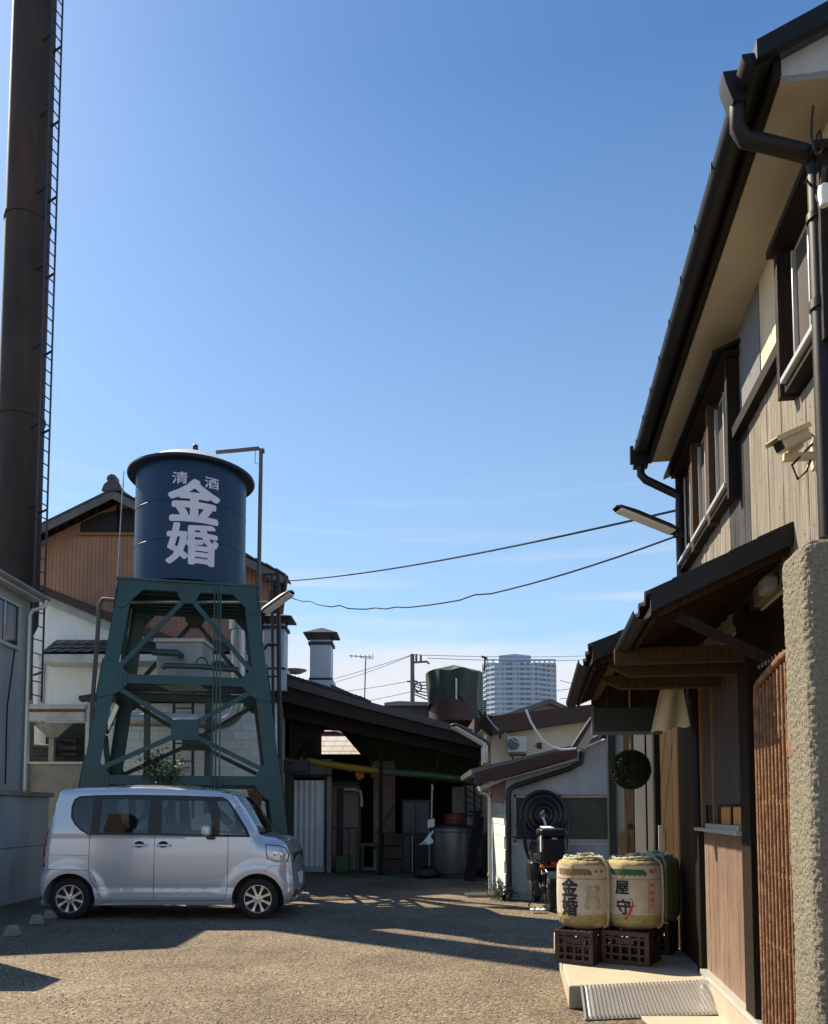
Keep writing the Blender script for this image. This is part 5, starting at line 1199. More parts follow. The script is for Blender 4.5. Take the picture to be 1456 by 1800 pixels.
z = lz0 + .1; rg = MB().bar(la, lb, .018, .018).mesh('rung', base=(0, 0, 0), smooth=0); i = 0
while z < lz1:
    lad.piece('rung', rg, M['dsteel'], (0, 0, z)); i += 1
    if i % 6 == 3: lad.part('bracket', MB().bar((la.x, la.y, z - .06), (chx + chr_ * .75, CHY - chr_ * .62, z - .1), .03, .03), M['dsteel'])
    if i % 6 == 3: lad.part('bracket', MB().bar((lb.x, lb.y, z - .06), (chx + chr_ * .95, CHY, z - .1), .03, .03), M['dsteel'])
    z += .262

# ------------------------------------------------------------ pale blue house at the left edge
HX = -6.90; HYn, HYf = 12.05, 14.1
ez = pt(64, 1052, 14.2).z
HS = Thing('blue_grey_house', (HX - 2, HYn, 0), 'pale blue grey rendered house corner at the left edge with a small window', 'house')
HS.part('wall', MB().box(HX - 6, HX, HYn, HYf, 0, ez - .05), M['blue_white'])
HS.part('roof', MB().prism([(HX + .22, ez - .05), (HX - 6, ez + 2.0), (HX - 6, ez + 2.12), (HX + .22, ez + .06)], HYn - .25, HYf + .1, 'xz'), M['greyroof'])
HS.part('fascia', MB().box(HX + .20, HX + .225, HYn - .25, HYf + .1, ez - .10, ez + .05).box(HX, HX + .2, HYn - .2, HYf + .08, ez - .07, ez - .055), M['pale'])
HS.part('gutter', half_pipe(HX + .275, ez - .01, .05, HYn - .25, HYf + .12), M['steel'])
HS.part('downpipe', MB().tube([(HX + .27, HYf + .02, ez - .06), (HX + .26, HYf + .02, ez - .17), (HX + .09, HYf - .1, ez - .27), (HX + .06, HYf - .12, ez - .36), (HX + .06, HYf - .12, .2)], .037, 10), M['alu'])
hw0, hw1 = pt(0, 1055, 0.001), 0
wy0, wy1 = HX / ((-30 - 728) / FPX), HX / ((21 - 728) / FPX)
hz1, hz0 = pt(10, 1056, (wy0 + wy1) / 2).z, pt(12, 1128, (wy0 + wy1) / 2).z
w_ = HS.part('window', MB().box(HX + .001, HX + .012, wy0, wy1, hz0, hz1), M['glass_blk'])
HS.part('frame', MB().box(HX, HX + .05, wy0 - .04, wy0, hz0 - .04, hz1 + .04).box(HX, HX + .05, wy1, wy1 + .04, hz0 - .04, hz1 + .04).box(HX, HX + .05, wy0, wy1, hz1, hz1 + .04).box(HX, HX + .07, wy0, wy1, hz0 - .06, hz0).box(HX, HX + .03, (wy0 + wy1) / 2 - .02, (wy0 + wy1) / 2 + .02, hz0, hz1), M['pale'], parent=w_, bevel=.004)
# low concrete panel wall beneath it
WX = -6.28
BW = Thing('yard_wall', (WX, 11, 0), 'low grey concrete panel wall with a dark coping running behind the parked car', 'wall')
wzt = 1.74
y = 8.7; n = 0
while y < 13.6:
    y2 = min(y + 1.22, 13.75)
    BW.part('panel', MB().box(WX - .12, WX, y + .006, y2 - .006, .0, .86), M['blue_white'], bevel=.006)
    BW.part('panel', MB().box(WX - .12, WX - .012, y + .006, y2 - .006, .87, wzt - .06), M['blue_white'], bevel=.006)
    y = y2
BW.part('coping', MB().box(WX - .16, WX + .05, 8.7, 13.8, wzt - .06, wzt + .02), M['concrete'], bevel=.01)
for i, (px, py) in enumerate(((14, 1640), (58, 1619), (82, 1609))):
    c = gr(px, py + 8)
    o = obj('kerb_stone', MB().prism([(-.10, 0), (.10, 0), (.055, .12), (-.055, .12)], -.08, .08, 'xz'), M['concrete'], bevel=.02); o.location = (c.x, c.y + .1, 0); o.rotation_euler = (0, 0, R(18 + 7 * i))
    props(o, ['nearest grey concrete kerb stone lying left of the rear wheel', 'middle grey concrete kerb stone of the short row left of the car', 'grey concrete kerb stone touching the rear wheel of the car'][i], 'kerb stone', 'concrete kerb stones beside the car')

# ------------------------------------------------------------ buildings behind the tower
def pq(pts, Y): return [(pt(x, y, Y).x, pt(x, y, Y).z) for x, y in pts]
def pX(px, Y): return pt(px, 1425, Y).x
def pZ(py, Y): return pt(728, py, Y).z
def slab(pts, Y, th): return MB().prism(pq(pts, Y), Y, Y + th, 'xz')

# brown corrugated gable house
Y1 = 20.0
GH = Thing('gable_house', (pX(300, Y1), Y1, 0), 'brown corrugated gable house with a dark louvred attic opening and tiled roof behind the tank', 'house')
def shear(mb, k=-.2):
    for i, v in enumerate(mb.v): mb.v[i] = Vector((v.x + k * max(0, v.y - Y1), v.y, v.z))
    return mb
def corr(px0, px1, zlo, ztop, Y, pitch=.10, amp=.018, m='browncorr', T=None, name='corrugated_sheet', nz=1, trap=True):
    X0, X1 = pX(px0, Y), pX(px1, Y); n = int((X1 - X0) / pitch); mb = MB(); cols = []
    prof = ((0, 0), (.30, 0), (.42, 1), (.78, 1), (.9, 0)) if trap else tuple((k / 6, .5 - .5 * math.cos(6.2832 * k / 6)) for k in range(6))
    for i in range(n):
        for f, h in prof: cols.append((X0 + (i + f) * pitch, Y - amp * h))
    cols.append((X1, Y))
    for x, y in cols: mb.v += [Vector((x, y, zlo)), Vector((x, y, ztop(x)))]
    mb.f = [(2 * i, 2 * i + 2, 2 * i + 3, 2 * i + 1) for i in range(len(cols) - 1)]
    return T.part(name, mb, M[m], smooth=0)
rx = pX(198, Y1); rz = pZ(880, Y1); sl = (pZ(880, Y1) - pZ(1026, Y1)) / (pX(498, Y1) - rx)
roofz = lambda x: rz - abs(x - rx) * sl - .05
corr(-60, 474, 0, roofz, Y1, T=GH)
GH.part('house_body', shear(MB().prism([(pX(-60, Y1), 0), (pX(474, Y1), 0), (pX(474, Y1), roofz(pX(474, Y1))), (rx, rz - .05), (pX(-60, Y1), roofz(pX(-60, Y1)))], Y1 + .01, Y1 + 5, 'xz')), M['browncorr'])
for s in (-1, 1):
    xe = pX(500, Y1) if s > 0 else pX(-70, Y1)
    ze = rz - abs(xe - rx) * sl
    GH.part('roof_slope', shear(MB().prism([(rx, rz), (xe, ze), (xe, ze + .10), (rx, rz + .10)], Y1 - .5, Y1 + 5.2, 'xz')), M['wood_dark'])
    L = math.hypot(xe - rx, ze - rz); nt_ = int(L / .27); an = math.atan2(ze - rz, xe - rx)
    tl = MB().prism([(0, 0), (.30, 0), (.30, .03), (.15, .045), (0, .06)], -.14, .14, 'xz').mesh('roof_tile', smooth=0)
    for i in range(nt_):
        for j in range(3):
            d = (i + .0) * L / nt_ + .05
            GH.piece('roof_tile', tl, M['tile'], (rx + (xe - rx) * d / L, Y1 - .42 + j * .29, rz + (ze - rz) * d / L + .10), rot=(0, -an, 0))
    GH.part('barge_board', MB().prism([(rx, rz - .16), (xe, ze - .16), (xe, ze + .06), (rx, rz + .06)], Y1 - .54, Y1 - .5, 'xz'), M['greyroof'])
GH.part('ridge', MB().prism([(rx - .12, rz + .08), (rx + .12, rz + .08), (rx + .10, rz + .26), (rx - .10, rz + .26)], Y1 - .45, Y1 + .1, 'xz')
        .lathe([(.02, -.1), (.13, -.09), (.13, .09), (.02, .1)], (rx, Y1 - .5, rz + .32), 12, 'y'), M['tile'])
GH.part('ridge_end_tile', MB().prism([(rx - .26, rz + .02), (rx + .26, rz + .02), (rx + .2, rz + .2), (rx + .08, rz + .32), (rx, rz + .38), (rx - .08, rz + .32), (rx - .2, rz + .2)], Y1 - .60, Y1 - .5, 'xz'), M['tile'], bevel=.02)
v0, v1, vz0, vz1 = pX(128, Y1), pX(262, Y1), pZ(938, Y1), pZ(884, Y1)
vt = GH.part('attic_opening', MB().prism([(v0, vz0), (v1, vz0), (v1, vz1 + .0), (v0 + .5, min(vz1 + .14, roofz(v0 + .5) - .05)), (v0, min(vz1 - .1, roofz(v0) - .03))], Y1 - .028, Y1 - .022, 'xz'), M['ink'])
GH.part('sill_board', MB().box(v0 - .05, v1 + .05, Y1 - .09, Y1 - .0, vz0 - .07, vz0), M['wood_tan'], parent=vt)
GH.part('mullion', MB().box((v0 + v1) / 2 - .02, (v0 + v1) / 2 + .02, Y1 - .06, Y1 - .02, vz0, vz1), M['wood_dark'], parent=vt)
ge = pX(500, Y1); gz = rz - abs(ge - rx) * sl
GH.part('gutter', MB().tube([(ge + .06, Y1 - .5, gz + .02), (ge - .95, Y1 + 4.6, gz + .02)], .06, 10).tube([(ge + .05, Y1 - .45, gz), (ge + .03, Y1 - .45, gz - .22), (ge - .33, Y1 - .42, gz - .30), (ge - .35, Y1 - .42, gz - 1.4)], .035, 8), M['gutter'])

# white plaster warehouse in front of it
Y2 = 18.2
WH = Thing('white_warehouse', (pX(270, Y2), Y2, 0), 'white plaster warehouse with a sloping gable and a tiled pent roof behind the tower', 'warehouse')
WH.part('upper_wall', MB().prism(pq([(58, 1180), (58, 1040), (90, 1045), (480, 1218), (480, 1240), (58, 1240)], Y2 + .3), Y2 + .3, Y2 + 1.6, 'xz'), M['white_plaster'])
WH.part('roof_edge', slab([(56, 1022), (300, 1118), (480, 1190), (480, 1206), (300, 1136), (56, 1036)], Y2 - .1, 1.6), M['brownfascia'])
WH.part('verge_plaster', slab([(60, 1038), (300, 1138), (300, 1150), (60, 1052)], Y2 + .05, .3), M['blue_white'])
WH.part('lower_wall', MB().box(pX(62, Y2), pX(488, Y2), Y2, Y2 + 1.6, 0, pZ(1160, Y2)), M['white_plaster'])
YP = Y2 - .55
za, zb_ = pZ(1121, YP + .5), pZ(1148, YP)
pr = WH.part('pent_roof', MB().prism([(YP, zb_), (YP + .75, za), (YP + .75, za - .08), (YP, zb_ - .05)], pX(66, YP), pX(482, YP), 'yz'), M['wood_dark'])
tl = MB().grid(lambda u, v: ((u - .5) * .265, v * .30, .010 * math.cos(u * 6.28) + .01), 6, 1).mesh('roof_tile', smooth=60)
ang = math.atan2(za - zb_, .75); X0, X1 = pX(66, YP), pX(482, YP); n = int((X1 - X0) / .27)
for i in range(n):
    for j in range(3):
        WH.piece('roof_tile', tl, M['tile'], (X0 + (i + .5) * (X1 - X0) / n, YP - .02 + j * .26 * math.cos(ang), zb_ + .02 + j * .26 * math.sin(ang)), rot=(ang - .06, 0, 0), parent=pr)
# pale gutter board with a sag
gb = MB(); xa, xb = pX(60, YP - .1), pX(482, YP - .1)
N_ = 24
for k in range(N_ + 1):
    x = xa + (xb - xa) * k / N_; sg = .05 * math.sin(math.pi * min(1, k / 10)) if k <= 10 else .01
    for y, z in ((YP - .12, pZ(1152, YP)), (YP - .12, pZ(1163, YP) - sg), (YP + .5, pZ(1165, YP) - sg * .3), (YP + .5, pZ(1152, YP))): gb.v.append(Vector((x, y, z)))
gb.f = [(k * 4 + j, (k + 1) * 4 + j, (k + 1) * 4 + (j + 1) % 4, k * 4 + (j + 1) % 4) for k in range(N_) for j in range(4)]
WH.part('eave_board', gb, M['pale'])
WH.part('corner_trim', MB().box(pX(60, Y2 - .05), pX(70, Y2 - .05), Y2 - .05, Y2, 1.2, pZ(1166, Y2)), M['pale'])

# block-walled annex below it, every block a piece
Y3 = 17.2
BX = Thing('block_annex', (pX(300, Y3), Y3, 0), 'low annex of white painted concrete blocks under a dark wavy roof edge', 'annex')
x0, x1, zt3 = pX(146, Y3), pX(492, Y3), pZ(1236, Y3)
BX.part('wall_core', MB().box(x0, x1, Y3 + .012, Y3 + .9, 0, zt3), M['blue_white'])
bl = MB().box(-.196, .196, 0, .03, 0, .192).mesh('block', smooth=0)
r = 0; z = zt3 - .2
while z > .1:
    x = x0 + (.0 if r % 2 else -.2)
    while x < x1 - .01:
        a, b = max(x, x0), min(x + .4, x1)
        if b - a > .06: BX.piece('block', bl, M['block'], ((a + b) / 2, Y3 + random.uniform(-.003, .003), z), scale=((b - a) / .4, 1, 1))
        x += .4
    z -= .2; r += 1
rf_ = MB(); n = 60
for k in range(n + 1):
    x = pX(138, Y3) + (pX(490, Y3) - pX(138, Y3)) * k / n; w = .03 * math.cos(k * math.pi)
    for y, z in ((Y3 - .15, zt3 + .02 + w), (Y3 - .15, zt3 + .11 + w), (Y3 + 1, zt3 + .35 + w), (Y3 + 1, zt3 + .26 + w)): rf_.v.append(Vector((x, y, z)))
rf_.f = [(k * 4 + j, (k + 1) * 4 + j, (k + 1) * 4 + (j + 1) % 4, k * 4 + (j + 1) % 4) for k in range(n) for j in range(4)] + [(0, 1, 2, 3), (n * 4, n * 4 + 1, n * 4 + 2, n * 4 + 3)]
BX.part('wavy_roof', rf_, M['dsteel'])
# left: pale beams over a dark lean-to, with things inside
Y4 = 16.6
LT = Thing('lean_to_store', (pX(92, Y4), Y4, 0), 'open lean-to with two pale beams between the blue house and the block annex', 'lean-to')
LT.part('beam', slab([(42, 1238), (148, 1238), (148, 1246), (42, 1246)], Y4, .2), M['pale'])
LT.part('beam', slab([(42, 1252), (148, 1252), (148, 1267), (42, 1267)], Y4, .12), M['pale'])
LT.part('shadow_gap', slab([(42, 1246), (148, 1246), (148, 1252), (42, 1252)], Y4 + .06, .1), M['wood_tan'])
LT.part('post', MB().box(pX(38, Y4), pX(44, Y4), Y4, Y4 + .1, 0, pZ(1245, Y4)), M['pale'])
LT.part('post', MB().box(pX(82, Y4 + .5), pX(91, Y4 + .5), Y4 + .5, Y4 + .6, 0, pZ(1290, Y4)), M['concrete'])
LT.part('gusset', slab([(62, 1272), (128, 1272), (100, 1296), (82, 1296)], Y4 + .45, .05), M['concrete'])
LT.part('back_wall', MB().box(pX(30, Y4 + 1), pX(150, Y4 + 1), Y4 + 1.0, Y4 + 1.05, 0, pZ(1262, Y4)), M['sign_green'])
LT.part('low_wall', MB().box(pX(38, Y4), pX(146, Y4), Y4 + .1, Y4 + .22, 0, pZ(1341, Y4)), M['concrete'])
LT.part('ledge', slab([(42, 1339), (146, 1339), (146, 1343), (42, 1343)], Y4 + .04, .2), M['pale'])
LT.part('bright_gap', slab([(60, 1274), (80, 1292), (80, 1310), (60, 1306)], Y4 + .98, .01), M['white_plaster'])
props(obj('stacked_pipe', MB().tube([pt(60, 1312, Y4 + .7), pt(136, 1316, Y4 + .7)], .06, 10).tube([pt(60, 1325, Y4 + .7), pt(136, 1326, Y4 + .7)], .05, 10).tube([pt(92, 1302, Y4 + .8), pt(136, 1303, Y4 + .8)], .05, 10), M['dsteel']), 'dark pipes stacked inside the open lean-to', 'pipe')

# big metal flue duct with its elbow
YD = 16.4
DU = Thing('flue_duct', tuple(pt(300, 1265, YD)), 'shiny ribbed metal flue running level behind the tower then bending upward', 'duct', world_base=True)
pth = [pt(192, 1263, YD), pt(200, 1264, YD), pt(300, 1266, YD), pt(385, 1270, YD)]
e0, e1 = pt(385, 1270, YD), pt(419, 1238, YD)
for k in range(1, 9):
    a = math.pi / 2 * k / 8; pth.append(Vector((e0.x + (e1.x - e0.x) * math.sin(a), YD, e0.z + (e1.z - e0.z) * (1 - math.cos(a)))))
pth += [pt(419, 1200, YD), pt(419, 1085, YD)]
wpart(DU, 'pipe', MB().tube(pth, .15, 24), M['chrome2'] if 'chrome2' in M else M['steel'])
for p, q in ((pt(300, 1266, YD), pt(304, 1266, YD)), (pt(212, 1264, YD), pt(216, 1264, YD)), (pt(360, 1269, YD), pt(364, 1269, YD)), (pt(419, 1232, YD), pt(419, 1228, YD)), (pt(419, 1150, YD), pt(419, 1146, YD)), (pt(419, 1108, YD), pt(419, 1104, YD))): wpart(DU, 'collar', MB().cyl(p, q, .165, 24), M['steel'])
wpart(DU, 'cowl', MB().cyl(pt(419, 1108, YD), pt(419, 1078, YD), .185, 24), M['steel'])
AL = Thing('access_ladder', tuple(pt(322, 1380, 16.9)), 'dark steel ladder against the white block wall behind the tower', 'ladder', world_base=True)
for px in (306, 339): wpart(AL, 'rail', MB().bar(pt(px, 1440, 16.9), pt(px, 1150, 16.9), .05, .04), M['dsteel'])
for k in range(9): wpart(AL, 'rung', MB().cyl(pt(306, 1400 - k * 31, 16.9), pt(339, 1400 - k * 31, 16.9), .014, 8), M['dsteel'])
props(obj('rusty_post', MB().bar(pt(258, 1430, 16.0), pt(259, 1200, 16.0), .10, .10), M['pole']), 'thick grey post rising behind the tower bracing on the left', 'post')
props(obj('dark_post', MB().bar(pt(364, 1430, 16.0), pt(367, 1200, 16.0), .11, .11), M['green_paint']), 'dark green post rising behind the tower bracing on the right', 'post')
props(obj('wall_bracket', MB().box(pX(262, Y2), pX(385, Y2), Y3 - .3, Y3 + 1, pZ(1232, Y3), pZ(1214, Y3)).box(pX(262, Y2), pX(385, Y2), Y3 - .32, Y3 - .3, pZ(1214, Y3), pZ(1208, Y3)), M['concrete']), 'grey ledge above the wavy roof edge with pale boxes on it', 'ledge')
props(obj('white_box', MB().box(pX(300, 16.8), pX(345, 16.8), 16.7, 17.1, pZ(1214, 16.8), pZ(1203, 16.8)), M['ac'], bevel=.02), 'small pale box standing on the grey ledge', 'box')

# plants by the tower foot, seen over the car roof
def bush(name, c, rx_, rz_, n, m, label, cat, seed, stem=True):
    r_ = random.Random(seed); T = Thing(name, (c.x, c.y, 0), label, cat)
    fo = MB()
    cl = [Vector((r_.uniform(-.8, .8) * rx_, r_.uniform(-.8, .8) * rx_, r_.uniform(-.7, .8) * rz_)) for _ in range(14)]
    for i in range(n):
        p = r_.choice(cl) + Vector((r_.gauss(0, .09), r_.gauss(0, .09), r_.gauss(0, .08))) + Vector((c.x, c.y, c.z))
        d = Vector((r_.uniform(-1, 1), r_.uniform(-1, 1), r_.uniform(-.4, .9))).normalized(); s = d.orthogonal().normalized(); L = r_.uniform(.035, .075)
        fo.add([p, p + d * L * .5 + s * L * .22, p + d * L, p + d * L * .5 - s * L * .22], [(0, 1, 2, 3)])
    o = T.part('leaves', fo, M[m], smooth=0, recalc=False); o['kind'] = 'stuff'
    st = MB()
    for q in cl: st.tube([(c.x + q.x * .15, c.y, .0), (c.x + q.x * .6, c.y + q.y * .5, c.z * .7), c + q], [.014, .009, .004], 5)
    T.part('stems', st, M['wood_dark'])
bush('shrub', pt(292, 1362, 13.0), .22, .18, 700, 'leaf', 'small leafy green shrub showing just above the car roof', 'shrub', 4)
bush('shrub', pt(268, 1345, 13.1), .16, .22, 420, 'cedar', 'dark twiggy plant beside the small green shrub above the car roof', 'shrub', 9)

# dark pole with brackets right of the tower
DP = Thing('service_pole', tuple(pt(480, 1500, 15.6)), 'tall thin dark pipe frame with brackets right of the tower', 'pole', world_base=True)
for xs_ in ((475, 478), (486, 489)):
    wpart(DP, 'pipe', MB().cyl(pt(xs_[0] + 8, 1500, 15.6), pt(xs_[1], 1008, 15.6), .045 if xs_[0] > 480 else .03, 10), M['dsteel'])
for py in (1010, 1022, 1059, 1135, 1190): wpart(DP, 'bracket', MB().bar(pt(462, py, 15.6), pt(492, py - 1, 15.6), .035, .035), M['dsteel'])
wpart(DP, 'bracket', MB().tube([pt(484, 1030, 15.6), pt(500, 1024, 15.6), pt(505, 1012, 15.6)], .03, 8), M['dsteel'])
br = MB(); br.tube([pt(464, 1142, 15.5), pt(470, 1133, 15.5), pt(484, 1133, 15.5)], .035, 8)
wpart(DP, 'bracket', br, M['dsteel'])
props(obj('hanging_bucket', MB().lathe([(.11, 0), (.15, .36), (.16, .38)], pt(448, 1424, 14.9), 16).tube([pt(440, 1400, 14.9), pt(448, 1390, 14.9), pt(456, 1400, 14.9)], .01, 6), M['rust']), 'dark rusty bucket hanging behind the right leg of the tower', 'bucket')
flood('yard_floodlight', tuple(pt(462, 1080, 15.4)), tuple(pt(516, 1041, 15.2)), .14, 'long white floodlight angled up beside the thin dark poles', lens='lamp_white')

# ------------------------------------------------------------ square sheet metal vents with pyramid caps
def vent(px0, px1, y_top, y_bot, cap0, cap1, cap_y, Y, label, base_y):
    x0, x1 = pX(px0, Y), pX(px1, Y); w = x1 - x0; zb_, zt_ = pZ(y_bot, Y), pZ(y_top, Y); cx = (x0 + x1) / 2
    T = Thing('roof_vent', (cx, Y + w / 2, zb_), label, 'vent', group='sheet metal vents on the shed roof')
    T.part('shaft', MB().box(x0 + .02, x1 - .02, Y, Y + w - .04, zb_, zt_), M['vent_steel'], bevel=.02)
    T.part('collar', MB().box(x0 - .02, x1 + .02, Y - .04, Y + w, zt_ - .12, zt_ - .05).box(x0 - .0, x1 + .0, Y - .02, Y + w - .02, pZ(base_y, Y) , pZ(base_y, Y) + .06), M['dsteel'], bevel=.006)
    T.part('base_box', MB().box(x0 - .04, x1 + .04, Y - .06, Y + w + .02, zb_, pZ(base_y, Y)), M['vent_steel'], bevel=.01)
    lg = MB()
    for a, b in ((x0 + .03, Y + .02), (x1 - .06, Y + .02), (x0 + .03, Y + w - .08), (x1 - .06, Y + w - .08)): lg.box(a, a + .03, b, b + .03, zt_ - .06, zt_ + .16)
    T.part('cap_leg', lg, M['dsteel'])
    ov = (pX(cap1, Y) - pX(cap0, Y)) / 2; cz = zt_ + .14; ap = pZ(cap_y, Y)
    cy = Y + w / 2
    T.part('cap', MB().add([(cx - ov, cy - ov, cz), (cx + ov, cy - ov, cz), (cx + ov, cy + ov, cz), (cx - ov, cy + ov, cz), (cx, cy, ap + .03), (cx - ov * .97, cy - ov * .97, cz - .03), (cx + ov * .97, cy - ov * .97, cz - .03), (cx + ov * .97, cy + ov * .97, cz - .03), (cx - ov * .97, cy + ov * .97, cz - .03)],
           [(0, 1, 4), (1, 2, 4), (2, 3, 4), (3, 0, 4), (5, 6, 1, 0), (6, 7, 2, 1), (7, 8, 3, 2), (8, 5, 0, 3), (5, 8, 7, 6)]), M['dsteel'], smooth=0)
vent(541, 582, 1124, 1226, 533, 594, 1101, 17.8, 'right hand square metal vent with a grey pyramid cap on the shed roof', 1196)
vent(457, 499, 1096, 1215, 447, 513, 1076, 17.0, 'left hand square metal vent partly behind the thin dark poles', 1178)

# ------------------------------------------------------------ open brewing shed in the middle
Y5 = 17.6
SH = Thing('brewing_shed', (pX(670, Y5), Y5, 0), 'long dark open fronted brewing shed with a low sloping roof behind the yard', 'shed')
P5 = lambda pts: pq(pts, Y5)
roofpts = [(478, 1186), (560, 1208), (640, 1236), (760, 1262), (856, 1296), (856, 1308), (740, 1276), (640, 1252), (478, 1206)]
SH.part('roof_slab', MB().prism(P5([(470, 1186), (640, 1237), (858, 1295), (858, 1306), (640, 1250), (470, 1202)]), Y5 - .6, Y5 + 9, 'xz'), M['tile'])
SH.part('fascia', MB().prism(P5([(478, 1198), (640, 1245), (856, 1300), (856, 1322), (640, 1272), (478, 1232)]), Y5 - .5, Y5 - .4, 'xz'), M['fascia_dark'])
SH.part('beam', MB().prism(P5([(500, 1232), (660, 1276), (852, 1322), (852, 1338), (660, 1298), (500, 1262)]), Y5 - .1, Y5 + .15, 'xz'), M['wood_dark'])
SH.part('front_board', MB().prism(P5([(494, 1232), (580, 1256), (562, 1282), (530, 1308), (516, 1330), (494, 1330)]), Y5 + .2, Y5 + .26, 'xz'), M['wood_dark'])
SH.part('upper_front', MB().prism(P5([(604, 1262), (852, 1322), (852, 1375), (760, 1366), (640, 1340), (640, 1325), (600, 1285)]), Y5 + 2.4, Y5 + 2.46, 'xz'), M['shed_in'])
# tiles along the lit left part of the roof
tl5 = MB().prism([(0, 0), (.27, 0), (.27, .03), (.13, .05), (0, .07)], -.14, .14, 'xz').mesh('roof_tile', smooth=0)
for i in range(22):
    px = 486 + i * 7; py = 1186 + (px - 470) * .30
    for j in range(2):
        SH.piece('roof_tile', tl5, M['tile'], (pX(px, Y5), Y5 - .5 + j * .3, pZ(py, Y5) + .0), rot=(0, math.atan(.30) , 0))
SH.part('ridge_tiles', MB().prism(P5([(500, 1180), (545, 1192), (548, 1196), (500, 1190)]), Y5 + .5, Y5 + 1.2, 'xz').prism(P5([(584, 1206), (620, 1222), (622, 1236), (584, 1224)]), Y5 - .3, Y5 + .6, 'xz'), M['tile'])
# back wall with a hole through which the sunlit roof beyond shows
YB = Y5 + 6.5
hole = pq([(571, 1284), (598, 1284), (634, 1326), (534, 1326)], YB)
bx0, bx1 = pX(470, YB), pX(870, YB); zB = pZ(1200, YB)
zl_, zr_ = pZ(1192, Y5), pZ(1303, Y5); sx_ = (zr_ - zl_) / (pX(856, Y5) - pX(478, Y5)); rfz = lambda x: zl_ + (x - pX(478, Y5)) * sx_ - .1
ol = [(bx0, 0), (bx1, 0), (bx1, rfz(bx1)), (bx0, rfz(bx0))]
hole2 = pq([(536, 1340), (688, 1352), (688, 1392), (600, 1392), (536, 1350)], YB)
vs_ = [Vector(p) for p in ol + hole]; ed = [(0, 1), (1, 2), (2, 3), (3, 0), (4, 5), (5, 6), (6, 7), (7, 4)]
o_, e_, f_, *_r = delaunay_2d_cdt(vs_, ed, [], 1, 1e-5)
def ins2(p, poly):
    c = False
    for i in range(len(poly)):
        x1, y1 = poly[i]; x2, y2 = poly[(i + 1) % len(poly)]
        if (y1 > p[1]) != (y2 > p[1]) and p[0] < (x2 - x1) * (p[1] - y1) / (y2 - y1) + x1: c = not c
    return c
ff = [f for f in f_ if not ins2((sum(o_[i].x for i in f) / 3, sum(o_[i].y for i in f) / 3), hole)]
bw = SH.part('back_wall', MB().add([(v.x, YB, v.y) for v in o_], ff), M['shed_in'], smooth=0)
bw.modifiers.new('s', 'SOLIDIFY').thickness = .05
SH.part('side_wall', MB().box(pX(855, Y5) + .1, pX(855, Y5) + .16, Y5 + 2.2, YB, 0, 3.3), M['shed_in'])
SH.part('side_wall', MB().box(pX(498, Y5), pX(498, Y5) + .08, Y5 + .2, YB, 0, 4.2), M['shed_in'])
for px in (532, 666):
    SH.part('post', MB().box(pX(px, Y5 + .4), pX(px + 7, Y5 + .4), Y5 + .4, Y5 + .5, 0 if px > 600 else pZ(1352, Y5), pZ(1290, Y5)), M['wood_dark'])
for k in range(7):
    x = pX(655 + 32 * k, Y5 + 3)
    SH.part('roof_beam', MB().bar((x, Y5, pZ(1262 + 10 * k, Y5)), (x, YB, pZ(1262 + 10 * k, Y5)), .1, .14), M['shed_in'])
SH.part('floor_kerb', MB().box(pX(612, 19.6), pX(748, 19.6), 19.6, 20.2, 0, .055), M['platform'], bevel=.01)
SH.part('lattice_rail', MB().bar(pt(700, 1289, Y5 - .05), pt(852, 1330, Y5 - .05), .03, .05), M['steel'])
# what stands beyond: white sheeted roof, orange and yellow things
YR = YB + 2.0
RB = Thing('white_roofed_house', (pX(585, YR), YR + 1, 0), 'sunlit white tiled roof seen through the gap in the dark shed', 'house')
tw_ = MB().box(0, 1, 0, 1, 0, .02).mesh('roof_sheet', smooth=0)
rz0, rz1 = pZ(1330, YR), pZ(1272, YR + 1.4)
for i in range(7):
    for j in range(7):
        if j == 4: continue
        xx = pX(520, YR) + i * .36 + j * .06
        RB.piece('roof_sheet', tw_, M['whitetile'], (xx, YR + j * .24, rz0 + j * (rz1 - rz0) / 6.6), rot=(math.atan2(rz1 - rz0, 1.6), 0, 0), scale=(.35, .27, 1))
RB.part('roof_deck', MB().prism([(YR, rz0 - .03), (YR + 1.7, rz1 + .01), (YR + 1.7, 0), (YR + .2, 0)], pX(515, YR), pX(650, YR), 'yz'), M['redpaint'])
YY = Y5 + .7
props(obj('yellow_hose', MB().tube([pt(528, 1334, YY), pt(560, 1341, YY), pt(620, 1350, YY), pt(668, 1356, YY)], [.075, .08, .085, .08], 12), M['yellow']), 'fat yellow hose slung across the left of the shed opening', 'hose')
props(obj('green_hose', MB().tube([pt(668, 1356, YY), pt(690, 1358, YY), pt(760, 1363, YY), pt(810, 1369, YY), pt(842, 1378, YY)], [.082, .08, .075, .07, .06], 12), M['greenpaint2']), 'dull green hose carrying on right from the yellow hose in the shed', 'hose')
OS = Thing('orange_sheets', tuple(pt(640, 1370, Y5 + 1.5)), 'bright orange plastic sheets hanging under the yellow hose', 'plastic sheet', world_base=True)
for pl in ([(607, 1347), (621, 1350), (616, 1358), (609, 1352)], [(624, 1346), (640, 1347), (640, 1367), (630, 1372), (624, 1362), (627, 1357)], [(655, 1345), (658, 1346), (656, 1367), (653, 1366)]):
    wpart(OS, 'sheet', MB().prism(pq(pl, Y5 + 1.2), Y5 + 1.2, Y5 + 1.22, 'xz'), M['orange'])
YI = Y5 + 1.9
IN = Thing('shed_partition', (pX(610, YI), YI, 0), 'dull pinkish partition panels at the left inside the dark shed', 'partition')
IN.part('panel', MB().box(pX(583, YI), pX(632, YI), YI, YI + .05, 0, pZ(1380, YI)), M['pink'])
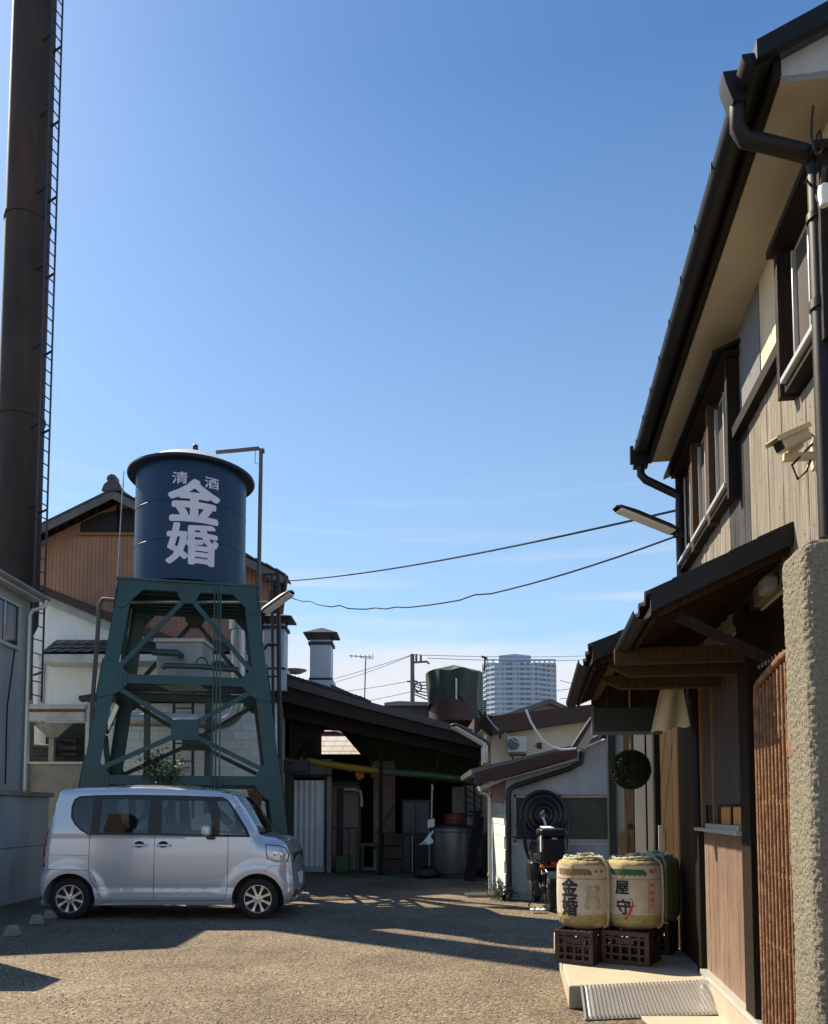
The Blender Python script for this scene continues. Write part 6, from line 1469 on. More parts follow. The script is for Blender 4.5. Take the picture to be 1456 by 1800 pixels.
IN.part('panel', MB().box(pX(592, YI), pX(604, YI), YI - .03, YI, .15, pZ(1385, YI)), M['brownfascia'])
IN.part('frame', MB().box(pX(580, YI), pX(584, YI), YI - .05, YI + .05, 0, pZ(1374, YI)).box(pX(631, YI), pX(635, YI), YI - .05, YI + .05, 0, pZ(1374, YI)).box(pX(580, YI), pX(635, YI), YI - .05, YI + .05, pZ(1382, YI), pZ(1374, YI)), M['sign_green'])
props(obj('bent_pipe', MB().tube([pt(605, 1388, YI - .2), pt(625, 1388, YI - .2), pt(634, 1392, YI - .2), pt(636, 1405, YI - .2), pt(636, 1418, YI - .2)], .035, 8), M['pale']), 'pale pipe elbow above the pinkish partition', 'pipe')
props(obj('timber_sheet', MB().box(pX(655, YI), pX(694, YI), YI + .4, YI + .45, .0, pZ(1336, YI)), M['pink']), 'tall brown sheet hanging in the middle of the dark shed', 'sheet')
SF = Thing('railing', (pX(610, YI - .5), YI - .5, 0), 'thin dark metal railing in front of the pinkish partition', 'railing')
SF.part('rail', MB().bar(pt(578, 1456, YI - .5), pt(628, 1456, YI - .5), .03, .03), M['dsteel'])
for px in (580, 614, 627): SF.part('post', MB().bar(pt(px, 1456, YI - .5), (pX(px, YI - .5), YI - .5, 0), .03, .03), M['dsteel'])
props(obj('green_brace', MB().bar(pt(693, 1415, YI + .3), pt(662, 1465, YI + .3), .10, .06), M['greenpaint2']), 'slanting green timber brace inside the shed', 'brace')
WB = Thing('work_bench', (pX(670, YI), YI - .2, 0), 'low green work bench at the back of the dark shed', 'bench')
WB.part('top', MB().box(pX(632, YI - .2), pX(702, YI - .2), YI - .2, YI + .4, pZ(1487, YI), pZ(1482, YI)), M['greenpaint2'])
for px in (636, 662, 698): WB.part('leg', MB().box(pX(px, YI - .2), pX(px + 4, YI - .2), YI - .2, YI - .14, 0, pZ(1487, YI)), M['greenpaint2'])
props(obj('bench_drum', MB().lathe([(.17, 0), (.17, .5), (.15, .52), (.001, .52)], (pX(668, YI), YI + .1, 0), 20), M['blue_white']), 'short grey drum standing under the green bench', 'drum')
CBX = Thing('shed_cabinet', (pX(722, YI), YI, 0), 'tall dull blue machine cabinet in the middle of the shed', 'cabinet')
CBX.part('body', MB().box(pX(706, YI), pX(757, YI), YI, YI + .7, 0, pZ(1405, YI)), M['sign_green'], bevel=.02)
CBX.part('door', MB().box(pX(710, YI), pX(730, YI), YI - .02, YI, .9, pZ(1410, YI)), M['greyroof'], bevel=.008)
CBX.part('door', MB().box(pX(732, YI), pX(754, YI), YI - .02, YI, .9, pZ(1410, YI)), M['greyroof'], bevel=.008)
CBX.part('lower_box', MB().box(pX(703, YI - .3), pX(722, YI - .3), YI - .3, YI, 0, pZ(1470, YI)), M['greenpaint2'], bevel=.01)
props(obj('white_stand_pipe', MB().cyl((pX(725, YI - .6), YI - .6, 0), pt(725, 1470, YI - .6), .016, 8), M['pale']), 'thin white upright pipe in front of the shed cabinet', 'pipe')
props(obj('white_stand_pipe', MB().cyl((pX(755, YI - .8), YI - .8, 0), pt(755, 1455, YI - .8), .02, 8), M['pale']), 'thin white upright pipe at the left edge of the round vat', 'pipe')
props(obj('glass_gauge', MB().cyl(pt(759, 1440, Y5 + .8), pt(760, 1378, Y5 + .8), .025, 10).lathe([(.04, 0), (.04, .05)], pt(761, 1388, Y5 + .8), 12), M['steel']), 'slender pale level tube rising above the vat', 'gauge')
# vat, its lid and things on it
YV = 17.6
vx0, vx1 = pX(757, YV), pX(836, YV); vr = (vx1 - vx0) / 2; vc = (vx0 + vx1) / 2
VT = Thing('steel_vat', (vc, YV, 0), 'big round stainless vat standing at the right of the shed opening', 'vat')
vz = pZ(1457, YV - vr)
VT.part('tub', MB().lathe([(vr * .97, .10), (vr, .14), (vr, vz - .08), (vr + .03, vz - .06), (vr + .03, vz)], (vc, YV, 0), 64), M['steelvat'] if 'steelvat' in M else M['steel'])
VT.part('base', MB().lathe([(vr * .9, 0), (vr * .9, .10)], (vc, YV, 0), 40), M['dsteel'])
VT.part('lid', MB().lathe([(vr + .05, vz), (vr + .04, vz + .04), (vr * .5, vz + .09), (.001, vz + .10)], (vc, YV, 0), 48), M['dsteel'])
props(obj('red_drum', MB().lathe([(.26, 0), (.26, .07), (.245, .08), (.245, .2), (.2, .23)], (vc + .05, YV, vz + .10), 32), M['redpaint']), 'squat dark red drum lying on top of the round vat', 'drum')
props(obj('vat_hopper', MB().lathe([(.30, 0.30), (.12, 0)], (pX(840, YV), YV + .2, pZ(1490, YV)), 24).lathe([(.31, .30), (.31, .36)], (pX(840, YV), YV + .2, pZ(1490, YV)), 24), M['pink']), 'pinkish grey conical hopper at the right edge of the round vat', 'hopper')
props(obj('crumpled_bag', MB().grid(lambda u, v: (pX(738 + 22 * u, YV - .4) + .03 * math.sin(v * 9), YV - .45 + .05 * math.sin(u * 7 + v * 3), pZ(1484 - 24 * v * u - 2 * u, YV)), 10, 8).grid(lambda u, v: (pX(752 + 12 * u, YV - .4), YV - .45 + .03 * math.sin(u * 7), pZ(1455 - 14 * v, YV) + .03 * u), 6, 6), M['white_plaster']), 'crumpled white plastic bag hanging on the left edge of the vat', 'bag')
props(obj('dark_sack', MB().lathe([(.2, 0), (.3, .08), (.24, .2), (.1, .26), (.001, .27)], (pX(748, YV), YV - .3, 0), 20), M['black']), 'low black sack on the ground before the vat', 'sack')
props(obj('cardboard_heap', MB().box(pX(590, 18.8), pX(614, 18.8), 18.8, 19.3, 0, .38), M['greenpaint2'], bevel=.03), 'low dull green box on the ground by the shed partition', 'box')
props(obj('leaning_planks', MB().bar((pX(822, 16.6), 16.6, 0), (pX(842, 16.9), 16.9, 1.45), .16, .05).bar((pX(830, 16.5), 16.5, 0), (pX(846, 16.9), 16.9, 1.3), .12, .04), M['wood_dark']), 'two dark planks leaning at the right of the vat', 'plank')
# bright gap at the right with diagonal bars
YG = Y5 + 1.6
GT = Thing('lattice_gate', (pX(835, YG), YG, 0), 'dark framed gate with slanting bars against the bright gap right of the shed', 'gate')
GT.part('panel', MB().box(pX(795, YG), pX(815, YG), YG - .03, YG, pZ(1432, YG), pZ(1383, YG)), M['concrete'])
fr5 = MB()
for px in (817, 832, 846): fr5.box(pX(px, YG), pX(px + 4, YG), YG - .06, YG - .0, 0, pZ(1375, YG))
GT.part('upright', fr5, M['brownfascia'], smooth=0)
d5 = MB()
for k in range(4): d5.bar(pt(817, 1384 + k * 11, YG - .08), pt(850, 1406 + k * 11, YG - .08), .03, .025)
d5.bar(pt(817, 1428, YG - .08), pt(850, 1428, YG - .08), .04, .04).bar(pt(817, 1434, YG - .08), pt(850, 1434, YG - .08), .04, .04)
GT.part('slanting_bars', d5, M['dsteel'], smooth=0)
GT.part('white_backing', MB().box(pX(815, YG + .4), pX(852, YG + .4), YG + .4, YG + .44, .3, pZ(1380, YG)), M['white_plaster'])
# fluorescent batten and floodlight
BT = Thing('tube_lamp', tuple(pt(760, 1311, Y5 + .3)), 'white fluorescent tube lamp hanging under the shed roof', 'lamp', world_base=True)
wpart(BT, 'tube', MB().cyl(pt(733, 1311, Y5 + .3), pt(790, 1311, Y5 + .3), .022, 10), M['lamp_white'])
wpart(BT, 'cord', MB().cyl(pt(771, 1313, Y5 + .3), pt(768, 1355, Y5 + .3), .006, 5).cyl(pt(792, 1311, Y5 + .3), pt(792, 1318, Y5 + .3), .008, 5), M['dsteel'])
flood('yard_floodlight', tuple(pt(856, 1311, 15.6)), tuple(pt(794, 1275, 15.2)), .13, 'long white floodlight pointing left from the pole at the shed corner')
LP = Thing('lamp_post', (pX(854, 15.6), 15.6, 0), 'short pale pole with a brown clamp that carries the shed corner floodlight', 'pole')
LP.part('pole', MB().cyl((pX(853, 15.6), 15.6, pZ(1345, 15.6)), (pX(853, 15.6), 15.6, pZ(1292, 15.6)), .07, 14), M['steel'])
LP.part('clamp', MB().bar(pt(842, 1288, 15.6), pt(862, 1305, 15.6), .12, .16).box(pX(848, 15.6), pX(862, 15.6), 15.5, 15.7, pZ(1346, 15.6), pZ(1341, 15.6)), M['wood_tan'], bevel=.01)
# white corrugated screen left of the shed mouth
Y6 = 18.7
CS = Thing('corrugated_screen', (pX(540, Y6), Y6, 0), 'screen of white corrugated sheets between the tower and the shed', 'screen')
corr(503, 570, .03, lambda x: pZ(1372, Y6), Y6, pitch=.13, amp=.03, m='whitecorr', T=CS, trap=False)
CS.part('frame', MB().box(pX(497, Y6), pX(502, Y6), Y6 - .05, Y6 + .05, 0, pZ(1362, Y6)).box(pX(498, Y6), pX(583, Y6), Y6 - .05, Y6 + .05, pZ(1366, Y6), pZ(1361, Y6)).box(pX(571, Y6), pX(574, Y6), Y6 - .05, Y6 + .05, 0, pZ(1362, Y6)), M['sign_green'])
CS.part('end_sheet', MB().box(pX(575, Y6), pX(583, Y6), Y6 - .02, Y6, 0, pZ(1366, Y6)), M['concrete'])
CS.part('kick_board', MB().box(pX(503, Y6), pX(572, Y6), Y6 - .045, Y6 - .035, 0.02, .16), M['blue_white'])
CS.part('upper_board', MB().box(pX(497, Y6), pX(583, Y6), Y6 + .02, Y6 + .06, pZ(1361, Y6), pZ(1335, Y6)), M['concrete'])
props(obj('dark_equipment', MB().box(pX(497, 16.2), pX(540, 16.2), 16.2, 16.6, pZ(1358, 16.2), pZ(1335, 16.2)).box(pX(505, 16.1), pX(515, 16.1), 16.1, 16.2, pZ(1342, 16.2), pZ(1334, 16.2)), M['dsteel'], bevel=.02), 'dark metal box fixed above the white corrugated screen', 'box')

# ------------------------------------------------------------ white store on the right of the shed
Y7 = 13.15
ST = Thing('white_store', (1.6, Y7, 0), 'small white lean-to store with a brown roof edge and wide aluminium window', 'store building')
sx0, sx1 = pX(889, Y7), pX(1084, Y7)
tp = lambda px: 1361 + (px - 832) * (1316 - 1361) / (1016 - 832)
wall7 = P7 = pq([(889, 1600), (1090, 1600), (1090, 1290), (1016, 1326), (889, 1352)], Y7)
wall7 = [(sx0, 0), (pX(1095, Y7), 0), (pX(1095, Y7), pZ(1286, Y7)), (pX(1016, Y7), pZ(1322, Y7)), (sx0, pZ(1352, Y7))]
wy0_, wy1_ = pZ(1481, Y7), pZ(1397, Y7); wx0_, wx1_ = pX(903, Y7), pX(1073, Y7)
vs_ = [Vector(p) for p in wall7 + [(wx0_, wy0_), (wx1_, wy0_), (wx1_, wy1_), (wx0_, wy1_)]]
ed = [(i, (i + 1) % 5) for i in range(5)] + [(5, 6), (6, 7), (7, 8), (8, 5)]
o_, e_, f_, *_r = delaunay_2d_cdt(vs_, ed, [], 1, 1e-5)
ff = [f for f in f_ if not ins2((sum(o_[i].x for i in f) / 3, sum(o_[i].y for i in f) / 3), [(wx0_, wy0_), (wx1_, wy0_), (wx1_, wy1_), (wx0_, wy1_)])]
o = ST.part('front_wall', MB().add([(v.x, Y7, v.y) for v in o_], ff), M['blue_white'], smooth=0); so = o.modifiers.new('s', 'SOLIDIFY'); so.thickness = .08; so.offset = 1
ST.part('inner_room', MB().box(wx0_ - .1, wx1_ + .1, Y7 + 1.2, Y7 + 1.25, .3, 2.2), M['concrete'])
sidecore = ST.part('side_wall_core', MB().box(sx0 + .01, sx0 + .12, Y7 + .08, Y7 + 2.3, 0, 2.1), M['blue_white'])
blk = MB().box(-.0, .03, -.196, .196, 0, .192).mesh('block', smooth=0)
for r_ in range(9):
    for k in range(6):
        y = Y7 + .3 + k * .4 - (.2 if r_ % 2 else 0)
        ST.piece('block', blk, M['block'], (sx0 - .018, y, .02 + r_ * .2))
ST.part('dado', MB().box(sx0 + .02, pX(1073, Y7), Y7 - .012, Y7, .05, pZ(1487, Y7)), M['pale_blue'] if 'pale_blue' in M else M['blue_white'])
wn_ = ST.part('window', MB().box(wx0_, wx1_, Y7 + .03, Y7 + .036, wy0_, wy1_), M['frosted'])
fr7 = MB()
for a in (wx0_, pX(984, Y7) - .02, wx1_ - .04): fr7.box(a, a + .04, Y7 - .02, Y7 + .06, wy0_, wy1_)
for a in (wy0_, wy1_ - .05): fr7.box(wx0_, wx1_, Y7 - .02, Y7 + .06, a, a + .05)
ST.part('sash', fr7, M['alu'], parent=wn_, smooth=0)
ST.part('sill', MB().box(wx0_ - .04, wx1_ + .04, Y7 - .09, Y7 + .0, wy0_ - .04, wy0_).box(wx0_ - .02, wx1_ + .02, Y7 - .03, Y7, wy1_, wy1_ + .03), M['alu'], parent=wn_, bevel=.004)
ST.part('roof_slab', MB().prism(pq([(828, 1352), (1016, 1308), (1100, 1272), (1100, 1282), (1018, 1316), (830, 1361)], Y7 - .3), Y7 - .3, Y7 + 2.6, 'xz'), M['greyroof'])
ST.part('fascia', MB().prism(pq([(832, 1357), (1015, 1312), (1015, 1330), (836, 1381)], Y7 - .35), Y7 - .35, Y7 - .31, 'xz'), M['brownfascia'], bevel=.004)
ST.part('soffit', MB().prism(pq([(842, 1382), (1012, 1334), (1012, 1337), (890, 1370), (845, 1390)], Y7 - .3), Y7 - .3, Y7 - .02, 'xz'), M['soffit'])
ST.part('rake_board', MB().prism(pq([(1012, 1314), (1046, 1262), (1060, 1262), (1030, 1318)], Y7 - .4), Y7 - .4, Y7 - .3, 'xz'), M['soffit'])
ST.part('rake_cap', MB().prism(pq([(1006, 1312), (1040, 1260), (1046, 1262), (1014, 1314)], Y7 - .42), Y7 - .42, Y7 - .28, 'xz'), M['brownfascia'])
a7 = Y7 - .22
ST.part('drain_pipe', MB().tube([pt(1024, 1322, a7), pt(1022, 1340, a7), pt(1000, 1352, a7), pt(905, 1382, a7), pt(896, 1388, a7), pt(894, 1400, a7), (pX(894, a7), a7, .0)], .045, 12), M['black'])
ST.part('downpipe', MB().tube([pt(840, 1384, Y7 + .1), pt(846, 1392, Y7 + .1), pt(858, 1397, Y7 + .1), pt(862, 1405, Y7 + .1), pt(862, 1480, Y7 + .1), (pX(862, Y7 + .1), Y7 + .1, .1)], .038, 12).cyl(pt(862, 1540, Y7 + .1), pt(862, 1535, Y7 + .1), .045), M['alu'])
ST.part('eave_return', MB().box(pX(866, Y7), pX(890, Y7), Y7 + .02, Y7 + .4, pZ(1412, Y7), pZ(1375, Y7)), M['pink'])
ST.part('corner_pipe', MB().cyl((pX(1076, Y7 - .15), Y7 - .15, 0), pt(1074, 1292, Y7 - .15), .02, 8), M['pale'])
props(obj('drain_cover', MB().box(pX(815, 13.9), pX(880, 13.9), 13.6, 13.9, .004, .035).box(pX(872, 13.6), pX(888, 13.6), 13.5, 13.7, .0, .13), M['platform'], bevel=.01), 'sunlit pale kerb piece at the corner of the white store', 'kerb')
# upper storey seen over the lean-to
Y8 = 16.8
UH = Thing('cream_house', (pX(950, Y8), Y8, 0), 'cream walled upper storey with a brown roof edge behind the white store', 'house')
UH.part('wall', MB().prism([(pX(864, Y8), 0), (pX(1060, Y8), 0), (pX(1060, Y8), pZ(1262, Y8)), (pX(864, Y8), pZ(1284, Y8))], Y8, Y8 + 4, 'xz'), M['creamwall'])
UH.part('roof_edge', MB().prism(pq([(834, 1262), (1060, 1236), (1060, 1262), (866, 1290), (834, 1288)], Y8 - .4), Y8 - .4, Y8 + 4, 'xz'), M['brownfascia'])
UH.part('wall_box', MB().box(pX(845, Y8 - .5), pX(866, Y8 - .5), Y8 - .5, Y8, pZ(1300, Y8), pZ(1262, Y8)), M['wood_dark'])
AC = Thing('air_conditioner', (pX(911, Y8 - .3), Y8 - .3, pZ(1330, Y8)), 'ivory outdoor air conditioner unit mounted on the cream wall', 'air conditioner')
AC.part('case', MB().box(pX(893, Y8 - .4), pX(927, Y8 - .4), Y8 - .4, Y8 - .1, pZ(1325, Y8), pZ(1297, Y8)), M['ac'], bevel=.02)
AC.part('fan_grille', MB().lathe([(.13, -.01), (.13, .0), (.10, -.012), (.02, -.012)], (pX(903, Y8 - .4), Y8 - .41, pZ(1311, Y8)), 20, 'y'), M['greyroof'])
AC.part('bracket', MB().bar(pt(895, 1327, Y8 - .35), pt(925, 1327, Y8 - .35), .06, .05), M['dsteel'])
AC.part('bracket', MB().bar(pt(900, 1327, Y8 - .35), pt(904, 1342, Y8 - .05), .03, .03), M['dsteel'])
AC.part('bracket', MB().bar(pt(920, 1327, Y8 - .35), pt(917, 1342, Y8 - .05), .03, .03), M['dsteel'])
AC.part('label_plate', MB().box(pX(901, Y8 - .41), pX(907, Y8 - .41), Y8 - .418, Y8 - .402, pZ(1322, Y8), pZ(1304, Y8)), M['lamp_white'])
props(obj('meter_box', MB().box(pX(945, Y8), pX(953, Y8), Y8 - .08, Y8, pZ(1317, Y8), pZ(1306, Y8)), M['dsteel'], bevel=.01), 'small dark meter box on the cream wall right of the air conditioner', 'box')
props(obj('white_cable', MB().tube([pt(925, 1247, Y7 - .5), pt(933, 1268, Y7 - .5), pt(943, 1285, Y7 - .5), pt(955, 1302, Y7 - .5), pt(970, 1313, Y7 - .5), pt(988, 1318, Y7 - .5), pt(1013, 1316, Y7 - .5)], .018, 8), M['lamp_white']), 'thick white cable sagging in front of the cream wall', 'cable')
props(obj('thin_cable', MB().tube([pt(855, 1258, Y7 - .4), pt(868, 1275, Y7 - .4), pt(877, 1284, Y7 - .4)], .012, 6).tube([pt(887, 1288, Y7 + 1), pt(905, 1302, Y7 + 1), pt(925, 1312, Y7 + 1), pt(950, 1318, Y7 + 1)], .007, 6), M['steel']), 'thin pale cables crossing the cream wall', 'cable')
props(obj('cable_sleeve', MB().bar(pt(877, 1284, Y7 - .4), pt(880, 1299, Y7 - .4), .04, .04), M['black']), 'short black sleeve hanging from a thin cable under the brown roof edge', 'cable end')

# ------------------------------------------------------------ far roofs, covered tank, poles, tower block
Y9 = 26.0
FB = Thing('far_workshop', (pX(800, Y9), Y9, 0), 'dark sheet roofed workshop behind the shed under the covered tank', 'workshop')
FB.part('roof', MB().prism(pq([(668, 1240), (850, 1238), (850, 1270), (668, 1290)], Y9), Y9, Y9 + 5, 'xz'), M['greyroof'])
FB.part('body', MB().prism(pq([(760, 1236), (856, 1230), (856, 1500), (760, 1500)], Y9 - 1), Y9 - 1, Y9 + 3, 'xz'), M['sign_green'])
FB.part('lit_ridge', MB().prism(pq([(676, 1236), (700, 1233), (756, 1235), (756, 1241), (676, 1241)], Y9 - .1), Y9 - .2, Y9 + .3, 'xz'), M['platform'])
# tarpaulin covered tank
tc0, tc1 = pX(752, 24.5), pX(846, 24.5); tcx = (tc0 + tc1) / 2; tr = (tc1 - tc0) / 2
CT = Thing('covered_tank', (tcx, 24.5, 4.2), 'large tank wrapped in a sagging dark green tarpaulin on the far roof', 'covered tank')
tzt, tzb = pZ(1184, 24.5), pZ(1242, 24.5)
CT.part('tank', MB().lathe([(tr * .95, tzb - .5), (tr * .95, tzt - .1)], (tcx, 24.5, 0), 40), M['brownfascia'])
def tarp(u, v):
    a = u * 6.2832; w = .05 * math.sin(a * 5 + v * 3) * v + .04 * math.sin(a * 9 + 1)
    r = tr * (1.06 - .10 * v) + w; low = .62 + .25 * math.sin(a * 2.0 + 2.2) + .10 * math.sin(a * 5)
    return (tcx + r * math.cos(a), 24.5 + r * math.sin(a), tzt - .04 * math.sin(a * 6) - v * (.35 + low) - .10 * (v > .98))
tpm = MB().grid(tarp, 72, 12)
tpm.add([(tcx, 24.5, tzt + .27)] + [Vector(tarp(k / 72, 0)) for k in range(72)], [(0, 1 + k, 1 + (k + 1) % 72) for k in range(72)])
CT.part('tarpaulin', tpm, M['tarp'], smooth=50)
CT.part('tie_strap', MB().box(tcx - .0, tcx + .05, 24.5 - tr * 1.1, 24.5 - tr * 1.08, tzb + .1, tzt - .3), M['steel'])
# lattice mast
MS = Thing('lattice_mast', (pX(852, 24), 24, 4), 'thin pale lattice mast beside the covered tank', 'mast')
for dx in (-.045, .07): MS.part('rail', MB().box(pX(852, 24) + dx, pX(852, 24) + dx + .02, 24, 24.02, pZ(1256, 24), pZ(1166, 24)), M['pale'])
lz = MB()
for k in range(22): z = pZ(1250 - k * 3.8, 24); lz.box(pX(852, 24) - .045, pX(852, 24) + .09, 24, 24.02, z, z + .02)
MS.part('rungs', lz, M['pale'], smooth=0)
MS.part('top_bracket', MB().cyl((pX(853, 24), 24, pZ(1180, 24)), pt(853, 1157, 24), .03, 6).bar(pt(847, 1154, 24), pt(857, 1158, 24), .05, .06), M['dsteel'])
# utility pole
YU = 42.0
UP = Thing('utility_pole', (pX(725, YU), YU, 0), 'dark utility pole with insulators and a bundle of cables above the shed roof', 'utility pole')
UP.part('pole', MB().cyl((pX(726, YU), YU, 0), pt(725, 1150, YU), .14, 12, .11), M['pole'])
UP.part('crossarm', MB().bar(pt(722, 1165, YU), pt(752, 1163, YU), .08, .1).bar(pt(750, 1163, YU), pt(755, 1167, YU), .07, .09).bar(pt(716, 1198, YU), pt(734, 1198, YU), .06, .08), M['pole'])
UP.part('insulator', MB().cyl(pt(732, 1162, YU), pt(732, 1150, YU), .06, 8).cyl(pt(740, 1162, YU), pt(740, 1152, YU), .06, 8), M['pole'])
cw = MB()
for k in range(6): cw.tube([pt(728, 1196 + 5 * k, YU), pt(736 + k % 3 * 2, 1200 + 5 * k, YU), pt(748, 1199 + 6 * k, YU), pt(760, 1200 + 6 * k, YU)], .035, 5)
cw.tube([pt(735 + 6 * math.cos(a), 1208 + 8 * math.sin(a), YU) for a in [6.2832 * k / 12 for k in range(13)]], .04, 5)
UP.part('cable_bundle', cw, M['dsteel'])
AN = Thing('tv_antenna', (pX(642, 30), 30, 4), 'thin television antenna on a mast above the shed roof', 'antenna')
AN.part('mast', MB().cyl(pt(641, 1236, 30), pt(643, 1158, 30), .022, 6).bar(pt(641, 1226, 30), pt(635, 1237, 30), .02, .02).bar(pt(641, 1226, 30), pt(648, 1237, 30), .02, .02), M['dsteel'])
AN.part('boom', MB().bar(pt(614, 1153, 30), pt(655, 1155, 30), .025, .025).bar(pt(634, 1156, 30), pt(655, 1158, 30), .02, .02), M['dsteel'])
el = MB()
for px in (618, 626, 634, 643, 650, 656): el.bar(pt(px, 1151 + (px > 654) * -2, 30), pt(px, 1157 + (px > 654) * 4, 30), .012, .012).bar(pt(px, 1154, 30) - Vector((0, .3, 0)), pt(px, 1154, 30) + Vector((0, .3, 0)), .012, .012)
AN.part('element', el, M['dsteel'], smooth=0)

def wire(p, q, sag, r, label, kinks=(), n=28, m='black', group=None):
    p, q = Vector(p), Vector(q); pts = []
    for k in range(n + 1):
        t = k / n; v = p.lerp(q, t); v.z -= sag * 4 * t * (1 - t)
        for kk, hh in kinks:
            if abs(t - kk) < .5 / n: v.z += hh
        pts.append(v)
    return props(obj('overhead_wire', MB().tube(pts, r, 6), M[m]), label, 'wire', group)
wB = Matrix.Rotation(TF, 3, 'Z') @ Vector((A - .08, T1, wl(1190, 896, A - .08)[1]))
wC = Matrix.Rotation(TF, 3, 'Z') @ Vector((A - .08, T1, wl(1166, 953)[1]))
wire(pt(508, 1021, 15.6), wB, .10, .011, 'upper dark wire running from the thin poles to the timber building')
wC2 = pt(1185, 944, wC.y)
wire(pt(512, 1051, 15.3), wC2, .40, .009, 'lower sagging wire with small kinks across the yard', kinks=((.107, .035), (.25, .04), (.39, .02), (.46, .02), (.68, .03)))
for (a, b, dd, lab) in (((390, 1236, 60), (722, 1152, 42), .3, 'thin far wire running left from the top of the utility pole'), ((540, 1210, 60), (722, 1153, 42), .2, 'second thin far wire just under the first at the utility pole'), ((500, 1222, 60), (722, 1197, 42), .2, 'far wire meeting the utility pole at mid height from the left'), ((560, 1238, 60), (722, 1216, 42), .2, 'lowest far wire left of the utility pole'),
    ((728, 1151, 42), (1030, 1153, 60), .1, 'topmost far wire running right from the utility pole'), ((752, 1157, 42), (1030, 1160, 60), .1, 'second far wire running right behind the tower block'), ((985, 1196, 45), (1040, 1210, 45), .02, 'short far wire right of the tower block at mid height'), ((985, 1228, 45), (1040, 1227, 45), .02, 'short far wire low at the right of the tower block'), ((980, 1214, 46), (1045, 1204, 46), .02, 'short rising wire right of the tower block')):
    wire(pt(*a), pt(*b), dd, .016, lab, n=12)
props(obj('white_dish', MB().lathe([(.001, .0), (.16, .03), (.30, .10), (.33, .13)], (0, 0, 0), 24), M['pale']), 'small pale dish on the shed ridge', 'dish').location = pt(519, 1186, 22)
# far small gable right of centre
YF = 24.0
FG = Thing('far_gable', (pX(955, YF), YF, 0), 'small grey gable roof in front of the tower block', 'house')
FG.part('roof', MB().prism(pq([(885, 1256), (967, 1228), (1012, 1248), (1012, 1256), (967, 1236), (895, 1262)], YF), YF, YF + 5, 'xz'), M['greyroof'])
FG.part('wall', MB().prism(pq([(890, 1400), (890, 1260), (967, 1234), (1008, 1252), (1008, 1400)], YF + .3), YF + .3, YF + 5, 'xz'), M['concrete'])
# apartment tower
YT = 430.0
AT = Thing('apartment_tower', (pX(918, YT), YT, 0), 'pale high rise apartment tower with many balcony floors far behind', 'tower block')
def px2(p): return pX(p, YT)
plan = [(px2(857), YT + 12), (px2(860), YT + 3), (px2(872), YT - 2), (px2(902), YT - 3), (px2(944), YT - 2), (px2(980), YT + 5), (px2(980), YT + 26), (px2(857), YT + 26)]
ztop = pZ(1167, YT)
AT.part('core', MB().prism(plan, 0, ztop, 'xy'), M['tower_glass'])
cx_ = sum(p[0] for p in plan) / 8; cy_ = sum(p[1] for p in plan) / 8
def grow(k): return [(p[0] + (p[0] - cx_) * k, p[1] + (p[1] - cy_) * k) for p in plan]
FH = 2.72; nfl = int(ztop / FH)
slabm = MB().prism(grow(.055), 0, .35, 'xy'); 
og = grow(.055); ig = grow(.047)
for i in range(6):
    a, b = og[i], og[i + 1] if i < 7 else og[0]; c, d = ig[i + 1], ig[i]
    slabm.prism([a, b, c, d], .35, 1.35, 'xy')
fin = MB(); wnd = MB()
for i in range(5):
    a, b = Vector(plan[i]), Vector(plan[i + 1]); oa, ob = Vector(og[i]), Vector(og[i + 1]); L = (b - a).length; nb_ = max(1, int(L / 3.1))
    dirv = (b - a).normalized(); nv = Vector((dirv.y, -dirv.x))
    for k in range(nb_ + 1):
        t = k / nb_; p = a.lerp(b, t); q = oa.lerp(ob, t); fin.bar((p.x, p.y, FH / 2 + .2), (q.x, q.y, FH / 2 + .2), .22, FH)
        if k < nb_:
            c0, c1 = a.lerp(b, t + .30 / nb_), a.lerp(b, t + .80 / nb_)
            e0, e1 = a.lerp(b, t + .02 / nb_), a.lerp(b, t + .24 / nb_)
            wnd.add([(e0 + nv * .05).to_3d() + Vector((0, 0, .35)), (e1 + nv * .05).to_3d() + Vector((0, 0, .35)), (e1 + nv * .05).to_3d() + Vector((0, 0, FH)), (e0 + nv * .05).to_3d() + Vector((0, 0, FH))], [(0, 1, 2, 3)])
            if k % 3 == 0: wnd.add([(c0 + nv * .05).to_3d() + Vector((0, 0, .35)), (c1 + nv * .05).to_3d() + Vector((0, 0, .35)), (c1 + nv * .05).to_3d() + Vector((0, 0, FH)), (c0 + nv * .05).to_3d() + Vector((0, 0, FH))], [(0, 1, 2, 3)])
sm_, fm_, wm_ = slabm.mesh('balcony_floor', smooth=0), fin.mesh('partition_fins', smooth=0), wnd.mesh('wall_panels', smooth=0)
for me in (sm_, fm_, wm_): me.materials.append(M['tower'])
for k in range(nfl):
    z = ztop - (k + 1) * FH
    if z < 20: break
    for nm, me in (('balcony_floor', sm_), ('partition_fins', fm_), ('wall_panels', wm_)):
        o = AT.piece(nm, me, None, (AT.base.x * 0 + 0, 0, z)); o['kind'] = 'stuff' if nm != 'balcony_floor' else 'thing'
        if nm == 'balcony_floor': del o['kind']
AT.part('penthouse', MB().box(px2(880), px2(938), YT + 4, YT + 20, ztop, pZ(1150, YT)).prism([(px2(880), pZ(1150, YT)), (px2(938), pZ(1150, YT)), (px2(910), pZ(1147, YT))], YT + 4, YT + 20, 'xz'), M['tower'])
pr_ = MB()
for px in (860, 870, 944, 953, 962, 971, 980): pr_.box(px2(px) - .35, px2(px) + .35, YT + 3, YT + 3.7, ztop, pZ(1157, YT))
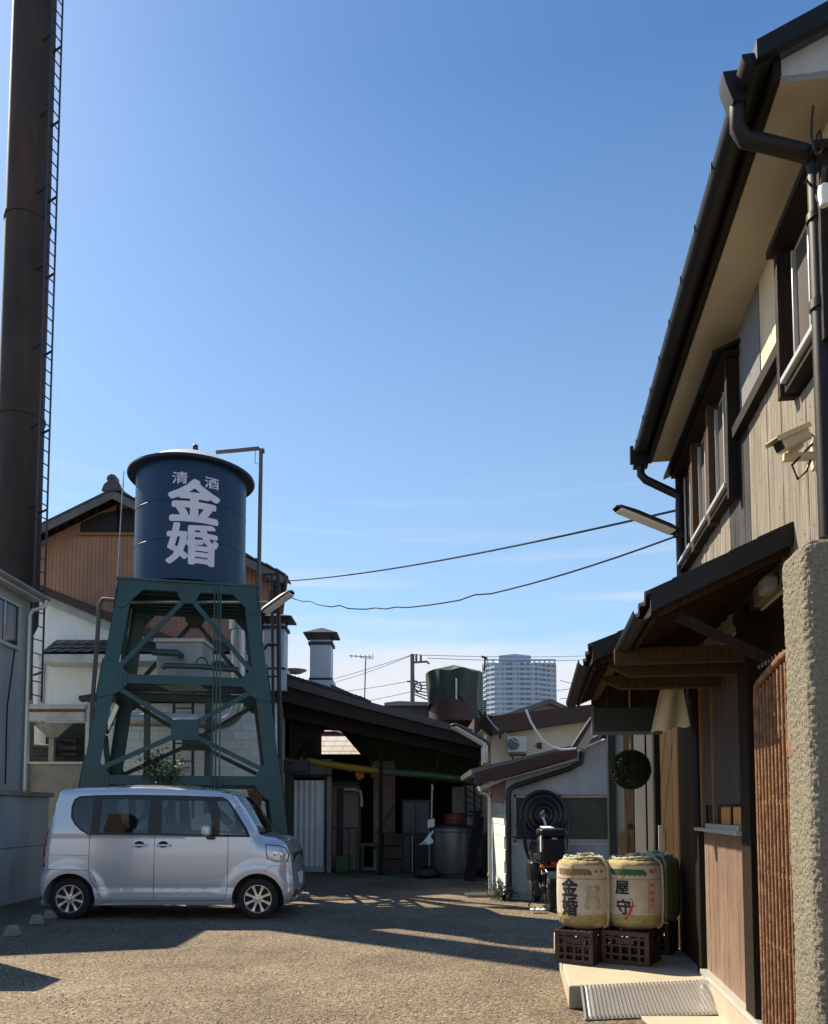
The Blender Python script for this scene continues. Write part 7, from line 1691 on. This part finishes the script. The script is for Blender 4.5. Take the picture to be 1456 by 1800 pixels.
pr_.box(px2(857), px2(982), YT + 2.8, YT + 3.8, pZ(1159, YT), pZ(1157, YT)).box(px2(857), px2(982), YT + 2, YT + 26, ztop, ztop + 1.0)
AT.part('roof_frame', pr_, M['tower'], smooth=0)

# ------------------------------------------------------------ motorcycle seen from behind, hose coil on the store wall
MX, MY = pX(966, 11.6), 11.6
MC = Thing('motorcycle', (MX, MY, 0), 'dark motorcycle with a black rear top box parked in front of the white store', 'motorcycle')
q7 = lambda x, z: (MX + x, MY, z)
wl_ = MB().lathe([(.19, -.05), (.25, -.055), (.285, -.035), (.295, 0), (.285, .035), (.25, .055), (.19, .05)], (0, 0, 0), 40, 'x', cap=False)
hub = MB().lathe([(.19, -.03), (.185, -.02), (.185, .02), (.19, .03)], (0, 0, 0), 30, 'x', cap=False).lathe([(.05, -.06), (.05, .06)], (0, 0, 0), 14, 'x')
for k in range(5):
    a = 6.2832 * k / 5; hub.bar((0, 0, 0), (0, .19 * math.cos(a), .19 * math.sin(a)), .035, .03)
tme, hme = wl_.mesh('tyre'), hub.mesh('rim'); tme.materials.append(M['rubber']); hme.materials.append(M['alloy'])
for y in (0, 1.28):
    w = MC.part('wheel', MB().cyl((MX - .075, MY + y, .295), (MX + .075, MY + y, .295), .014, 8), M['dsteel'])
    for nm, me in (('tyre', tme), ('rim', hme)):
        o = bpy.data.objects.new(nm, me); COL.objects.link(o); o.parent = w; o.location = (0, y, .295)
MC.part('swing_arm', MB().bar((MX - .09, MY, .295), (MX - .09, MY + .5, .36), .03, .06).bar((MX + .09, MY, .295), (MX + .09, MY + .5, .36), .03, .06), M['dsteel'], bevel=.006)
MC.part('shock', MB().cyl((MX - .12, MY + .06, .35), (MX - .12, MY + .22, .68), .026, 10).cyl((MX + .12, MY + .06, .35), (MX + .12, MY + .22, .68), .026, 10), M['chrome'])
MC.part('engine', MB().box(MX - .16, MX + .16, MY + .42, MY + .85, .18, .50).cyl((MX - .19, MY + .6, .32), (MX + .19, MY + .6, .32), .11, 18), M['dsteel'], bevel=.02)
MC.part('exhaust', MB().tube([(MX + .12, MY + .7, .25), (MX + .17, MY + .4, .26), (MX + .19, MY + .1, .32), (MX + .19, MY - .22, .38)], [.02, .025, .045, .048], 14), M['chrome'])
MC.part('rear_fender', MB().grid(lambda u, v: (MX + (v - .5) * .17, MY - .33 * math.cos(.35 + u * 1.7), .33 + .33 * math.sin(.15 + u * 1.5)), 10, 3), M['black']).modifiers.new('s', 'SOLIDIFY').thickness = .008
MC.part('tail_fairing', MB().prism([(MY - .28, .66), (MY - .25, .76), (MY + .5, .80), (MY + .5, .60)], MX - .12, MX + .12, 'yz'), M['black'], bevel=.03)
MC.part('seat', MB().prism([(MY - .05, .78), (MY + .05, .86), (MY + .35, .82), (MY + .7, .80), (MY + .7, .70), (MY - .05, .70)], MX - .15, MX + .15, 'yz'), M['black'], bevel=.04, seg=3)
MC.part('fuel_tank', MB().prism([(MY + .68, .72), (MY + .72, .90), (MY + .95, .98), (MY + 1.12, .90), (MY + 1.1, .72)], MX - .16, MX + .16, 'yz'), M['dsteel'], bevel=.06, seg=3)
MC.part('fork', MB().cyl((MX - .1, MY + 1.28, .295), (MX - .1, MY + 1.08, 1.0), .025, 10).cyl((MX + .1, MY + 1.28, .295), (MX + .1, MY + 1.08, 1.0), .025, 10), M['chrome'])
hb = MC.part('handlebar', MB().tube([(MX - .40, MY + .86, 1.04), (MX - .25, MY + .95, 1.05), (MX - .08, MY + 1.05, .99), (MX + .08, MY + 1.05, .99), (MX + .25, MY + .95, 1.05), (MX + .40, MY + .86, 1.04)], .013, 8).cyl((MX - .42, MY + .85, 1.04), (MX - .32, MY + .90, 1.045), .02).cyl((MX + .42, MY + .85, 1.04), (MX + .32, MY + .90, 1.045), .02), M['black'])
for s in (-1, 1): MC.part('mirror', MB().tube([(MX + s * .24, MY + .95, 1.05), (MX + s * .27, MY + .95, 1.16), (MX + s * .30, MY + .94, 1.2)], .007, 6).lathe([(.001, -.012), (.05, -.01), (.055, .005), (.001, .012)], (MX + s * .32, MY + .94, 1.22), 16, 'y'), M['black'], parent=hb)
tb0, tb1 = pZ(1520, MY), pZ(1456, MY)
bxw = .185
bx_ = MC.part('top_box', MB().box(MX - bxw, MX + bxw, MY - .34, MY + .06, tb0 + .05, tb1 - .12), M['black'], bevel=.05, seg=4)
MC.part('box_lid', MB().box(MX - bxw - .01, MX + bxw + .01, MY - .36, MY + .07, tb1 - .115, tb1), M['black'], parent=bx_, bevel=.045, seg=4)
MC.part('lock_plate', MB().box(MX - .03, MX + .04, MY - .372, MY - .36, tb1 - .15, tb1 - .125), M['alu'], parent=bx_)
MC.part('white_strap', MB().prism([(MY - .3, tb1 + .0), (MY + .05, tb1 + .01), (MY + .05, tb1 + .03), (MY - .3, tb1 + .012)], MX - .13, MX + .02, 'yz').box(MX - .19, MX - .17, MY - .38, MY - .30, tb0 + .2, tb1 - .1), M['lamp_white'], parent=bx_, bevel=.004)
MC.part('tail_light', MB().box(MX - .035, MX + .035, MY - .345, MY - .31, .66, .735), M['redlens'], bevel=.012)
MC.part('number_plate', MB().box(MX - .10, MX + .06, MY - .365, MY - .358, .50, .60), M['concrete'])
for s in (-1, 1): MC.part('turn_signal', MB().lathe([(.001, -.03), (.028, -.02), (.03, .02), (.001, .035)], (MX + s * .16, MY - .30, .66), 12, 'y').bar((MX, MY - .28, .66), (MX + s * .15, MY - .28, .66), .012, .012), M['orangelens'])
MC.part('pannier', MB().box(MX - .30, MX - .16, MY - .12, MY + .32, .42, .72), M['black'], bevel=.05, seg=4)
MC.part('side_stand', MB().bar((MX - .1, MY + .5, .28), (MX - .24, MY + .55, .01), .025, .02), M['dsteel'])
props(obj('rag', MB().grid(lambda u, v: (MX - .32 + .22 * u, MY - .25 + .12 * v, .02 + .03 * math.sin(u * 9) * math.sin(v * 7) + .03), 10, 6), M['white_plaster']), 'small crumpled pale rag on the ground by the motorcycle wheel', 'rag')
bush('weed_tuft', Vector((MX - .50, 12.98, .12)), .16, .07, 260, 'cedar', 'dark weeds growing against the foot of the white store', 'weeds', 12)

HY_ = Y7 - .28
HC = Thing('hose_coil', tuple(pt(955, 1435, HY_)), 'thick black coil of hose hung on the store wall with one loose loop', 'hose', world_base=True)
hc = pt(955, 1433, HY_); R_ = abs(pX(998, HY_) - pX(912, HY_)) / 2
def ring(cx, cz, rx_, rz_, y, r, n=48, a0=0, a1=6.2832): return [(cx + rx_ * math.cos(a0 + a1 * k / n), y, cz + rz_ * math.sin(a0 + a1 * k / n)) for k in range(n + 1)]
rgd = random.Random(8)
for i in range(9):
    for j in range(2):
        rr_ = R_ - .03 - i * .040
        if rr_ < .06: break
        wpart(HC, 'hose_turn', MB().tube(ring(hc.x + rgd.uniform(-.008, .008), hc.z + rgd.uniform(-.01, .01), rr_, rr_ * 1.03, HY_ + .045 * j + .02 * (i % 2) + rgd.uniform(-.006, .006), .03, a0=i), .028, 8, cap=False), M['black'])
lp = pt(962, 1480, HY_)
x0_, x1_ = pX(921, HY_), pX(996, HY_); zt_, zb_ = pZ(1440, HY_), pZ(1526, HY_)
loop = []
for k in range(33):
    t = k / 32; a = math.pi * t
    loop.append(((x0_ + x1_) / 2 - (x1_ - x0_) / 2 * math.cos(a) , HY_ - .04, zt_ - (zt_ - zb_) * math.sin(a) ** .55))
wpart(HC, 'loose_loop', MB().tube(loop, .032, 10), M['black'])
wpart(HC, 'hanger', MB().tube([(hc.x - .06, HY_ - .08, hc.z + .02), (hc.x, HY_ - .02, hc.z + .07), (hc.x + .06, HY_ + .2, hc.z + .09)], .018, 8).box(hc.x - .05, hc.x + .09, HY_ + .1, HY_ + .26, hc.z - .05, hc.z + .12), M['alu'])
wpart(HC, 'nozzle', MB().tube([(hc.x - .02, HY_ - .08, hc.z - .03), (hc.x + .02, HY_ - .10, hc.z - .15), (hc.x + .0, HY_ - .09, hc.z - .30), (hc.x - .03, HY_ - .09, hc.z - .36)], .022, 8), M['steel'])

# ------------------------------------------------------------ clutter of the working yard
def hose_line(pts, r, m, label, cat='hose', name='hose'):
    return props(obj(name, MB().tube(pts, r, 8), M[m], bevel=0), label, cat)
hose_line([(pX(598, 18.2), 18.2, .02), (pX(620, 17.9), 17.7, .02), (pX(655, 17.3), 17.2, .02), (pX(690, 17.2), 17.3, .02), (pX(720, 17.4), 17.5, .02), (pX(748, 17.2), 17.2, .02)], .018, 'greenpaint2', 'thin green hose lying on the ground before the shed')
for k, (px, z0, lab) in enumerate(((690, 0, 'lowest dark crate of the stack under the yellow hose'), (690, .31, 'middle dark crate of the stack under the yellow hose'), (689, .62, 'top dark crate of the stack under the yellow hose'))):
    T = Thing('bottle_crate', (pX(px, 19.0), 19.0, z0), lab, 'crate', world_base=True, group='crates stacked in the dark shed')
    T.e.rotation_euler = (0, 0, R(6 * k))
    T.part('shell', MB().box(-.22, .22, -.16, .16, .01, .05).box(-.22, .22, -.16, -.15, .05, .29).box(-.22, .22, .15, .16, .05, .29).box(-.22, -.21, -.15, .15, .05, .29).box(.21, .22, -.15, .15, .05, .29), M['crate'], bevel=.004)
    T.part('hand_grip', MB().box(-.07, .07, -.166, -.161, .19, .23), M['ink'])
props(obj('gas_cylinder', MB().lathe([(.001, 0), (.15, 0), (.16, .04), (.16, .95), (.12, 1.06), (.05, 1.12), (.05, 1.2), (.001, 1.2)], (pX(806, 18.2), 18.4, 0), 20), M['concrete']), 'grey gas cylinder standing behind the round vat', 'gas cylinder')
props(obj('wall_cable', MB().tube([(HX + .01, 13.6, 4.3), (HX + .012, 13.4, 3.2), (HX + .012, 13.42, 1.9)], .012, 6), M['black']), 'thin black cable clipped down the blue grey house wall', 'cable')
# rain marks: nail rows along the siding
nl = MB()
t = TW0 + .06
while t < T1 - .05:
    for z in (2.78, 3.05, 3.35):
        nl.lathe([(.0035, 0), (.0025, .0015), (.0001, .002)], (0, 0, 0), 6)
        for v in nl.v[-18:]: v.x, v.z, v.y = A + .0055 - .006 - v.z, z + v.x, t + v.y
    t += .125
B.part('nail_heads', nl, M['dsteel'], kind='stuff', smooth=0, recalc=False)
